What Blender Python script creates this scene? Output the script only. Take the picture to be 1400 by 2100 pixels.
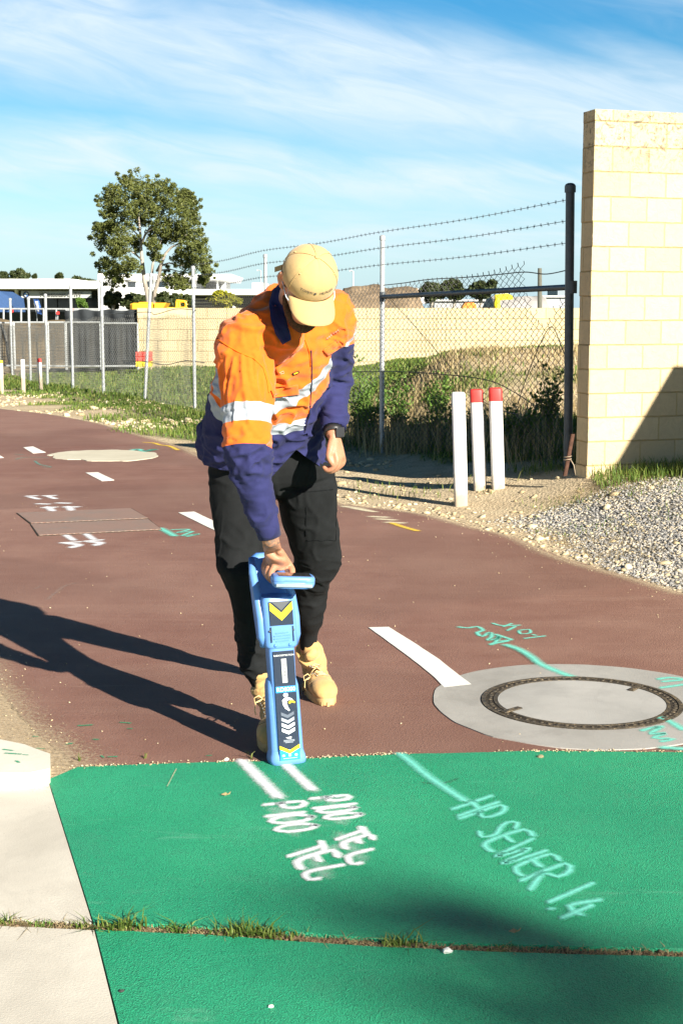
import bpy, bmesh, math, random
import numpy as np
from mathutils import Vector, Matrix, noise as mnoise
for o in list(bpy.data.objects): bpy.data.objects.remove(o)
random.seed(7); RNG = np.random.default_rng(7)
SC = bpy.context.scene; COL = SC.collection
R = math.radians
# ------------------------------------------------------------------ camera
FPX = 3000.0; PITCH = R(7.78); H = 1.5
cd = bpy.data.cameras.new('camera'); cam = bpy.data.objects.new('camera', cd); COL.objects.link(cam)
cam.location = (0, 0, H); cam.rotation_euler = (R(90) - PITCH, 0, 0)
cd.sensor_fit = 'VERTICAL'; cd.sensor_height = 36; cd.sensor_width = 24; cd.lens = FPX / 2100 * 36
cd.clip_start = 0.1; cd.clip_end = 3000; SC.camera = cam
# ------------------------------------------------------------------ light
SUN_AZ = Vector((0.574, -0.819)); SUN_EL = 24.5
sd = bpy.data.lights.new('sun', 'SUN'); sd.energy = 5.0; sd.angle = R(0.5); sd.color = (1.0, 0.93, 0.80)
sun = bpy.data.objects.new('sun', sd); COL.objects.link(sun)
SUNV = Vector((SUN_AZ.x * math.cos(R(SUN_EL)), SUN_AZ.y * math.cos(R(SUN_EL)), math.sin(R(SUN_EL))))
sun.rotation_euler = (-SUNV).to_track_quat('-Z', 'Y').to_euler(); sun.location = (8, -8, 12)
SC.view_settings.view_transform = 'Standard'; SC.view_settings.look = 'None'
SC.cycles.transparent_max_bounces = 48
SC.view_settings.gamma = 1; SC.view_settings.exposure = 1.42
W = bpy.data.worlds.new('World'); SC.world = W; W.use_nodes = True
def build_world():
    nt = W.node_tree; N = nt.nodes; L = nt.links; N.clear()
    def n(t, **k):
        a = N.new(t)
        for q, v in k.items(): setattr(a, q, v)
        return a
    out = n('ShaderNodeOutputWorld'); bg = n('ShaderNodeBackground'); bg.inputs[1].default_value = 0.048
    sky = n('ShaderNodeTexSky', sky_type='NISHITA', sun_disc=False, sun_elevation=R(SUN_EL), sun_rotation=R(145))
    sky.air_density = 1.0; sky.dust_density = 0.3; sky.ozone_density = 2.0
    tc = n('ShaderNodeTexCoord'); sp = n('ShaderNodeSeparateXYZ'); L.new(tc.outputs['Generated'], sp.inputs[0])
    def m(op, a, b=None, c=None, clamp=False):
        x = n('ShaderNodeMath', operation=op); x.use_clamp = clamp
        for i, v in enumerate((a, b, c)):
            if v is None: continue
            if isinstance(v, (int, float)): x.inputs[i].default_value = v
            else: L.new(v, x.inputs[i])
        return x.outputs[0]
    # azimuth-like (x/y) and elevation-like (z/y) coordinates of the sky direction
    ay = m('MAXIMUM', m('ABSOLUTE', sp.outputs[1]), 0.15)
    az = m('DIVIDE', sp.outputs[0], ay); el = m('DIVIDE', sp.outputs[2], ay)
    def noise(sx, sy, sc, det=5, rough=.55, off=0.0, dist=0.0):
        cx = n('ShaderNodeCombineXYZ')
        L.new(m('MULTIPLY', az, sx), cx.inputs[0]); L.new(m('ADD', m('MULTIPLY', el, sy), m('MULTIPLY', az, off)), cx.inputs[1])
        t = n('ShaderNodeTexNoise'); L.new(cx.outputs[0], t.inputs['Vector'])
        t.inputs['Scale'].default_value = sc; t.inputs['Detail'].default_value = det
        t.inputs['Roughness'].default_value = rough; t.inputs['Distortion'].default_value = dist
        return t.outputs[0]
    w1 = noise(1, 3.2, 4.0, 4, .5, .9, .6); w2 = noise(1.0, 5.0, 11.0, 6, .6, 1.2, .8); w3 = noise(1.2, 9.0, 16.0, 5, .6, .7, .5)
    def band(c0, slope, half, soft, warp):
        # soft band around el = c0 + slope*az, warped by the noise
        e = m('SUBTRACT', m('ADD', el, m('MULTIPLY', m('SUBTRACT', w1, 0.5), warp)), m('ADD', m('MULTIPLY', az, slope), c0))
        return m('SUBTRACT', 1.0, m('DIVIDE', m('SUBTRACT', m('ABSOLUTE', e), half), soft), clamp=True)
    b1 = band(0.156, -0.155, 0.020, 0.036, 0.075)
    b2 = band(0.092, -0.075, 0.006, 0.026, 0.05)
    b3 = band(0.052, -0.02, 0.002, 0.03, 0.05)
    b4 = band(0.300, -0.3, 0.01, 0.06, 0.1)
    c1 = m('MULTIPLY', b1, m('ADD', 0.42, m('MULTIPLY', w2, 0.85)))
    c2 = m('MULTIPLY', b2, m('MULTIPLY', w2, 1.5))
    c3 = m('MULTIPLY', b3, m('MULTIPLY', w3, 1.2))
    c4 = m('MULTIPLY', b4, m('MULTIPLY', w2, 0.8))
    cl = m('MAXIMUM', m('MAXIMUM', c1, c2), m('MAXIMUM', c3, c4), clamp=True)
    cl = m('POWER', cl, 1.25)
    cl = m('ADD', cl, m('MULTIPLY', m('SUBTRACT', w2, 0.45), 0.25), clamp=True)
    hz = m('SUBTRACT', 1.0, m('DIVIDE', el, 0.16), clamp=True)
    mixh = n('ShaderNodeMix', data_type='RGBA'); hsv = n('ShaderNodeHueSaturation'); hsv.inputs['Saturation'].default_value = 1.6; L.new(sky.outputs[0], hsv.inputs['Color'])
    L.new(m('MULTIPLY', hz, 0.62), mixh.inputs[0]); L.new(hsv.outputs[0], mixh.inputs[6]); mixh.inputs[7].default_value = (2.7, 5.9, 9.4, 1)
    mix = n('ShaderNodeMix', data_type='RGBA'); L.new(m('MULTIPLY', cl, 0.85), mix.inputs[0]); L.new(mixh.outputs[2], mix.inputs[6])
    mix.inputs[7].default_value = (6.6, 7.6, 8.3, 1)
    # the clear sky overhead is deeper and darker than the bright band near the horizon
    dk = m('SUBTRACT', 1.0, m('MULTIPLY', m('DIVIDE', m('SUBTRACT', sp.outputs[2], 0.24), 0.4, clamp=True), 0.75))
    sc = n('ShaderNodeVectorMath', operation='SCALE'); L.new(mix.outputs[2], sc.inputs[0]); L.new(dk, sc.inputs['Scale'])
    L.new(sc.outputs[0], bg.inputs[0]); L.new(bg.outputs[0], out.inputs[0])
build_world()
# ------------------------------------------------------------------ helpers
def P(px, py, Y=None, z=None):
    """photo pixel (1400 x 2100) -> world point at world depth Y, or on the level z"""
    dx = (px - 700) / FPX; dv = (1050 - py) / FPX
    d = Vector((dx, math.cos(PITCH) + dv * math.sin(PITCH), dv * math.cos(PITCH) - math.sin(PITCH)))
    t = (Y / d.y) if Y is not None else ((z - H) / d.z)
    return Vector((0, 0, H)) + d * t
def G(px, py, z=0.0):
    p = P(px, py, z=z); return (p.x, p.y)
def sm(x):
    x = np.clip(x, 0, 1); return x * x * (3 - 2 * x)
def tag(o, label=None, cat=None, group=None, kind=None):
    if label: o['label'] = label
    if cat: o['category'] = cat
    if group: o['group'] = group
    if kind: o['kind'] = kind
    return o
def empty(name, loc, label=None, cat=None, group=None, rz=0):
    o = bpy.data.objects.new(name, None); COL.objects.link(o); o.location = loc; o.rotation_euler = (0, 0, rz)
    o.empty_display_size = 0.1
    bpy.context.view_layer.update()
    return tag(o, label, cat, group)
class MB:
    """collects geometry in world coordinates, links it as one object"""
    def __init__(s): s.v = []; s.f = []; s.m = []; s.mi = 0; s.uvd = None
    def add(s, vs, fs, mi=None):
        b = len(s.v); s.v += [tuple(x) for x in vs]; s.f += [tuple(b + i for i in f) for f in fs]
        s.m += [s.mi if mi is None else mi] * len(fs); return s
    def box(s, c, size, M=None, bev=0.0, mi=None):
        x, y, z = size[0] / 2, size[1] / 2, size[2] / 2
        c = Vector(c)
        if bev <= 0:
            vs = [Vector((a * x, b * y, d * z)) for a in (-1, 1) for b in (-1, 1) for d in (-1, 1)]
            fs = [(0, 1, 3, 2), (4, 6, 7, 5), (0, 4, 5, 1), (2, 3, 7, 6), (0, 2, 6, 4), (1, 5, 7, 3)]
        else:
            bm = bmesh.new(); bmesh.ops.create_cube(bm, size=1.0)
            for v in bm.verts: v.co = Vector((v.co.x * size[0], v.co.y * size[1], v.co.z * size[2]))
            bmesh.ops.bevel(bm, geom=bm.edges[:], offset=bev, segments=3, profile=.5, affect='EDGES')
            bm.verts.ensure_lookup_table(); vs = [v.co.copy() for v in bm.verts]; fs = [tuple(v.index for v in f.verts) for f in bm.faces]; bm.free()
        if M is not None: vs = [M @ v for v in vs]
        return s.add([v + c for v in vs], fs, mi)
    def hexa(s, pts, mi=None):  # 8 points: bottom 4 ccw, top 4 ccw
        return s.add(pts, [(3, 2, 1, 0), (4, 5, 6, 7), (0, 1, 5, 4), (1, 2, 6, 5), (2, 3, 7, 6), (3, 0, 4, 7)], mi)
    def tube(s, pts, r, n=8, caps=True, mi=None):
        pts = [Vector(p) for p in pts]
        rs = r if isinstance(r, (list, tuple)) else [r] * len(pts)
        up = None; vs = []; fs = []
        for i, p in enumerate(pts):
            t = (pts[min(i + 1, len(pts) - 1)] - pts[max(i - 1, 0)])
            if t.length < 1e-9: t = Vector((0, 0, 1))
            t.normalize()
            if up is None:
                up = Vector((0, 0, 1)) if abs(t.z) < .9 else Vector((1, 0, 0))
            a = t.cross(up)
            if a.length < 1e-6: a = t.orthogonal()
            a.normalize(); b = a.cross(t); up = b
            for k in range(n):
                q = 2 * math.pi * k / n; vs.append(p + (a * math.cos(q) + b * math.sin(q)) * rs[i])
        for i in range(len(pts) - 1):
            for k in range(n):
                k2 = (k + 1) % n; fs.append((i * n + k, i * n + k2, (i + 1) * n + k2, (i + 1) * n + k))
        if caps: fs.append(tuple(range(n))); fs.append(tuple((len(pts) - 1) * n + k for k in reversed(range(n))))
        return s.add(vs, fs, mi)
    def loft(s, secs, n=24, mi=None, caps=True):
        """secs: (center, axis_a, axis_b) with full half-axes vectors"""
        vs = []; fs = []
        for c, a, b in secs:
            for k in range(n):
                q = 2 * math.pi * k / n; vs.append(Vector(c) + Vector(a) * math.cos(q) + Vector(b) * math.sin(q))
        m = len(secs)
        for i in range(m - 1):
            for k in range(n):
                k2 = (k + 1) % n; fs.append((i * n + k, i * n + k2, (i + 1) * n + k2, (i + 1) * n + k))
        if caps: fs.append(tuple(reversed(range(n)))); fs.append(tuple((m - 1) * n + k for k in range(n)))
        return s.add(vs, fs, mi)
    def ball(s, c, r, n=12, M=None, mi=None):
        r = r if hasattr(r, '__len__') else (r, r, r); c = Vector(c); vs = []; fs = []
        m = max(4, n // 2)
        for i in range(1, m):
            a = math.pi * i / m
            for k in range(n):
                q = 2 * math.pi * k / n; v = Vector((r[0] * math.sin(a) * math.cos(q), r[1] * math.sin(a) * math.sin(q), r[2] * math.cos(a)))
                vs.append((M @ v if M is not None else v) + c)
        t = Vector((0, 0, r[2])); t = M @ t if M is not None else t
        T = len(vs); vs += [c + t, c - t]
        for i in range(m - 2):
            for k in range(n):
                k2 = (k + 1) % n; fs.append((i * n + k, (i + 1) * n + k, (i + 1) * n + k2, i * n + k2))
        for k in range(n):
            k2 = (k + 1) % n; fs.append((T, k, k2)); fs.append((T + 1, (m - 2) * n + k2, (m - 2) * n + k))
        return s.add(vs, fs, mi)
    def prism(s, poly, z0, z1, mi=None):
        n = len(poly); vs = [(x, y, z0) for x, y in poly] + [(x, y, z1) for x, y in poly]
        fs = [tuple(reversed(range(n))), tuple(range(n, 2 * n))] + [(i, (i + 1) % n, n + (i + 1) % n, n + i) for i in range(n)]
        return s.add(vs, fs, mi)
    def build(s, name, mats, parent=None, smooth=False, recalc=True):
        me = bpy.data.meshes.new(name); me.from_pydata(s.v, [], s.f)
        mats = mats if isinstance(mats, (list, tuple)) else [mats]
        for m in mats: me.materials.append(m)
        me.polygons.foreach_set('material_index', s.m)
        if recalc:
            bm = bmesh.new(); bm.from_mesh(me); bmesh.ops.recalc_face_normals(bm, faces=bm.faces); bm.to_mesh(me); bm.free()
        if smooth: me.polygons.foreach_set('use_smooth', [True] * len(me.polygons))
        o = bpy.data.objects.new(name, me); COL.objects.link(o)
        if parent is not None: attach(o, parent)
        return o
def attach(o, parent):
    o.parent = parent
    o.matrix_parent_inverse = parent.matrix_world.inverted()
def world_of(p):
    return p.matrix_world
def auto_smooth(o, ang=35):
    me = o.data
    try: me.set_sharp_from_angle(angle=R(ang))
    except Exception: pass
    me.polygons.foreach_set('use_smooth', [True] * len(me.polygons))
    return o
def npmesh(name, V, F, mat, parent=None, smooth=False):
    """V (n,3) float array, F (m,k) int array"""
    me = bpy.data.meshes.new(name); k = F.shape[1]
    me.vertices.add(len(V)); me.vertices.foreach_set('co', np.asarray(V, dtype=np.float32).ravel())
    me.loops.add(F.size); me.loops.foreach_set('vertex_index', F.astype(np.int32).ravel())
    me.polygons.add(len(F)); me.polygons.foreach_set('loop_start', np.arange(0, F.size, k, dtype=np.int32))
    me.polygons.foreach_set('loop_total', np.full(len(F), k, dtype=np.int32))
    if smooth: me.polygons.foreach_set('use_smooth', np.ones(len(F), dtype=bool))
    me.update(calc_edges=True); me.materials.append(mat)
    o = bpy.data.objects.new(name, me); COL.objects.link(o)
    if parent is not None: attach(o, parent)
    return o
# ------------------------------------------------------------------ materials
class NT:
    def __init__(s, name, rough=.8, spec=.3):
        s.mat = bpy.data.materials.new(name); s.mat.use_nodes = True; s.nt = s.mat.node_tree; s.N = s.nt.nodes; s.L = s.nt.links
        s.b = s.N['Principled BSDF']; s.b.inputs['Roughness'].default_value = rough; s.b.inputs['Specular IOR Level'].default_value = spec
        s.tc = None
    def n(s, t, **k):
        a = s.N.new(t)
        for q, v in k.items(): setattr(a, q, v)
        return a
    def setv(s, sock, v):
        if hasattr(v, 'is_output') or isinstance(v, bpy.types.NodeSocket): s.L.new(v, sock)
        elif isinstance(v, (tuple, list)): sock.default_value = (*v, 1) if len(v) == 3 and sock.type == 'RGBA' else v
        else: sock.default_value = v
    def pos(s):
        if s.tc is None: s.tc = s.n('ShaderNodeNewGeometry')
        return s.tc.outputs['Position']
    def noise(s, scale, det=4, rough=.55, vec=None, dist=0, sxyz=None):
        v = vec or s.pos()
        if sxyz:
            mp = s.n('ShaderNodeMapping'); s.L.new(v, mp.inputs[0]); mp.inputs['Scale'].default_value = sxyz; v = mp.outputs[0]
        t = s.n('ShaderNodeTexNoise'); s.L.new(v, t.inputs['Vector'])
        t.inputs['Scale'].default_value = scale; t.inputs['Detail'].default_value = det; t.inputs['Roughness'].default_value = rough; t.inputs['Distortion'].default_value = dist
        return t.outputs[0]
    def voro(s, scale, feat='F1', out='Distance', vec=None, rnd=1):
        t = s.n('ShaderNodeTexVoronoi', feature=feat); s.L.new(vec or s.pos(), t.inputs['Vector']); t.inputs['Scale'].default_value = scale
        t.inputs['Randomness'].default_value = rnd
        return t.outputs[out]
    def math(s, op, a, b=None, c=None, clamp=False):
        x = s.n('ShaderNodeMath', operation=op); x.use_clamp = clamp
        for i, v in enumerate((a, b, c)):
            if v is not None: s.setv(x.inputs[i], v)
        return x.outputs[0]
    def ramp(s, f, stops, interp='LINEAR'):
        r = s.n('ShaderNodeValToRGB'); s.L.new(f, r.inputs[0]); cr = r.color_ramp; cr.interpolation = interp
        while len(cr.elements) < len(stops): cr.elements.new(.5)
        for e, (p, c) in zip(cr.elements, stops):
            e.position = p; e.color = (*c, 1) if hasattr(c, '__len__') else (c, c, c, 1)
        return r.outputs[0]
    def mix(s, fac, a, b, mode='MIX'):
        x = s.n('ShaderNodeMix', data_type='RGBA', blend_type=mode)
        s.setv(x.inputs[0], fac); s.setv(x.inputs[6], a); s.setv(x.inputs[7], b); return x.outputs[2]
    def bump(s, h, strength=.5, dist=.01, prev=None):
        x = s.n('ShaderNodeBump'); x.inputs['Strength'].default_value = strength; x.inputs['Distance'].default_value = dist
        s.setv(x.inputs['Height'], h)
        if prev is not None: s.L.new(prev, x.inputs['Normal'])
        s.L.new(x.outputs[0], s.b.inputs['Normal']); return x.outputs[0]
    def col(s, v): s.setv(s.b.inputs['Base Color'], v); return s
    def attr(s, name):
        a = s.n('ShaderNodeAttribute', attribute_name=name); return a
    def island(s):
        g = s.n('ShaderNodeNewGeometry'); return g.outputs['Random Per Island']
    def xyz(s, v=None):
        a = s.n('ShaderNodeSeparateXYZ'); s.L.new(v or s.pos(), a.inputs[0]); return a.outputs
def simple(name, c, rough=.6, spec=.4, metal=0, var=.15, vs=8, bump=0, bs=60, bd=.002):
    t = NT(name, rough, spec); t.b.inputs['Metallic'].default_value = metal
    f = t.noise(vs, 5, .6)
    d = tuple(x * (1 - var) for x in c); e = tuple(min(1, x * (1 + var)) for x in c)
    t.col(t.ramp(f, [(.3, d), (.7, e)]))
    if bump: t.bump(t.noise(bs, 3), bump, bd)
    return t.mat
def leafmat(name, stops, rough=.6, trans=.25):
    t = NT(name, rough, .3); f = t.math('ADD', t.math('MULTIPLY', t.island(), .6), t.math('MULTIPLY', t.noise(.6, 3), .4))
    c = t.ramp(f, stops); t.col(c)
    tr = t.n('ShaderNodeBsdfTranslucent'); t.L.new(c, tr.inputs[0]); ms = t.n('ShaderNodeMixShader'); ms.inputs[0].default_value = trans
    out = t.N['Material Output']; t.L.new(t.b.outputs[0], ms.inputs[1]); t.L.new(tr.outputs[0], ms.inputs[2]); t.L.new(ms.outputs[0], out.inputs[0])
    return t.mat
def mat_asphalt(name, c0, c1, dust, grain=1.0, dusta=.5, speck=.5):
    t = NT(name, .78, .4)
    big = t.noise(.55, 5, .6, sxyz=(1, .6, 1)); mid = t.noise(3.2, 6, .65); fine = t.noise(260, 2, .7)
    vd = t.voro(150); c = t.mix(t.ramp(mid, [(.3, 0), (.75, 1)]), c0, c1)
    c = t.mix(t.math('MULTIPLY', t.ramp(big, [(.42, 0), (.72, 1)]), dusta), c, dust)
    st = t.noise(1.1, 6, .7, sxyz=(.35, 2.6, 1), dist=.8)
    c = t.mix(t.math('MULTIPLY', t.ramp(st, [(.5, 0), (.75, 1)]), dusta * .6), c, dust)
    c = t.mix(t.math('MULTIPLY', t.ramp(fine, [(.35, 1), (.6, 0)]), .45), c, tuple(x * .55 for x in c0))
    sp = t.math('MULTIPLY', t.ramp(t.voro(85), [(.0, 1), (.17, 0)]), t.ramp(t.noise(1.9, 6, .8), [(.44, .12), (.62, 1)]))
    c = t.mix(t.math('MULTIPLY', sp, speck), c, (.46, .38, .30))
    sp2 = t.math('MULTIPLY', t.ramp(t.voro(17), [(.0, 1), (.035, 0)]), t.ramp(t.noise(.9, 3, .7), [(.5, 0), (.55, 1)]))
    c = t.mix(sp2, c, (.60, .52, .42))
    dm = t.noise(.8, 2, .5, sxyz=(.25, 1.4, 1), dist=1.5); arc = t.math('SUBTRACT', 1.0, t.math('MULTIPLY', t.math('ABSOLUTE', t.math('SUBTRACT', dm, .5)), 160.0), clamp=True)
    c = t.mix(t.math('MULTIPLY', t.math('MULTIPLY', arc, t.ramp(t.noise(.7, 2), [(.5, 0), (.6, 1)])), .3), c, dust)
    pt = t.ramp(t.noise(.33, 2, .4), [(.49, 0), (.52, 1)]); c = t.mix(t.math('MULTIPLY', pt, .30), c, tuple(x * .6 for x in c0))
    c = t.mix(t.math('MULTIPLY', t.ramp(t.noise(420, 2, .8), [(.58, 0), (.72, 1)]), .35), c, (.42, .27, .22))
    t.col(c)
    h = t.math('ADD', t.math('MULTIPLY', vd, .8), fine)
    t.bump(h, min(1, .55 * grain), .004)
    return t.mat
M = {}
M['asphalt'] = mat_asphalt('red_asphalt', (.185, .084, .060), (.25, .128, .096), (.36, .225, .172), 1.0, .6, .9)
def mat_green():
    t = NT('green_paint', .62, .35)
    mid = t.noise(2.2, 5, .6); fine = t.noise(210, 3, .75); vd = t.voro(260); wear = t.noise(5, 8, .75, dist=.6)
    c = t.mix(t.ramp(mid, [(.3, 0), (.7, 1)]), (.016, .33, .155), (.03, .39, .195))
    c = t.mix(t.math('MULTIPLY', t.ramp(t.noise(.9, 4, .6), [(.35, 1), (.6, 0)]), .55), c, (.006, .25, .135))
    c = t.mix(t.math('MULTIPLY', t.ramp(wear, [(.53, 0), (.72, 1)]), .5), c, (.055, .29, .17))
    c = t.mix(t.math('MULTIPLY', t.ramp(fine, [(.3, 1), (.52, 0)]), .75), c, (.004, .075, .045))
    c = t.mix(t.math('MULTIPLY', t.ramp(t.noise(240, 2, .6), [(.66, 0), (.74, 1)]), .7), c, (.14, .4, .27))
    pm = t.ramp(t.noise(1.7, 5, .7), [(.35, .25), (.65, 1)])
    c = t.mix(t.math('MULTIPLY', t.math('MULTIPLY', t.ramp(t.voro(120), [(.0, 1), (.20, 0)]), pm), .8), c, (.003, .07, .04))
    c = t.mix(t.math('MULTIPLY', t.math('MULTIPLY', t.ramp(t.noise(95, 4, .8), [(.58, 0), (.68, 1)]), pm), .45), c, (.10, .46, .30))
    sc_ = t.noise(3.5, 7, .75, sxyz=(.4, 2.2, 1), dist=1.2); c = t.mix(t.math('MULTIPLY', t.ramp(sc_, [(.60, 0), (.72, 1)]), .45), c, (.16, .40, .28))
    sp = t.math('MULTIPLY', t.ramp(t.voro(19), [(.0, 1), (.05, 0)]), t.ramp(t.noise(2.6, 3), [(.5, 0), (.6, 1)]))
    c = t.mix(sp, c, (.25, .3, .22)); t.col(c)
    t.bump(t.math('ADD', vd, t.math('MULTIPLY', fine, 1.2)), .75, .005); return t.mat
M['green'] = mat_green()
def mat_concrete(name, a, b, stain=.35, pit=.5):
    t = NT(name, .9, .2); c = t.mix(t.ramp(t.noise(2.5, 7, .65), [(.3, 0), (.7, 1)]), a, b)
    c = t.mix(t.math('MULTIPLY', t.ramp(t.noise(1.0, 6, .7, dist=.7), [(.5, 0), (.7, 1)]), stain), c, tuple(x * .6 for x in a))
    c = t.mix(t.math('MULTIPLY', t.ramp(t.voro(24), [(.0, 1), (.07, 0)]), pit), c, (.07, .055, .045))
    c = t.mix(t.math('MULTIPLY', t.noise(300, 2), .25), c, tuple(x * .6 for x in a))
    c = t.mix(t.math('MULTIPLY', t.ramp(t.voro(70), [(.0, 1), (.13, 0)]), pit), c, tuple(x * .45 for x in a))
    c = t.mix(t.math('MULTIPLY', t.ramp(t.noise(.8, 8, .75, dist=1.6), [(.55, 0), (.6, 1)]), stain * .5), c, tuple(x * .7 for x in a)); t.col(c)
    t.bump(t.noise(150, 4, .7), .4, .003); return t.mat
M['concrete'] = mat_concrete('footpath_concrete', (.52, .485, .42), (.66, .62, .54))
M['concrete2'] = mat_concrete('surround_concrete', (.30, .29, .27), (.40, .39, .37), .55, .5)
M['kerbwhite'] = mat_concrete('kerb_concrete', (.60, .58, .50), (.72, .70, .62), .25, .3)
def mat_spray(name, c, thr=.62, fuzz=.5, gr=1.3):
    """spray paint: alpha falls off towards the stroke's edge and is broken by the grain of the ground"""
    t = NT(name, .75, .3); t.col(t.mix(t.math('MULTIPLY', t.noise(90, 3), .35), c, tuple(x * .75 for x in c)))
    a = t.attr('edge').outputs['Fac']
    nz = t.math('ADD', t.math('MULTIPLY', t.noise(230, 3, .75), .6), t.math('MULTIPLY', t.noise(60, 2, .6), .4))
    v = t.math('ADD', t.math('SUBTRACT', thr, a), t.math('MULTIPLY', t.math('SUBTRACT', nz, .5), gr))
    al = t.math('MULTIPLY', t.math('DIVIDE', v, fuzz), 1.0, clamp=True)
    t.L.new(al, t.b.inputs['Alpha']); return t.mat
M['spray_white'] = mat_spray('white_spray_paint', (.82, .84, .88), .78, .7, 1.0)
M['over_white'] = mat_spray('white_overspray', (.75, .80, .82), .42, 2.2, 1.2)
M['sand_drift'] = mat_spray('drifted_sand', (.58, .46, .31), .42, .8, 2.4)
M['spray_teal'] = mat_spray('teal_spray_paint', (.18, .68, .56), .84, .9, 1.1)
M['spray_teal_faint'] = mat_spray('faded_teal_spray_paint', (.10, .42, .36), .42, .8)
M['spray_red'] = mat_spray('red_spray_paint', (.6, .07, .04), .3, 1.0)
M['spray_yellow'] = mat_spray('yellow_spray_paint', (.75, .50, .06), .6, .5)
M['spray_cream'] = mat_spray('cream_spray_paint', (.70, .62, .42), .45, .7)
M['spray_grey'] = mat_spray('worn_grey_paint', (.42, .38, .33), .2, 1.2)
M['spray_dark'] = mat_spray('dark_stain', (.06, .03, .04), .35, 1.2)
def mat_line():
    t = NT('line_paint', .7, .3); c = t.mix(t.math('MULTIPLY', t.noise(40, 5, .7), .35), (.78, .76, .70), (.6, .57, .5)); t.col(c)
    al = t.ramp(t.noise(130, 5, .75), [(.28, 0), (.33, 1)]); t.L.new(al, t.b.inputs['Alpha']); t.bump(t.noise(200, 3), .3, .003); return t.mat
M['line'] = mat_line()
# ------------------------------------------------------------------ ground layout
FENCE = [(1.85, 11.9), (.43, 15.6), (-.99, 19.3), (-2.30, 23.0), (-3.56, 26.5), (-4.78, 29.5), (-5.98, 32.7), (-7.28, 36.4), (-8.46, 40.0), (-9.85, 44.0), (-11.15, 48.0)]
edge_r = [G(2300, 1560), G(1900, 1400), G(1600, 1280), G(1400, 1217), G(1300, 1186), G(1150, 1143), G(1050, 1100), G(960, 1078), G(870, 1054), G(780, 1042), G(700, 1033), G(560, 988), G(415, 936), G(370, 916), G(300, 896), G(200, 867), G(100, 849), G(0, 838), (-9, 28), (-13, 33)]
edge_l = [(-20, 34), (-16, 30), (-12, 25.5), (-8.5, 20.5), (-5.8, 16.2), (-4.1, 13), (-2.9, 10), (-2.0, 7.5), G(-20, 1375), G(8, 1420), G(28, 1458), G(62, 1492), G(118, 1530), G(150, 1558), G(160, 1574)]
def rough_line(pts, step=.06, amp=.012, seed=0):
    out = []
    for i in range(len(pts) - 1):
        a = Vector((*pts[i], 0)); b = Vector((*pts[i + 1], 0)); L = (b - a).length; n = max(1, int(min(L / step, 60)))
        for k in range(n):
            p = a.lerp(b, k / n); q = mnoise.noise_vector(Vector((p.x * 4 + seed, p.y * 4, 0))) * amp + mnoise.noise_vector(Vector((p.x * 19 + seed, p.y * 19, 0))) * amp * .6
            out.append((p.x + q.x, p.y + q.y))
    out.append(tuple(pts[-1])); return out
seam = [G(160, 1574), G(330, 1567), G(560, 1561), G(700, 1552), G(830, 1547), G(1100, 1541), G(1400, 1543), (6.0, 4.86)]
seam_r = rough_line(seam, .04, .007, 3)
er = rough_line(list(reversed([(6.0, 4.86), (5.5, 5.3)] + edge_r[1:])), .08, .025, 5)
el = rough_line(edge_l, .05, .025, 9)
path_poly = el[:-1] + seam_r[:-1] + [(6.0, 4.86)] + list(reversed(er))[1:]
PP = np.array(path_poly)
def poly_sdf(x, y, poly):
    """signed distance (positive outside) to a closed polygon"""
    p = np.stack([x, y], -1); d = np.full(x.shape, 1e9); ins = np.zeros(x.shape, bool); n = len(poly)
    for i in range(n):
        a = poly[i]; b = poly[(i + 1) % n]; e = b - a; w = p - a
        t = np.clip((w @ e) / max(e @ e, 1e-12), 0, 1)[..., None]; q = w - t * e; d = np.minimum(d, (q ** 2).sum(-1))
        c = (a[1] > p[..., 1]) != (b[1] > p[..., 1])
        if abs(b[1] - a[1]) > 1e-12:
            ins ^= c & (p[..., 0] < (b[0] - a[0]) * (p[..., 1] - a[1]) / (b[1] - a[1]) + a[0])
    d = np.sqrt(d); return np.where(ins, -d, d)
coarse_poly = np.array(edge_l + [G(830, 1547), (6.0, 4.86)] + [(5.5, 5.3)] + edge_r[1:])
FN = np.array(FENCE)
def fence_side(x, y):
    """distance beyond the fence line (positive on its far side)"""
    Y = np.clip(y, 5, 60); fx = np.interp(Y, FN[:, 1], FN[:, 0]); fx = np.where(Y < 11.9, 1.85 + (11.9 - Y) * .383, fx)
    return (x - fx) * .93
def vnoise(x, y, s, seed=0.0, oct=3):
    out = np.zeros(len(x)); a = 1.0; tot = 0
    for o in range(oct):
        f = s * 2 ** o
        out += a * np.array([mnoise.noise(Vector((xx * f + seed, yy * f - seed, o * 7.1))) for xx, yy in zip(x, y)]); tot += a; a *= .5
    return out / tot
def fnoise(x, y, s, seed=0):
    """cheap smooth pseudo noise from sines, -1..1"""
    r = np.random.default_rng(seed + 11); out = 0
    for k in range(7):
        a = r.uniform(0, 6.28); f = s * r.uniform(.6, 1.8); ph = r.uniform(0, 6.28)
        out = out + np.sin((x * math.cos(a) + y * math.sin(a)) * f + ph)
    return out / 4.0
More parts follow.
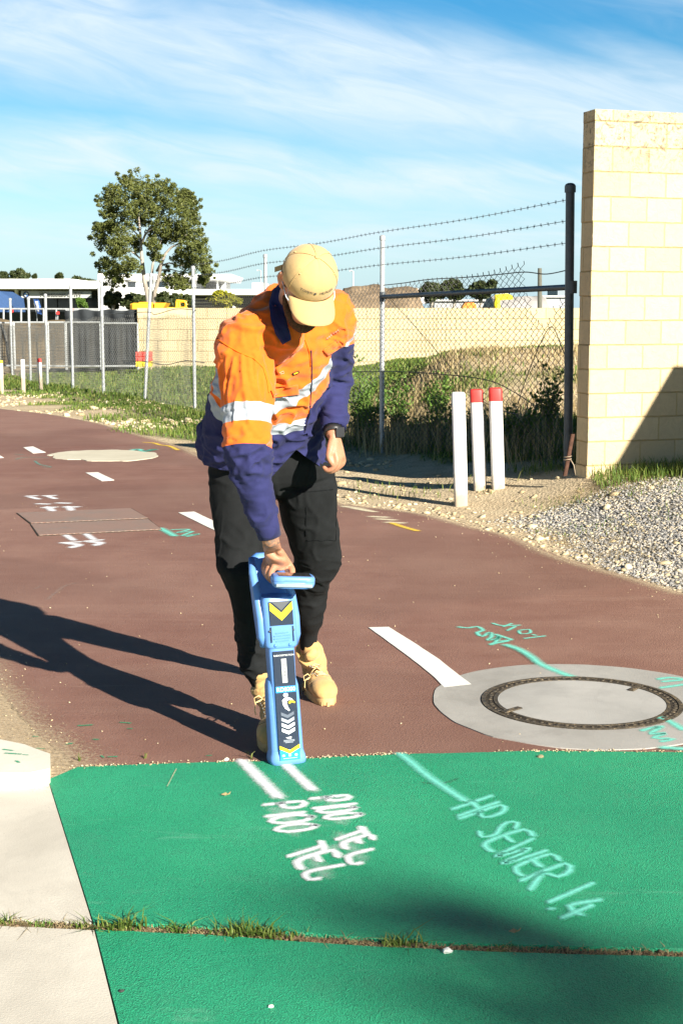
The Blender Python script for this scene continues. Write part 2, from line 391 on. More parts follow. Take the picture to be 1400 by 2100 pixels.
def hgt(x, y):
    x = np.asarray(x, float); y = np.asarray(y, float)
    d = poly_sdf(x, y, coarse_poly); out = sm(d / 1.6); fs = fence_side(x, y)
    h = out * (.25 * sm((x - .1) / 2.0) * sm((y - 5.5) / 4.0))
    h = h + out * .025 * sm((x - .9) / .6) * np.clip(fnoise(x, y, 2.3, 1), -1, 1)            # heaped gravel
    h = h + out * (.03 * fnoise(x, y, 1.7, 2) + .012 * fnoise(x, y, 7, 3)) * sm(d / .6)
    h = h + sm((y - 16) / 26) * (-.20 - .17 * sm((-x - 4) / 4))
    # grassy bank behind the fence on the right
    bx = sm((x - .1 - .02 * (y - 20)) / 1.6); by = sm((y - 17.2) / 4.2)
    h = h + (bx * by * (.70 + .04 * fnoise(x, y, .9, 5)) * (1 - .85 * np.clip((y - 21.5) / 16, 0, 1)) * (1 - sm((y - 34) / 8)))
    h = np.where(d < 0, 0, h)
    h = h - .014 * (1 - sm((d + .01) / .04))
    gp = sm((5.2 - y) / .2) * sm((x + 1.35) / .1)
    h = np.where(y < 4.86, -.014, h)
    return h
def hz(x, y): return float(hgt(np.array([x]), np.array([y]))[0])
def build_terrain():
    xs = np.unique(np.concatenate([np.linspace(-400, -30, 12), np.linspace(-30, -8, 30), np.linspace(-8, -3, 34), np.linspace(-3, 4, 130), np.linspace(4, 9, 26), np.linspace(9, 40, 16), np.linspace(40, 400, 12)]))
    ys = np.unique(np.concatenate([np.linspace(-30, 1, 8), np.linspace(1, 5, 20), np.linspace(5, 20, 230), np.linspace(20, 52, 130), np.linspace(52, 150, 24), np.linspace(150, 900, 14)]))
    X, Y = np.meshgrid(xs, ys); Z = hgt(X.ravel(), Y.ravel()); n, m = len(ys), len(xs)
    idx = np.arange(n * m).reshape(n, m)
    F = np.stack([idx[:-1, :-1], idx[:-1, 1:], idx[1:, 1:], idx[1:, :-1]], -1).reshape(-1, 4)
    o = npmesh('ground', np.stack([X.ravel(), Y.ravel(), Z], -1), F, None or mat_ground(), smooth=True)
    x = X.ravel(); y = Y.ravel(); g = grass_mask(x, y)
    a = o.data.attributes.new('grass', 'FLOAT', 'POINT'); a.data.foreach_set('value', g.astype(np.float32))
    gr = gravel_mask(x, y); a = o.data.attributes.new('gravel', 'FLOAT', 'POINT'); a.data.foreach_set('value', gr.astype(np.float32))
    tag(o, 'sandy ground with grass beyond the fence', kind='structure'); return o
def grass_mask(x, y):
    fs = fence_side(x, y) + .35 * fnoise(x, y, 1.6, 21)
    far = sm((fs + .25) / .35)
    d = poly_sdf(x, y, coarse_poly)
    strip = sm((y - 15) / 3) * sm((fs + 1.7 + .5 * fnoise(x, y, 2.2, 8)) / .5) * (.45 + .55 * sm(.5 + fnoise(x, y, 1.3, 4)))
    g = np.maximum(far, strip)
    bank = sm((x - .35) / .8) * sm((y - 17) / .8) * sm((22.2 + .5 * fnoise(x, y, 2, 9) - y) / .8)      # bare sandy face of the bank
    g = g * (1 - .95 * bank * sm(.9 + fnoise(x, y, 2.4, 31)))
    near = sm((y - 10.0) / .8) * sm((x - 1.2) / .7) * sm((12.5 - y) / .4) * sm(.35 + fnoise(x, y, 3.1, 15)) * .6
    g = np.maximum(g, near)
    pit = sm((y - 42) / 3) * sm((-x - 8.5) / 1.0)
    g = g * (1 - pit)
    return np.where(y > 60, .8, g)
def gravel_mask(x, y):
    d = poly_sdf(x, y, coarse_poly)
    return .9 * sm((x - .95 - .16 * (10.5 - y)) / .5 + .3 * fnoise(x, y, 3, 6)) * sm((10.9 - y + .3 * fnoise(x, y, 2, 17)) / .5) * sm(d / .12 + .2)
def mat_ground():
    t = NT('ground_soil', .95, .1)
    s = t.mix(t.ramp(t.noise(1.6, 7, .65), [(.3, 0), (.7, 1)]), (.44, .34, .22), (.60, .49, .33))
    s = t.mix(t.math('MULTIPLY', t.ramp(t.noise(9, 6, .7), [(.5, 0), (.7, 1)]), .5), s, (.24, .18, .11))
    s = t.mix(t.math('MULTIPLY', t.ramp(t.voro(28), [(.0, 1), (.16, 0)]), .45), s, (.56, .48, .34))
    g = t.mix(t.ramp(t.noise(2.2, 6, .65), [(.3, 0), (.7, 1)]), (.045, .085, .014), (.11, .15, .03))
    g = t.mix(t.math('MULTIPLY', t.ramp(t.noise(.35, 4, .6), [(.5, 0), (.7, 1)]), .5), g, (.20, .19, .06))
    gv = t.mix(t.ramp(t.voro(60, out='Color'), [(.2, 0), (.8, 1)]), (.16, .155, .15), (.36, .35, .33))
    a = t.attr('grass').outputs['Fac']; b = t.attr('gravel').outputs['Fac']
    c = t.mix(b, s, gv)
    f = t.math('ADD', a, t.math('MULTIPLY', t.math('SUBTRACT', t.noise(12, 5, .7), .5), .8), clamp=True)
    c = t.mix(f, c, g); t.col(c)
    t.bump(t.math('ADD', t.noise(35, 5, .7), t.math('MULTIPLY', t.voro(45), .7)), .8, .02); return t.mat
ground = build_terrain()
def sheet(name, poly, z, mat, thick=.03, label=None):
    from mathutils.geometry import delaunay_2d_cdt
    n = len(poly); r = delaunay_2d_cdt([Vector(p) for p in poly], [], [list(range(n))], 1, 1e-5)
    bm = bmesh.new(); vs = [bm.verts.new((p.x, p.y, z)) for p in r[0]]
    for f in r[2]: bm.faces.new([vs[i] for i in f])
    ed = [e for e in bm.edges if e.is_boundary]
    r = bmesh.ops.extrude_edge_only(bm, edges=ed)
    for v in r['geom']:
        if isinstance(v, bmesh.types.BMVert): v.co.z = z - thick
    bmesh.ops.recalc_face_normals(bm, faces=bm.faces)
    me = bpy.data.meshes.new(name); bm.to_mesh(me); bm.free(); me.materials.append(mat)
    o = bpy.data.objects.new(name, me); COL.objects.link(o)
    if label: o['label'] = label
    o['kind'] = 'structure'; return o
# path slab
path_o = sheet('path', path_poly, 0.0, M['asphalt'], label='red brown asphalt shared path curving away to the left')
# green pavement in two slabs with the weedy joint between
jt = [(-3.0, G(0, 1884)[1] + .0)] + [G(0, 1884), G(200, 1893), G(380, 1900), G(550, 1909), G(750, 1925), G(1000, 1938), G(1400, 1948)] + [(3.5, 3.05)]
jb = [(-3.0, G(0, 1899)[1])] + [G(0, 1899), G(200, 1908), G(380, 1917), G(550, 1928), G(750, 1942), G(1000, 1954), G(1400, 1965)] + [(3.5, 3.0)]
jt_r = rough_line(jt, .03, .006, 1); jb_r = rough_line(jb, .03, .006, 2)
def left_x(y):  # concrete / green border
    a = G(100, 1600); b = G(190, 1885); c = G(245, 2100); pts = sorted([(a[1], a[0]), (b[1], b[0]), (c[1], c[0]), (1.2, c[0] + .30)])
    return float(np.interp(y, [p[0] for p in pts], [p[1] for p in pts]))
def split(line, x0, x1): return [p for p in line if x0 < p[0] < x1]
lt = left_x(jt[2][1]); lb = left_x(jb[2][1])
ytl = float(np.interp(lt, [p[0] for p in jt], [p[1] for p in jt])); ybl = float(np.interp(lb, [p[0] for p in jb], [p[1] for p in jb]))
seam_in = [(x, y - .004) for x, y in seam_r]
g_upper = [G(100, 1600)] + [G(128, 1588)] + seam_in[:-1] + [(3.5, seam_in[-1][1])] + [(3.5, 3.05)] + list(reversed(split(jt_r, lt + .01, 3.45))) + [(lt, ytl)]
g_lower = [(lb, ybl)] + split(jb_r, lb + .01, 3.45) + [(3.5, 3.0), (3.5, 1.2), (left_x(1.2), 1.2), G(245, 2100)]
sheet('green_pavement', g_upper, .003, M['green'], label='green painted crossing pavement between the path and the weedy joint')
sheet('green_pavement', g_lower, .003, M['green'], label='green painted pavement nearest the camera')
c_upper = [(-3, G(0, 1606)[1])] + [G(0, 1606), G(50, 1603), G(99, 1601)] + [(lt - .003, ytl)] + list(reversed(split(jt_r, -3, lt - .01)))
c_lower = list(split(jb_r, -3, lb - .01)) + [(lb - .003, ybl), (G(244, 2100)[0] - .003, G(244, 2100)[1]), (left_x(1.2) - .003, 1.2), (-3, 1.2)]
sheet('footpath', c_upper, .0, M['concrete'], label='pale concrete footpath slab at the left, beyond the joint')
sheet('footpath', c_lower, .0, M['concrete'], label='pale concrete footpath slab at the near left corner')
kb = [(-3, G(0, 1515, .05)[1] + .05), G(0, 1516, .05), G(50, 1526, .05), G(104, 1545, .05), G(103, 1576, .05), G(60, 1585, .05), (-3, G(0, 1590, .05)[1])]
sheet('kerb', rough_line(kb, .06, .004, 8), .05, M['kerbwhite'], .09, 'white concrete kerb end beside the footpath')
# verge sand that spills over the near left edge
# ------------------------------------------------------------------ painted lines and spray marks
def ribbons(name, strokes, mat, z, label, dz=.00006):
    """strokes: list of (points in ground xy, width)."""
    V = []; F = []; E = []
    for pts, w in strokes:
        pts = [Vector((p[0], p[1], 0)) for p in pts]
        # resample with a spline feel
        dense = []
        for i in range(len(pts) - 1):
            p0 = pts[max(i - 1, 0)]; p1 = pts[i]; p2 = pts[i + 1]; p3 = pts[min(i + 2, len(pts) - 1)]
            L = (p2 - p1).length; n = max(2, int(L / .02))
            for k in range(n):
                t = k / n; dense.append(.5 * ((2 * p1) + (p2 - p0) * t + (2 * p0 - 5 * p1 + 4 * p2 - p3) * t * t + (3 * p1 - p0 - 3 * p2 + p3) * t ** 3))
        dense.append(pts[-1])
        t0 = (dense[0] - dense[1]).normalized() * w * .5; t1 = (dense[-1] - dense[-2]).normalized() * w * .5
        dense = [dense[0] + t0] + dense + [dense[-1] + t1]
        b = len(V); k = 0; n = len(dense)
        for i, p in enumerate(dense):
            t = (dense[min(i + 1, n - 1)] - dense[max(i - 1, 0)]).normalized(); nn = Vector((-t.y, t.x, 0))
            ed = 1.0 if i in (0, n - 1) else 0.0
            for j, q in enumerate((-1, -.5, 0, .5, 1)):
                V.append((p.x + nn.x * w * .5 * q, p.y + nn.y * w * .5 * q, z + len(F) * 0 + (k * 0))); E.append(max(abs(q), ed))
        for i in range(n - 1):
            for j in range(4):
                a = b + i * 5 + j; F.append((a, a + 1, a + 6, a + 5))
        z += dz
    o = npmesh(name, np.array(V), np.array(F), mat)
    a = o.data.attributes.new('edge', 'FLOAT', 'POINT'); a.data.foreach_set('value', np.array(E, dtype=np.float32))
    tag(o, label, kind='structure'); return o
FONT = {'H': [[(0, 0), (0, 1)], [(.6, 0), (.6, 1)], [(0, .5), (.6, .5)]], 'P': [[(0, 0), (.05, 1), (.5, .95), (.6, .7), (.45, .45), (.05, .45)]],
    'S': [[(.6, .85), (.3, 1), (.05, .8), (.25, .55), (.55, .35), (.4, .05), (0, .1)]], 'E': [[(.6, 1), (.05, .95), (0, .05), (.6, 0)], [(0, .5), (.5, .52)]],
    'W': [[(0, 1), (.2, 0), (.48, .75), (.76, 0), (.98, 1)]], 'R': [[(0, 0), (.05, 1), (.5, .95), (.55, .65), (.1, .48), (.6, 0)]],
    '1': [[(.3, 0), (.3, 1)]], '0': [[(.3, 1), (.02, .7), (.05, .2), (.3, 0), (.58, .25), (.55, .8), (.3, 1)]], '.': [[(.2, .02), (.26, .06)]],
    '4': [[(.4, 1), (.02, .35), (.7, .38)], [(.5, .75), (.45, 0)]], 'T': [[(0, 1), (.7, .97)], [(.35, 1), (.35, 0)]], 'L': [[(.05, 1), (.0, .1), (.15, 0), (.6, .08)]],
    'I': [[(.3, 0), (.3, 1)]], 'A': [[(0, 0), (.3, 1), (.6, 0)], [(.12, .4), (.5, .4)]], 'K': [[(0, 0), (0, 1)], [(.6, 1), (.05, .45), (.6, 0)]], 'B': [[(0, 0), (.05, 1), (.5, .85), (.1, .55), (.55, .3), (0, 0)]], ' ': []}
def text_strokes(txt, o, u, v, w, adv=.85, seed=1):
    """o origin (ground), u advance vector per unit, v letter-height vector"""
    rr = random.Random(seed); out = []; x = 0
    for ch in txt:
        jx = rr.uniform(-.05, .05); jy = rr.uniform(-.08, .08); sc = rr.uniform(.92, 1.08)
        for st in FONT[ch]:
            out.append(([(o[0] + u[0] * (x + a * sc) + v[0] * (b * sc + jy), o[1] + u[1] * (x + a * sc) + v[1] * (b * sc + jy)) for a, b in st], w * rr.uniform(.9, 1.15)))
        x += (.45 if ch in '1.I' else 1.25 if ch == 'W' else adv) if ch != ' ' else .5
    return out
def gs(*pp, ox=0, oy=0, s=1.0): return [G(ox + a / s, oy + b / s) for a, b in pp]
def vec(a, b): return (b[0] - a[0], b[1] - a[1])
# two white service lines and their writing on the green
ribbons('painted_marking', [(gs((497, 1563), (570, 1637)), .075), (gs((583, 1568), (640, 1622)), .066)], M['spray_white'], .006, 'two white spray painted lines running from the foot of the locator')
def chunk(txt, o, e, v, w, seed):
    nn = sum(.45 if ch in '1.I' else .85 for ch in txt) - .25; u = tuple(c / nn for c in vec(G(*o), G(*e))); return text_strokes(txt, G(*o), u, vec(G(*o), G(o[0] + v[0], o[1] + v[1])), w, seed=seed)
ribbons('painted_marking', chunk('P100', (544, 1654), (570, 1712), (76, -8), .045, 3) + chunk('TE', (594, 1750), (612, 1786), (70, -22), .045, 4) + [(gs((703, 1778), (640, 1790), (626, 1798), (634, 1808), (654, 1806)), .042)], M['spray_white'], .006, 'white spray painted P100 TEL, the left one of the pair')
ribbons('painted_marking', chunk('P100', (634, 1642), (668, 1687), (74, -8), .045, 8) + chunk('TE', (688, 1719), (706, 1746), (58, -20), .045, 9) + [(gs((762, 1746), (722, 1756), (714, 1764), (722, 1776), (740, 1774)), .042)], M['spray_white'], .006, 'white spray painted P100 TEL, the right one of the pair')
ribbons('painted_marking', [(gs((600, 15), (640, 45), (700, 95), (820, 175), ox=460, oy=1540, s=1.6667), .062)], M['spray_teal'], .006, 'teal spray painted line leading to the words HP SEWER on the green')
o3 = G(925, 1664); u3 = tuple(c / 9.2 for c in vec(o3, G(1168, 1905))); v3 = vec(G(925, 1664), G(1000, 1638))
ribbons('painted_marking', text_strokes('HP SEWER 1.4', o3, u3, v3, .038, seed=5), M['spray_teal'], .006, 'teal spray painted words HP SEWER 1.4 on the green pavement')
ribbons('dark_stain', [(gs((870, 1608), (905, 1610), (938, 1600)), .06)], M['spray_dark'], .0055, 'dark purple stain on the green paint under the teal line')
ribbons('overspray', [(gs((500, 1568), (575, 1640)), .17), (gs((586, 1572), (645, 1625)), .15), (gs((560, 1662), (620, 1700)), .15), (gs((585, 1655), (600, 1712)), .16), (gs((610, 1752), (690, 1740)), .14), (gs((640, 1765), (668, 1800)), .16), (gs((650, 1645), (712, 1640)), .14), (gs((680, 1650), (700, 1690)), .16), (gs((700, 1715), (740, 1765)), .16)], M['over_white'], .0048, 'faint white overspray around the white writing', .0001)
# on the red: above the manhole (crop origin 840,1220 scale 2.5)
c8 = dict(ox=840, oy=1220, s=2.5)
ribbons('painted_marking', [(gs((250, 167), (300, 172), (345, 165), (375, 185), (345, 195), (370, 215), (410, 195), (420, 215), (400, 235), (450, 225), (460, 210), (440, 245), (415, 258), **c8), .042),
    (gs((440, 205), (500, 225), (520, 232), (470, 240), **c8), .042), (gs((425, 148), (470, 160), (562, 158), **c8), .034), (gs((480, 165), (520, 150), **c8), .034), (gs((500, 185), (540, 165), **c8), .034),
    (gs((560, 185), (610, 180), (615, 198), (570, 203), (558, 188), **c8), .030), (gs((632, 207), (642, 210), **c8), .034), (gs((590, 226), (690, 214), **c8), .034), (gs((415, 255), (500, 240), **c8), .042)],
    M['spray_teal'], .003, 'teal spray painted scribble and numbers beyond the manhole')
ribbons('painted_marking', [(gs((495, 262), (560, 285), (620, 320), (670, 360), (760, 400), (825, 424), **c8), .075)], M['spray_teal'], .0056, 'teal spray painted line running onto the manhole surround')
ribbons('painted_marking', [(gs((1290, 482), (1400, 466), **c8), .05), (gs((1275, 438), (1330, 430), (1400, 440), (1300, 450), **c8), .05)], M['spray_teal'], .0056, 'teal spray paint beyond the right of the manhole lid')
ribbons('painted_marking', [(gs((1285, 636), (1330, 655), (1400, 698), **c8), .06), (gs((1190, 702), (1290, 680), (1230, 720), (1310, 715), (1250, 740), (1350, 745), (1290, 758), **c8), .045)], M['spray_teal'], .0056, 'teal spray paint nearer the camera than the manhole lid')
ribbons('painted_marking', [(gs((1300, 790), (1400, 797), ox=840, oy=1220, s=2.5), .07)], M['spray_teal'], .0062, 'teal spray paint on the green next to the surround')
# far marks (crop origin 0,880 scale 3.043)
c1 = dict(ox=0, oy=880, s=3.043)
ribbons('painted_marking', [(gs((190, 425), (240, 438), **c1), .10), (gs((170, 420), (228, 418), **c1), .09), (gs((275, 418), (345, 416), **c1), .09), (gs((300, 420), (345, 436), **c1), .10),
    (gs((240, 468), (300, 470), **c1), .10), (gs((280, 492), (340, 490), **c1), .12), (gs((300, 488), (330, 512), **c1), .11), (gs((365, 463), (430, 465), **c1), .11), (gs((410, 488), (480, 488), **c1), .12), (gs((430, 486), (450, 512), **c1), .11),
    ], M['spray_white'], .003, 'white spray painted marks beyond the steel access covers')
ribbons('painted_marking', [(gs((415, 665), (460, 695), **c1), .09), (gs((540, 658), (585, 690), **c1), .09), (gs((385, 712), (500, 706), **c1), .08), (gs((420, 715), (495, 725), (450, 740), **c1), .11), (gs((535, 702), (635, 694), **c1), .08), (gs((570, 706), (630, 712), (600, 726), **c1), .11)],
    M['spray_white'], .003, 'white spray painted marks nearer than the steel access covers')
ribbons('painted_marking', [(gs((1000, 620), (1040, 640), (1090, 668), **c1), .10), (gs((1075, 630), (1180, 628), (1110, 648), (1200, 640), (1140, 668), (1240, 656), (1170, 672), **c1), .055)], M['spray_teal'], .003, 'teal spray painted mark right of the steel access covers')
ribbons('painted_marking', [(gs((100, 190), (160, 178), (300, 178), **c1), .09), (gs((95, 158), (150, 162), **c1), .09), (gs((220, 200), (250, 222), (320, 238), (270, 240), **c1), .10)], M['spray_teal_faint'], .003, 'faded teal spray marks left of the oval concrete patch')
ribbons('painted_marking', [(gs((810, 140), (860, 128), (900, 140), (970, 128), (880, 146), **c1), .14), (gs((590, 195), (700, 188), (780, 192), **c1), .14)], M['spray_teal'], .0056, 'teal spray marks on the oval concrete patch')
ribbons('painted_marking', [(gs((150, 128), (400, 122), (550, 112), (930, 98), **c1), .09)], M['spray_red'], .003, 'long faint red spray line beyond the oval concrete patch')
ribbons('painted_marking', [(gs((900, 84), (960, 88), (1000, 100), (1060, 108), (1110, 132), **c1), .13)], M['spray_yellow'], .0035, 'yellow spray painted arrow at the path edge left of the worker')
ribbons('painted_marking', [(gs((270, 640), (200, 695), ox=0, oy=0, s=1), .0)] if False else [(gs((300, 1065), (400, 985), (480, 962), **c1), .16), (gs((220, 1000), (260, 980), **c1), .10)], M['spray_grey'], .003, 'worn pale scuffs on the path above the long shadow')
ribbons('painted_marking', [(gs((850, 1080), (965, 1072), **c1), .06)], M['spray_grey'], .003, 'small pale scuff on the path left of the trousers')
c7 = dict(ox=680, oy=740, s=1.944)
ribbons('painted_marking', [(gs((50, 582), (110, 590), (150, 600), **c7), .14), (gs((90, 590), (170, 603), **c7), .13), (gs((160, 622), (215, 625), **c7), .15), (gs((190, 632), (245, 636), **c7), .15), (gs((225, 645), (280, 648), **c7), .15)], mat_spray('cream_marking', (.78, .70, .50), .7, .8, 1.0), .003, 'cream spray painted writing at the path edge right of the worker')
ribbons('painted_marking', [(gs((240, 648), (290, 665), (340, 679), **c7), .12)], M['spray_yellow'], .0035, 'yellow spray painted tick at the end of the cream writing')
ribbons('painted_marking', [(gs((858, 690), (905, 600), ox=0, oy=1340, s=2.5), .012)], M['spray_cream'], .0062, 'thin pale chalk scratch on the green at left')
flk = [(gs((a, b), (c, d), ox=0, oy=1340, s=2.5), .03) for a, b, c, d in ((20, 492, 60, 498), (40, 504, 105, 512), (70, 490, 90, 494), (85, 550, 95, 556), (0, 520, 20, 524))] if False else []
for (a, b, c, d, w) in [(620, 358, 670, 362, .03), (480, 445, 505, 446, .03), (345, 470, 370, 466, .03), (405, 375, 470, 372, .035), (555, 536, 600, 534, .03), (1060, 530, 1085, 528, .02), (655, 390, 678, 391, .02), (520, 530, 535, 540, .02), (170, 430, 195, 432, .02), (190, 492, 230, 494, .02)]:
    flk.append((gs((a, b), (c, d), ox=0, oy=1340, s=2.5), w))
ribbons('paint_splash', flk, M['spray_teal_faint'] if False else mat_spray('green_drips', (.01, .3, .15), .5, .5), .004, 'green paint drips on the red path and sand')
def offs(line, o):
    out = []
    for i, p in enumerate(line):
        a = line[max(i - 1, 0)]; c = line[min(i + 1, len(line) - 1)]; t = Vector((c[0] - a[0], c[1] - a[1])).normalized(); out.append((p[0] - t.y * o, p[1] + t.x * o))
    return out
ribbons('sand_drift', [(offs([p for p in edge_l[6:]], -.02)[:], .55), (offs(edge_l[9:], -.10), .9)], M['sand_drift'], .0022, 'sand drifted over the left edge of the path')
ribbons('sand_drift', [(offs(edge_r[3:18], .03), .34)], M['sand_drift'], .0022, 'sand drifted over the right edge of the path')
ribbons('tyre_mark', [(gs((0, 1010), (180, 1000), (330, 1010), (430, 1035)), .10), (gs((700, 1180), (880, 1120), (1000, 1128), (1180, 1200)), .07), (gs((720, 1215), (900, 1150), (1050, 1165), (1250, 1260)), .05), (gs((60, 1160), (220, 1130), (380, 1140)), .09), (gs((860, 1230), (1050, 1215), (1400, 1300)), .05), (gs((40, 1300), (240, 1240), (420, 1250)), .05)], mat_spray('faint_scuff', (.42, .30, .25), -.05, 2.6, 2.2), .0014, 'faint pale tyre and drag marks on the path')
ribbons('scuff_mark', [(gs((395, 1862), (425, 1890)), .02), (gs((700, 1600), (1180, 1570)), .10), (gs((820, 1760), (1000, 1700), (1250, 1760)), .12), (gs((260, 1960), (420, 1990), (700, 1975)), .10), (gs((250, 1720), (420, 1690)), .10), (gs((1000, 1985), (1200, 1975)), .03)], mat_spray('green_scuff', (.16, .42, .30), -.02, 2.4, 2.4), .0042, 'faint worn scuffs on the green paint')
ribbons('paint_splash', [([G(8, 1537, .05), G(26, 1540, .05)], .03), ([G(12, 1545, .05), G(42, 1547, .05)], .035), ([G(34, 1561, .05), G(39, 1564, .05)], .03), ([G(48, 1548, .05), G(58, 1549, .05)], .02)], mat_spray('green_flecks', (.02, .32, .17), .5, .5), .0512, 'green paint flecks on the white kerb end')
def dash(pts, label):
    o = sheet('lane_marking', rough_line([G(*p) for p in pts] + [G(*pts[0])], .05, .003, 4)[:-1], .004, M['line'], .003, label)
dash([(756, 1288), (797, 1287), (850, 1320), (900, 1354), (930, 1378), (966, 1405), (910, 1411), (890, 1390), (840, 1350), (800, 1320)], 'nearest white centre dash, ending on the manhole surround')
dash([(366, 1052), (398, 1050), (445, 1072), (475, 1092), (452, 1094)], 'white centre dash partly behind the left leg of the worker')
dash([(176, 970), (201, 969), (235, 985), (209, 987)], 'short white centre dash between the two dashes left of the worker')
dash([(48, 918), (68, 916), (94, 928), (68, 930)], 'farthest whole white centre dash, left of the oval patch')
dash([(-20, 934), (0, 934), (8, 939), (-10, 940)], 'white dash cut by the left edge of the photo')
# oval patch far left
ov = []
oc = G(213, 935)
for k in range(60):
    a = k / 60 * 6.283; px = 213 + 112 * math.cos(a); py = 935 + 11.2 * math.sin(a); p = G(px, py); q = mnoise.noise(Vector((math.cos(a) * 3, math.sin(a) * 3, 1)))
    ov.append((p[0] + q * .05, p[1] + q * .12))
sheet('concrete_patch', ov, .006, mat_concrete('patch_concrete', (.50, .46, .36), (.6, .56, .45), .2, .2), .01, 'pale oval concrete patch in the path, left of the worker')
# ------------------------------------------------------------------ manhole
mc = G(1191, 1441); MR = .385
sur = []
for k in range(90):
    a = k / 90 * 6.283; r = .60 + .010 * math.sin(a * 3 + 1) + .012 * mnoise.noise(Vector((math.cos(a) * 5, math.sin(a) * 5, 3)))
    x = mc[0] + .02 + r * math.cos(a); y = mc[1] + r * 1.03 * math.sin(a); 
    xs_ = [p[0] for p in seam]; yl = float(np.interp(x, xs_, [p[1] for p in seam])) + .012
    sur.append((x, max(y, yl)))
sheet('concrete_surround', sur, .0038, M['concrete2'], .03, 'grey round concrete surround of the manhole')
mh = empty('manhole', (mc[0], mc[1], .0038), 'round concrete manhole lid with a worn brass rim, set in the grey surround at right', 'manhole')
def ringmesh(r0, r1, z0, z1, n=96, c=mc):
    b = MB(); vs = []; fs = []
    for k in range(n):
        a = 2 * math.pi * k / n; ca, sa = math.cos(a), math.sin(a)
        for r, z in ((r0, z0), (r0, z1), (r1, z1), (r1, z0)): vs.append((c[0] + r * ca, c[1] + r * sa, z))
    for k in range(n):
        k2 = (k + 1) % n
        for j in range(4): j2 = (j + 1) % 4; fs.append((k * 4 + j, k * 4 + j2, k2 * 4 + j2, k2 * 4 + j))
    b.add(vs, fs); return b
def mat_brass():
    t = NT('worn_cast_metal', .55, .5); t.b.inputs['Metallic'].default_value = .25
    c = t.ramp(t.noise(45, 5, .75), [(.38, (.025, .022, .018)), (.56, (.09, .07, .045)), (.72, (.36, .27, .16))]); t.col(c); t.bump(t.noise(120, 4, .7), .7, .006); return t.mat
M['brass'] = mat_brass(); M['grime'] = simple('grime', (.05, .042, .034), .95, .1, 0, .4, 60, .8, 200, .004)
ringmesh(MR - .062, MR + .002, .0, .0048).build('gap', M['grime'], mh)
ringmesh(MR - .016, MR, .0, .0075).build('outer_rim', M['brass'], mh)
ringmesh(MR - .060, MR - .047, .0, .0072).build('inner_rim', M['brass'], mh)
b = MB(); n = 96; b.prism([(mc[0] + (MR - .063) * math.cos(2 * math.pi * k / n), mc[1] + (MR - .063) * math.sin(2 * math.pi * k / n)) for k in range(n)], 0, .0062)
b.build('lid', mat_concrete('lid_concrete', (.34, .335, .32), (.44, .43, .41), .45, .4), mh)
for a in (R(205), R(38)):
    b = MB(); c = Vector((mc[0] + (MR - .07) * math.cos(a), mc[1] + (MR - .07) * math.sin(a), .0075)); b.box(c, (.10, .026, .008), Matrix.Rotation(a + .3, 3, 'Z'), .003)
    b.build('key_slot', M['brass'], mh)
b = MB()
for k in range(70):
    a = k / 70 * 6.283; r = MR - .031 + random.uniform(-.004, .004); b.ball((mc[0] + r * math.cos(a), mc[1] + r * math.sin(a), .0045), (random.uniform(.006, .014), random.uniform(.006, .012), .004), 6)
g_ = b.build('lock_ring', M['brass'], mh, True)
# ------------------------------------------------------------------ steel access covers
def mat_cover():
    t = NT('rusty_chequer_plate', .6, .5); t.b.inputs['Metallic'].default_value = .3
    c = t.ramp(t.noise(3, 6, .7), [(.3, (.19, .155, .135)), (.5, (.27, .155, .12)), (.7, (.30, .165, .125))])
    mp = t.n('ShaderNodeMapping'); t.L.new(t.pos(), mp.inputs[0]); mp.inputs['Rotation'].default_value = (0, 0, R(40))
    w = t.n('ShaderNodeTexWave', wave_type='BANDS', bands_direction='X'); t.L.new(mp.outputs[0], w.inputs[0]); w.inputs['Scale'].default_value = 14; w.inputs['Distortion'].default_value = .5
    c = t.mix(t.math('MULTIPLY', t.ramp(w.outputs[0], [(.5, 0), (.7, 1)]), .5), c, (.46, .36, .28)); t.col(c); t.bump(w.outputs[0], .7, .006); return t.mat
M['cover'] = mat_cover()
for (pts, lab) in (([(34, 1053), (270, 1043), (305, 1064), (62, 1075)], 'steel access cover in the path, the far one of the pair'), ([(62, 1076), (306, 1066), (333, 1087), (78, 1100)], 'steel access cover in the path, the near one of the pair')):
    q = [G(*p) for p in pts]; e = empty('access_cover', (q[0][0], q[0][1], 0), lab, 'cover', 'steel access covers in the path')
    cx = sum(p[0] for p in q) / 4; cy = sum(p[1] for p in q) / 4
    b = MB(); b.prism([(cx + (x - cx) * .985, cy + (y - cy) * .96) for x, y in reversed(q)], -.005, .007); b.build('plate', M['cover'], e)
    b = MB(); b.prism(list(reversed(q)), -.006, .004); b.build('frame', M['grime'], e)
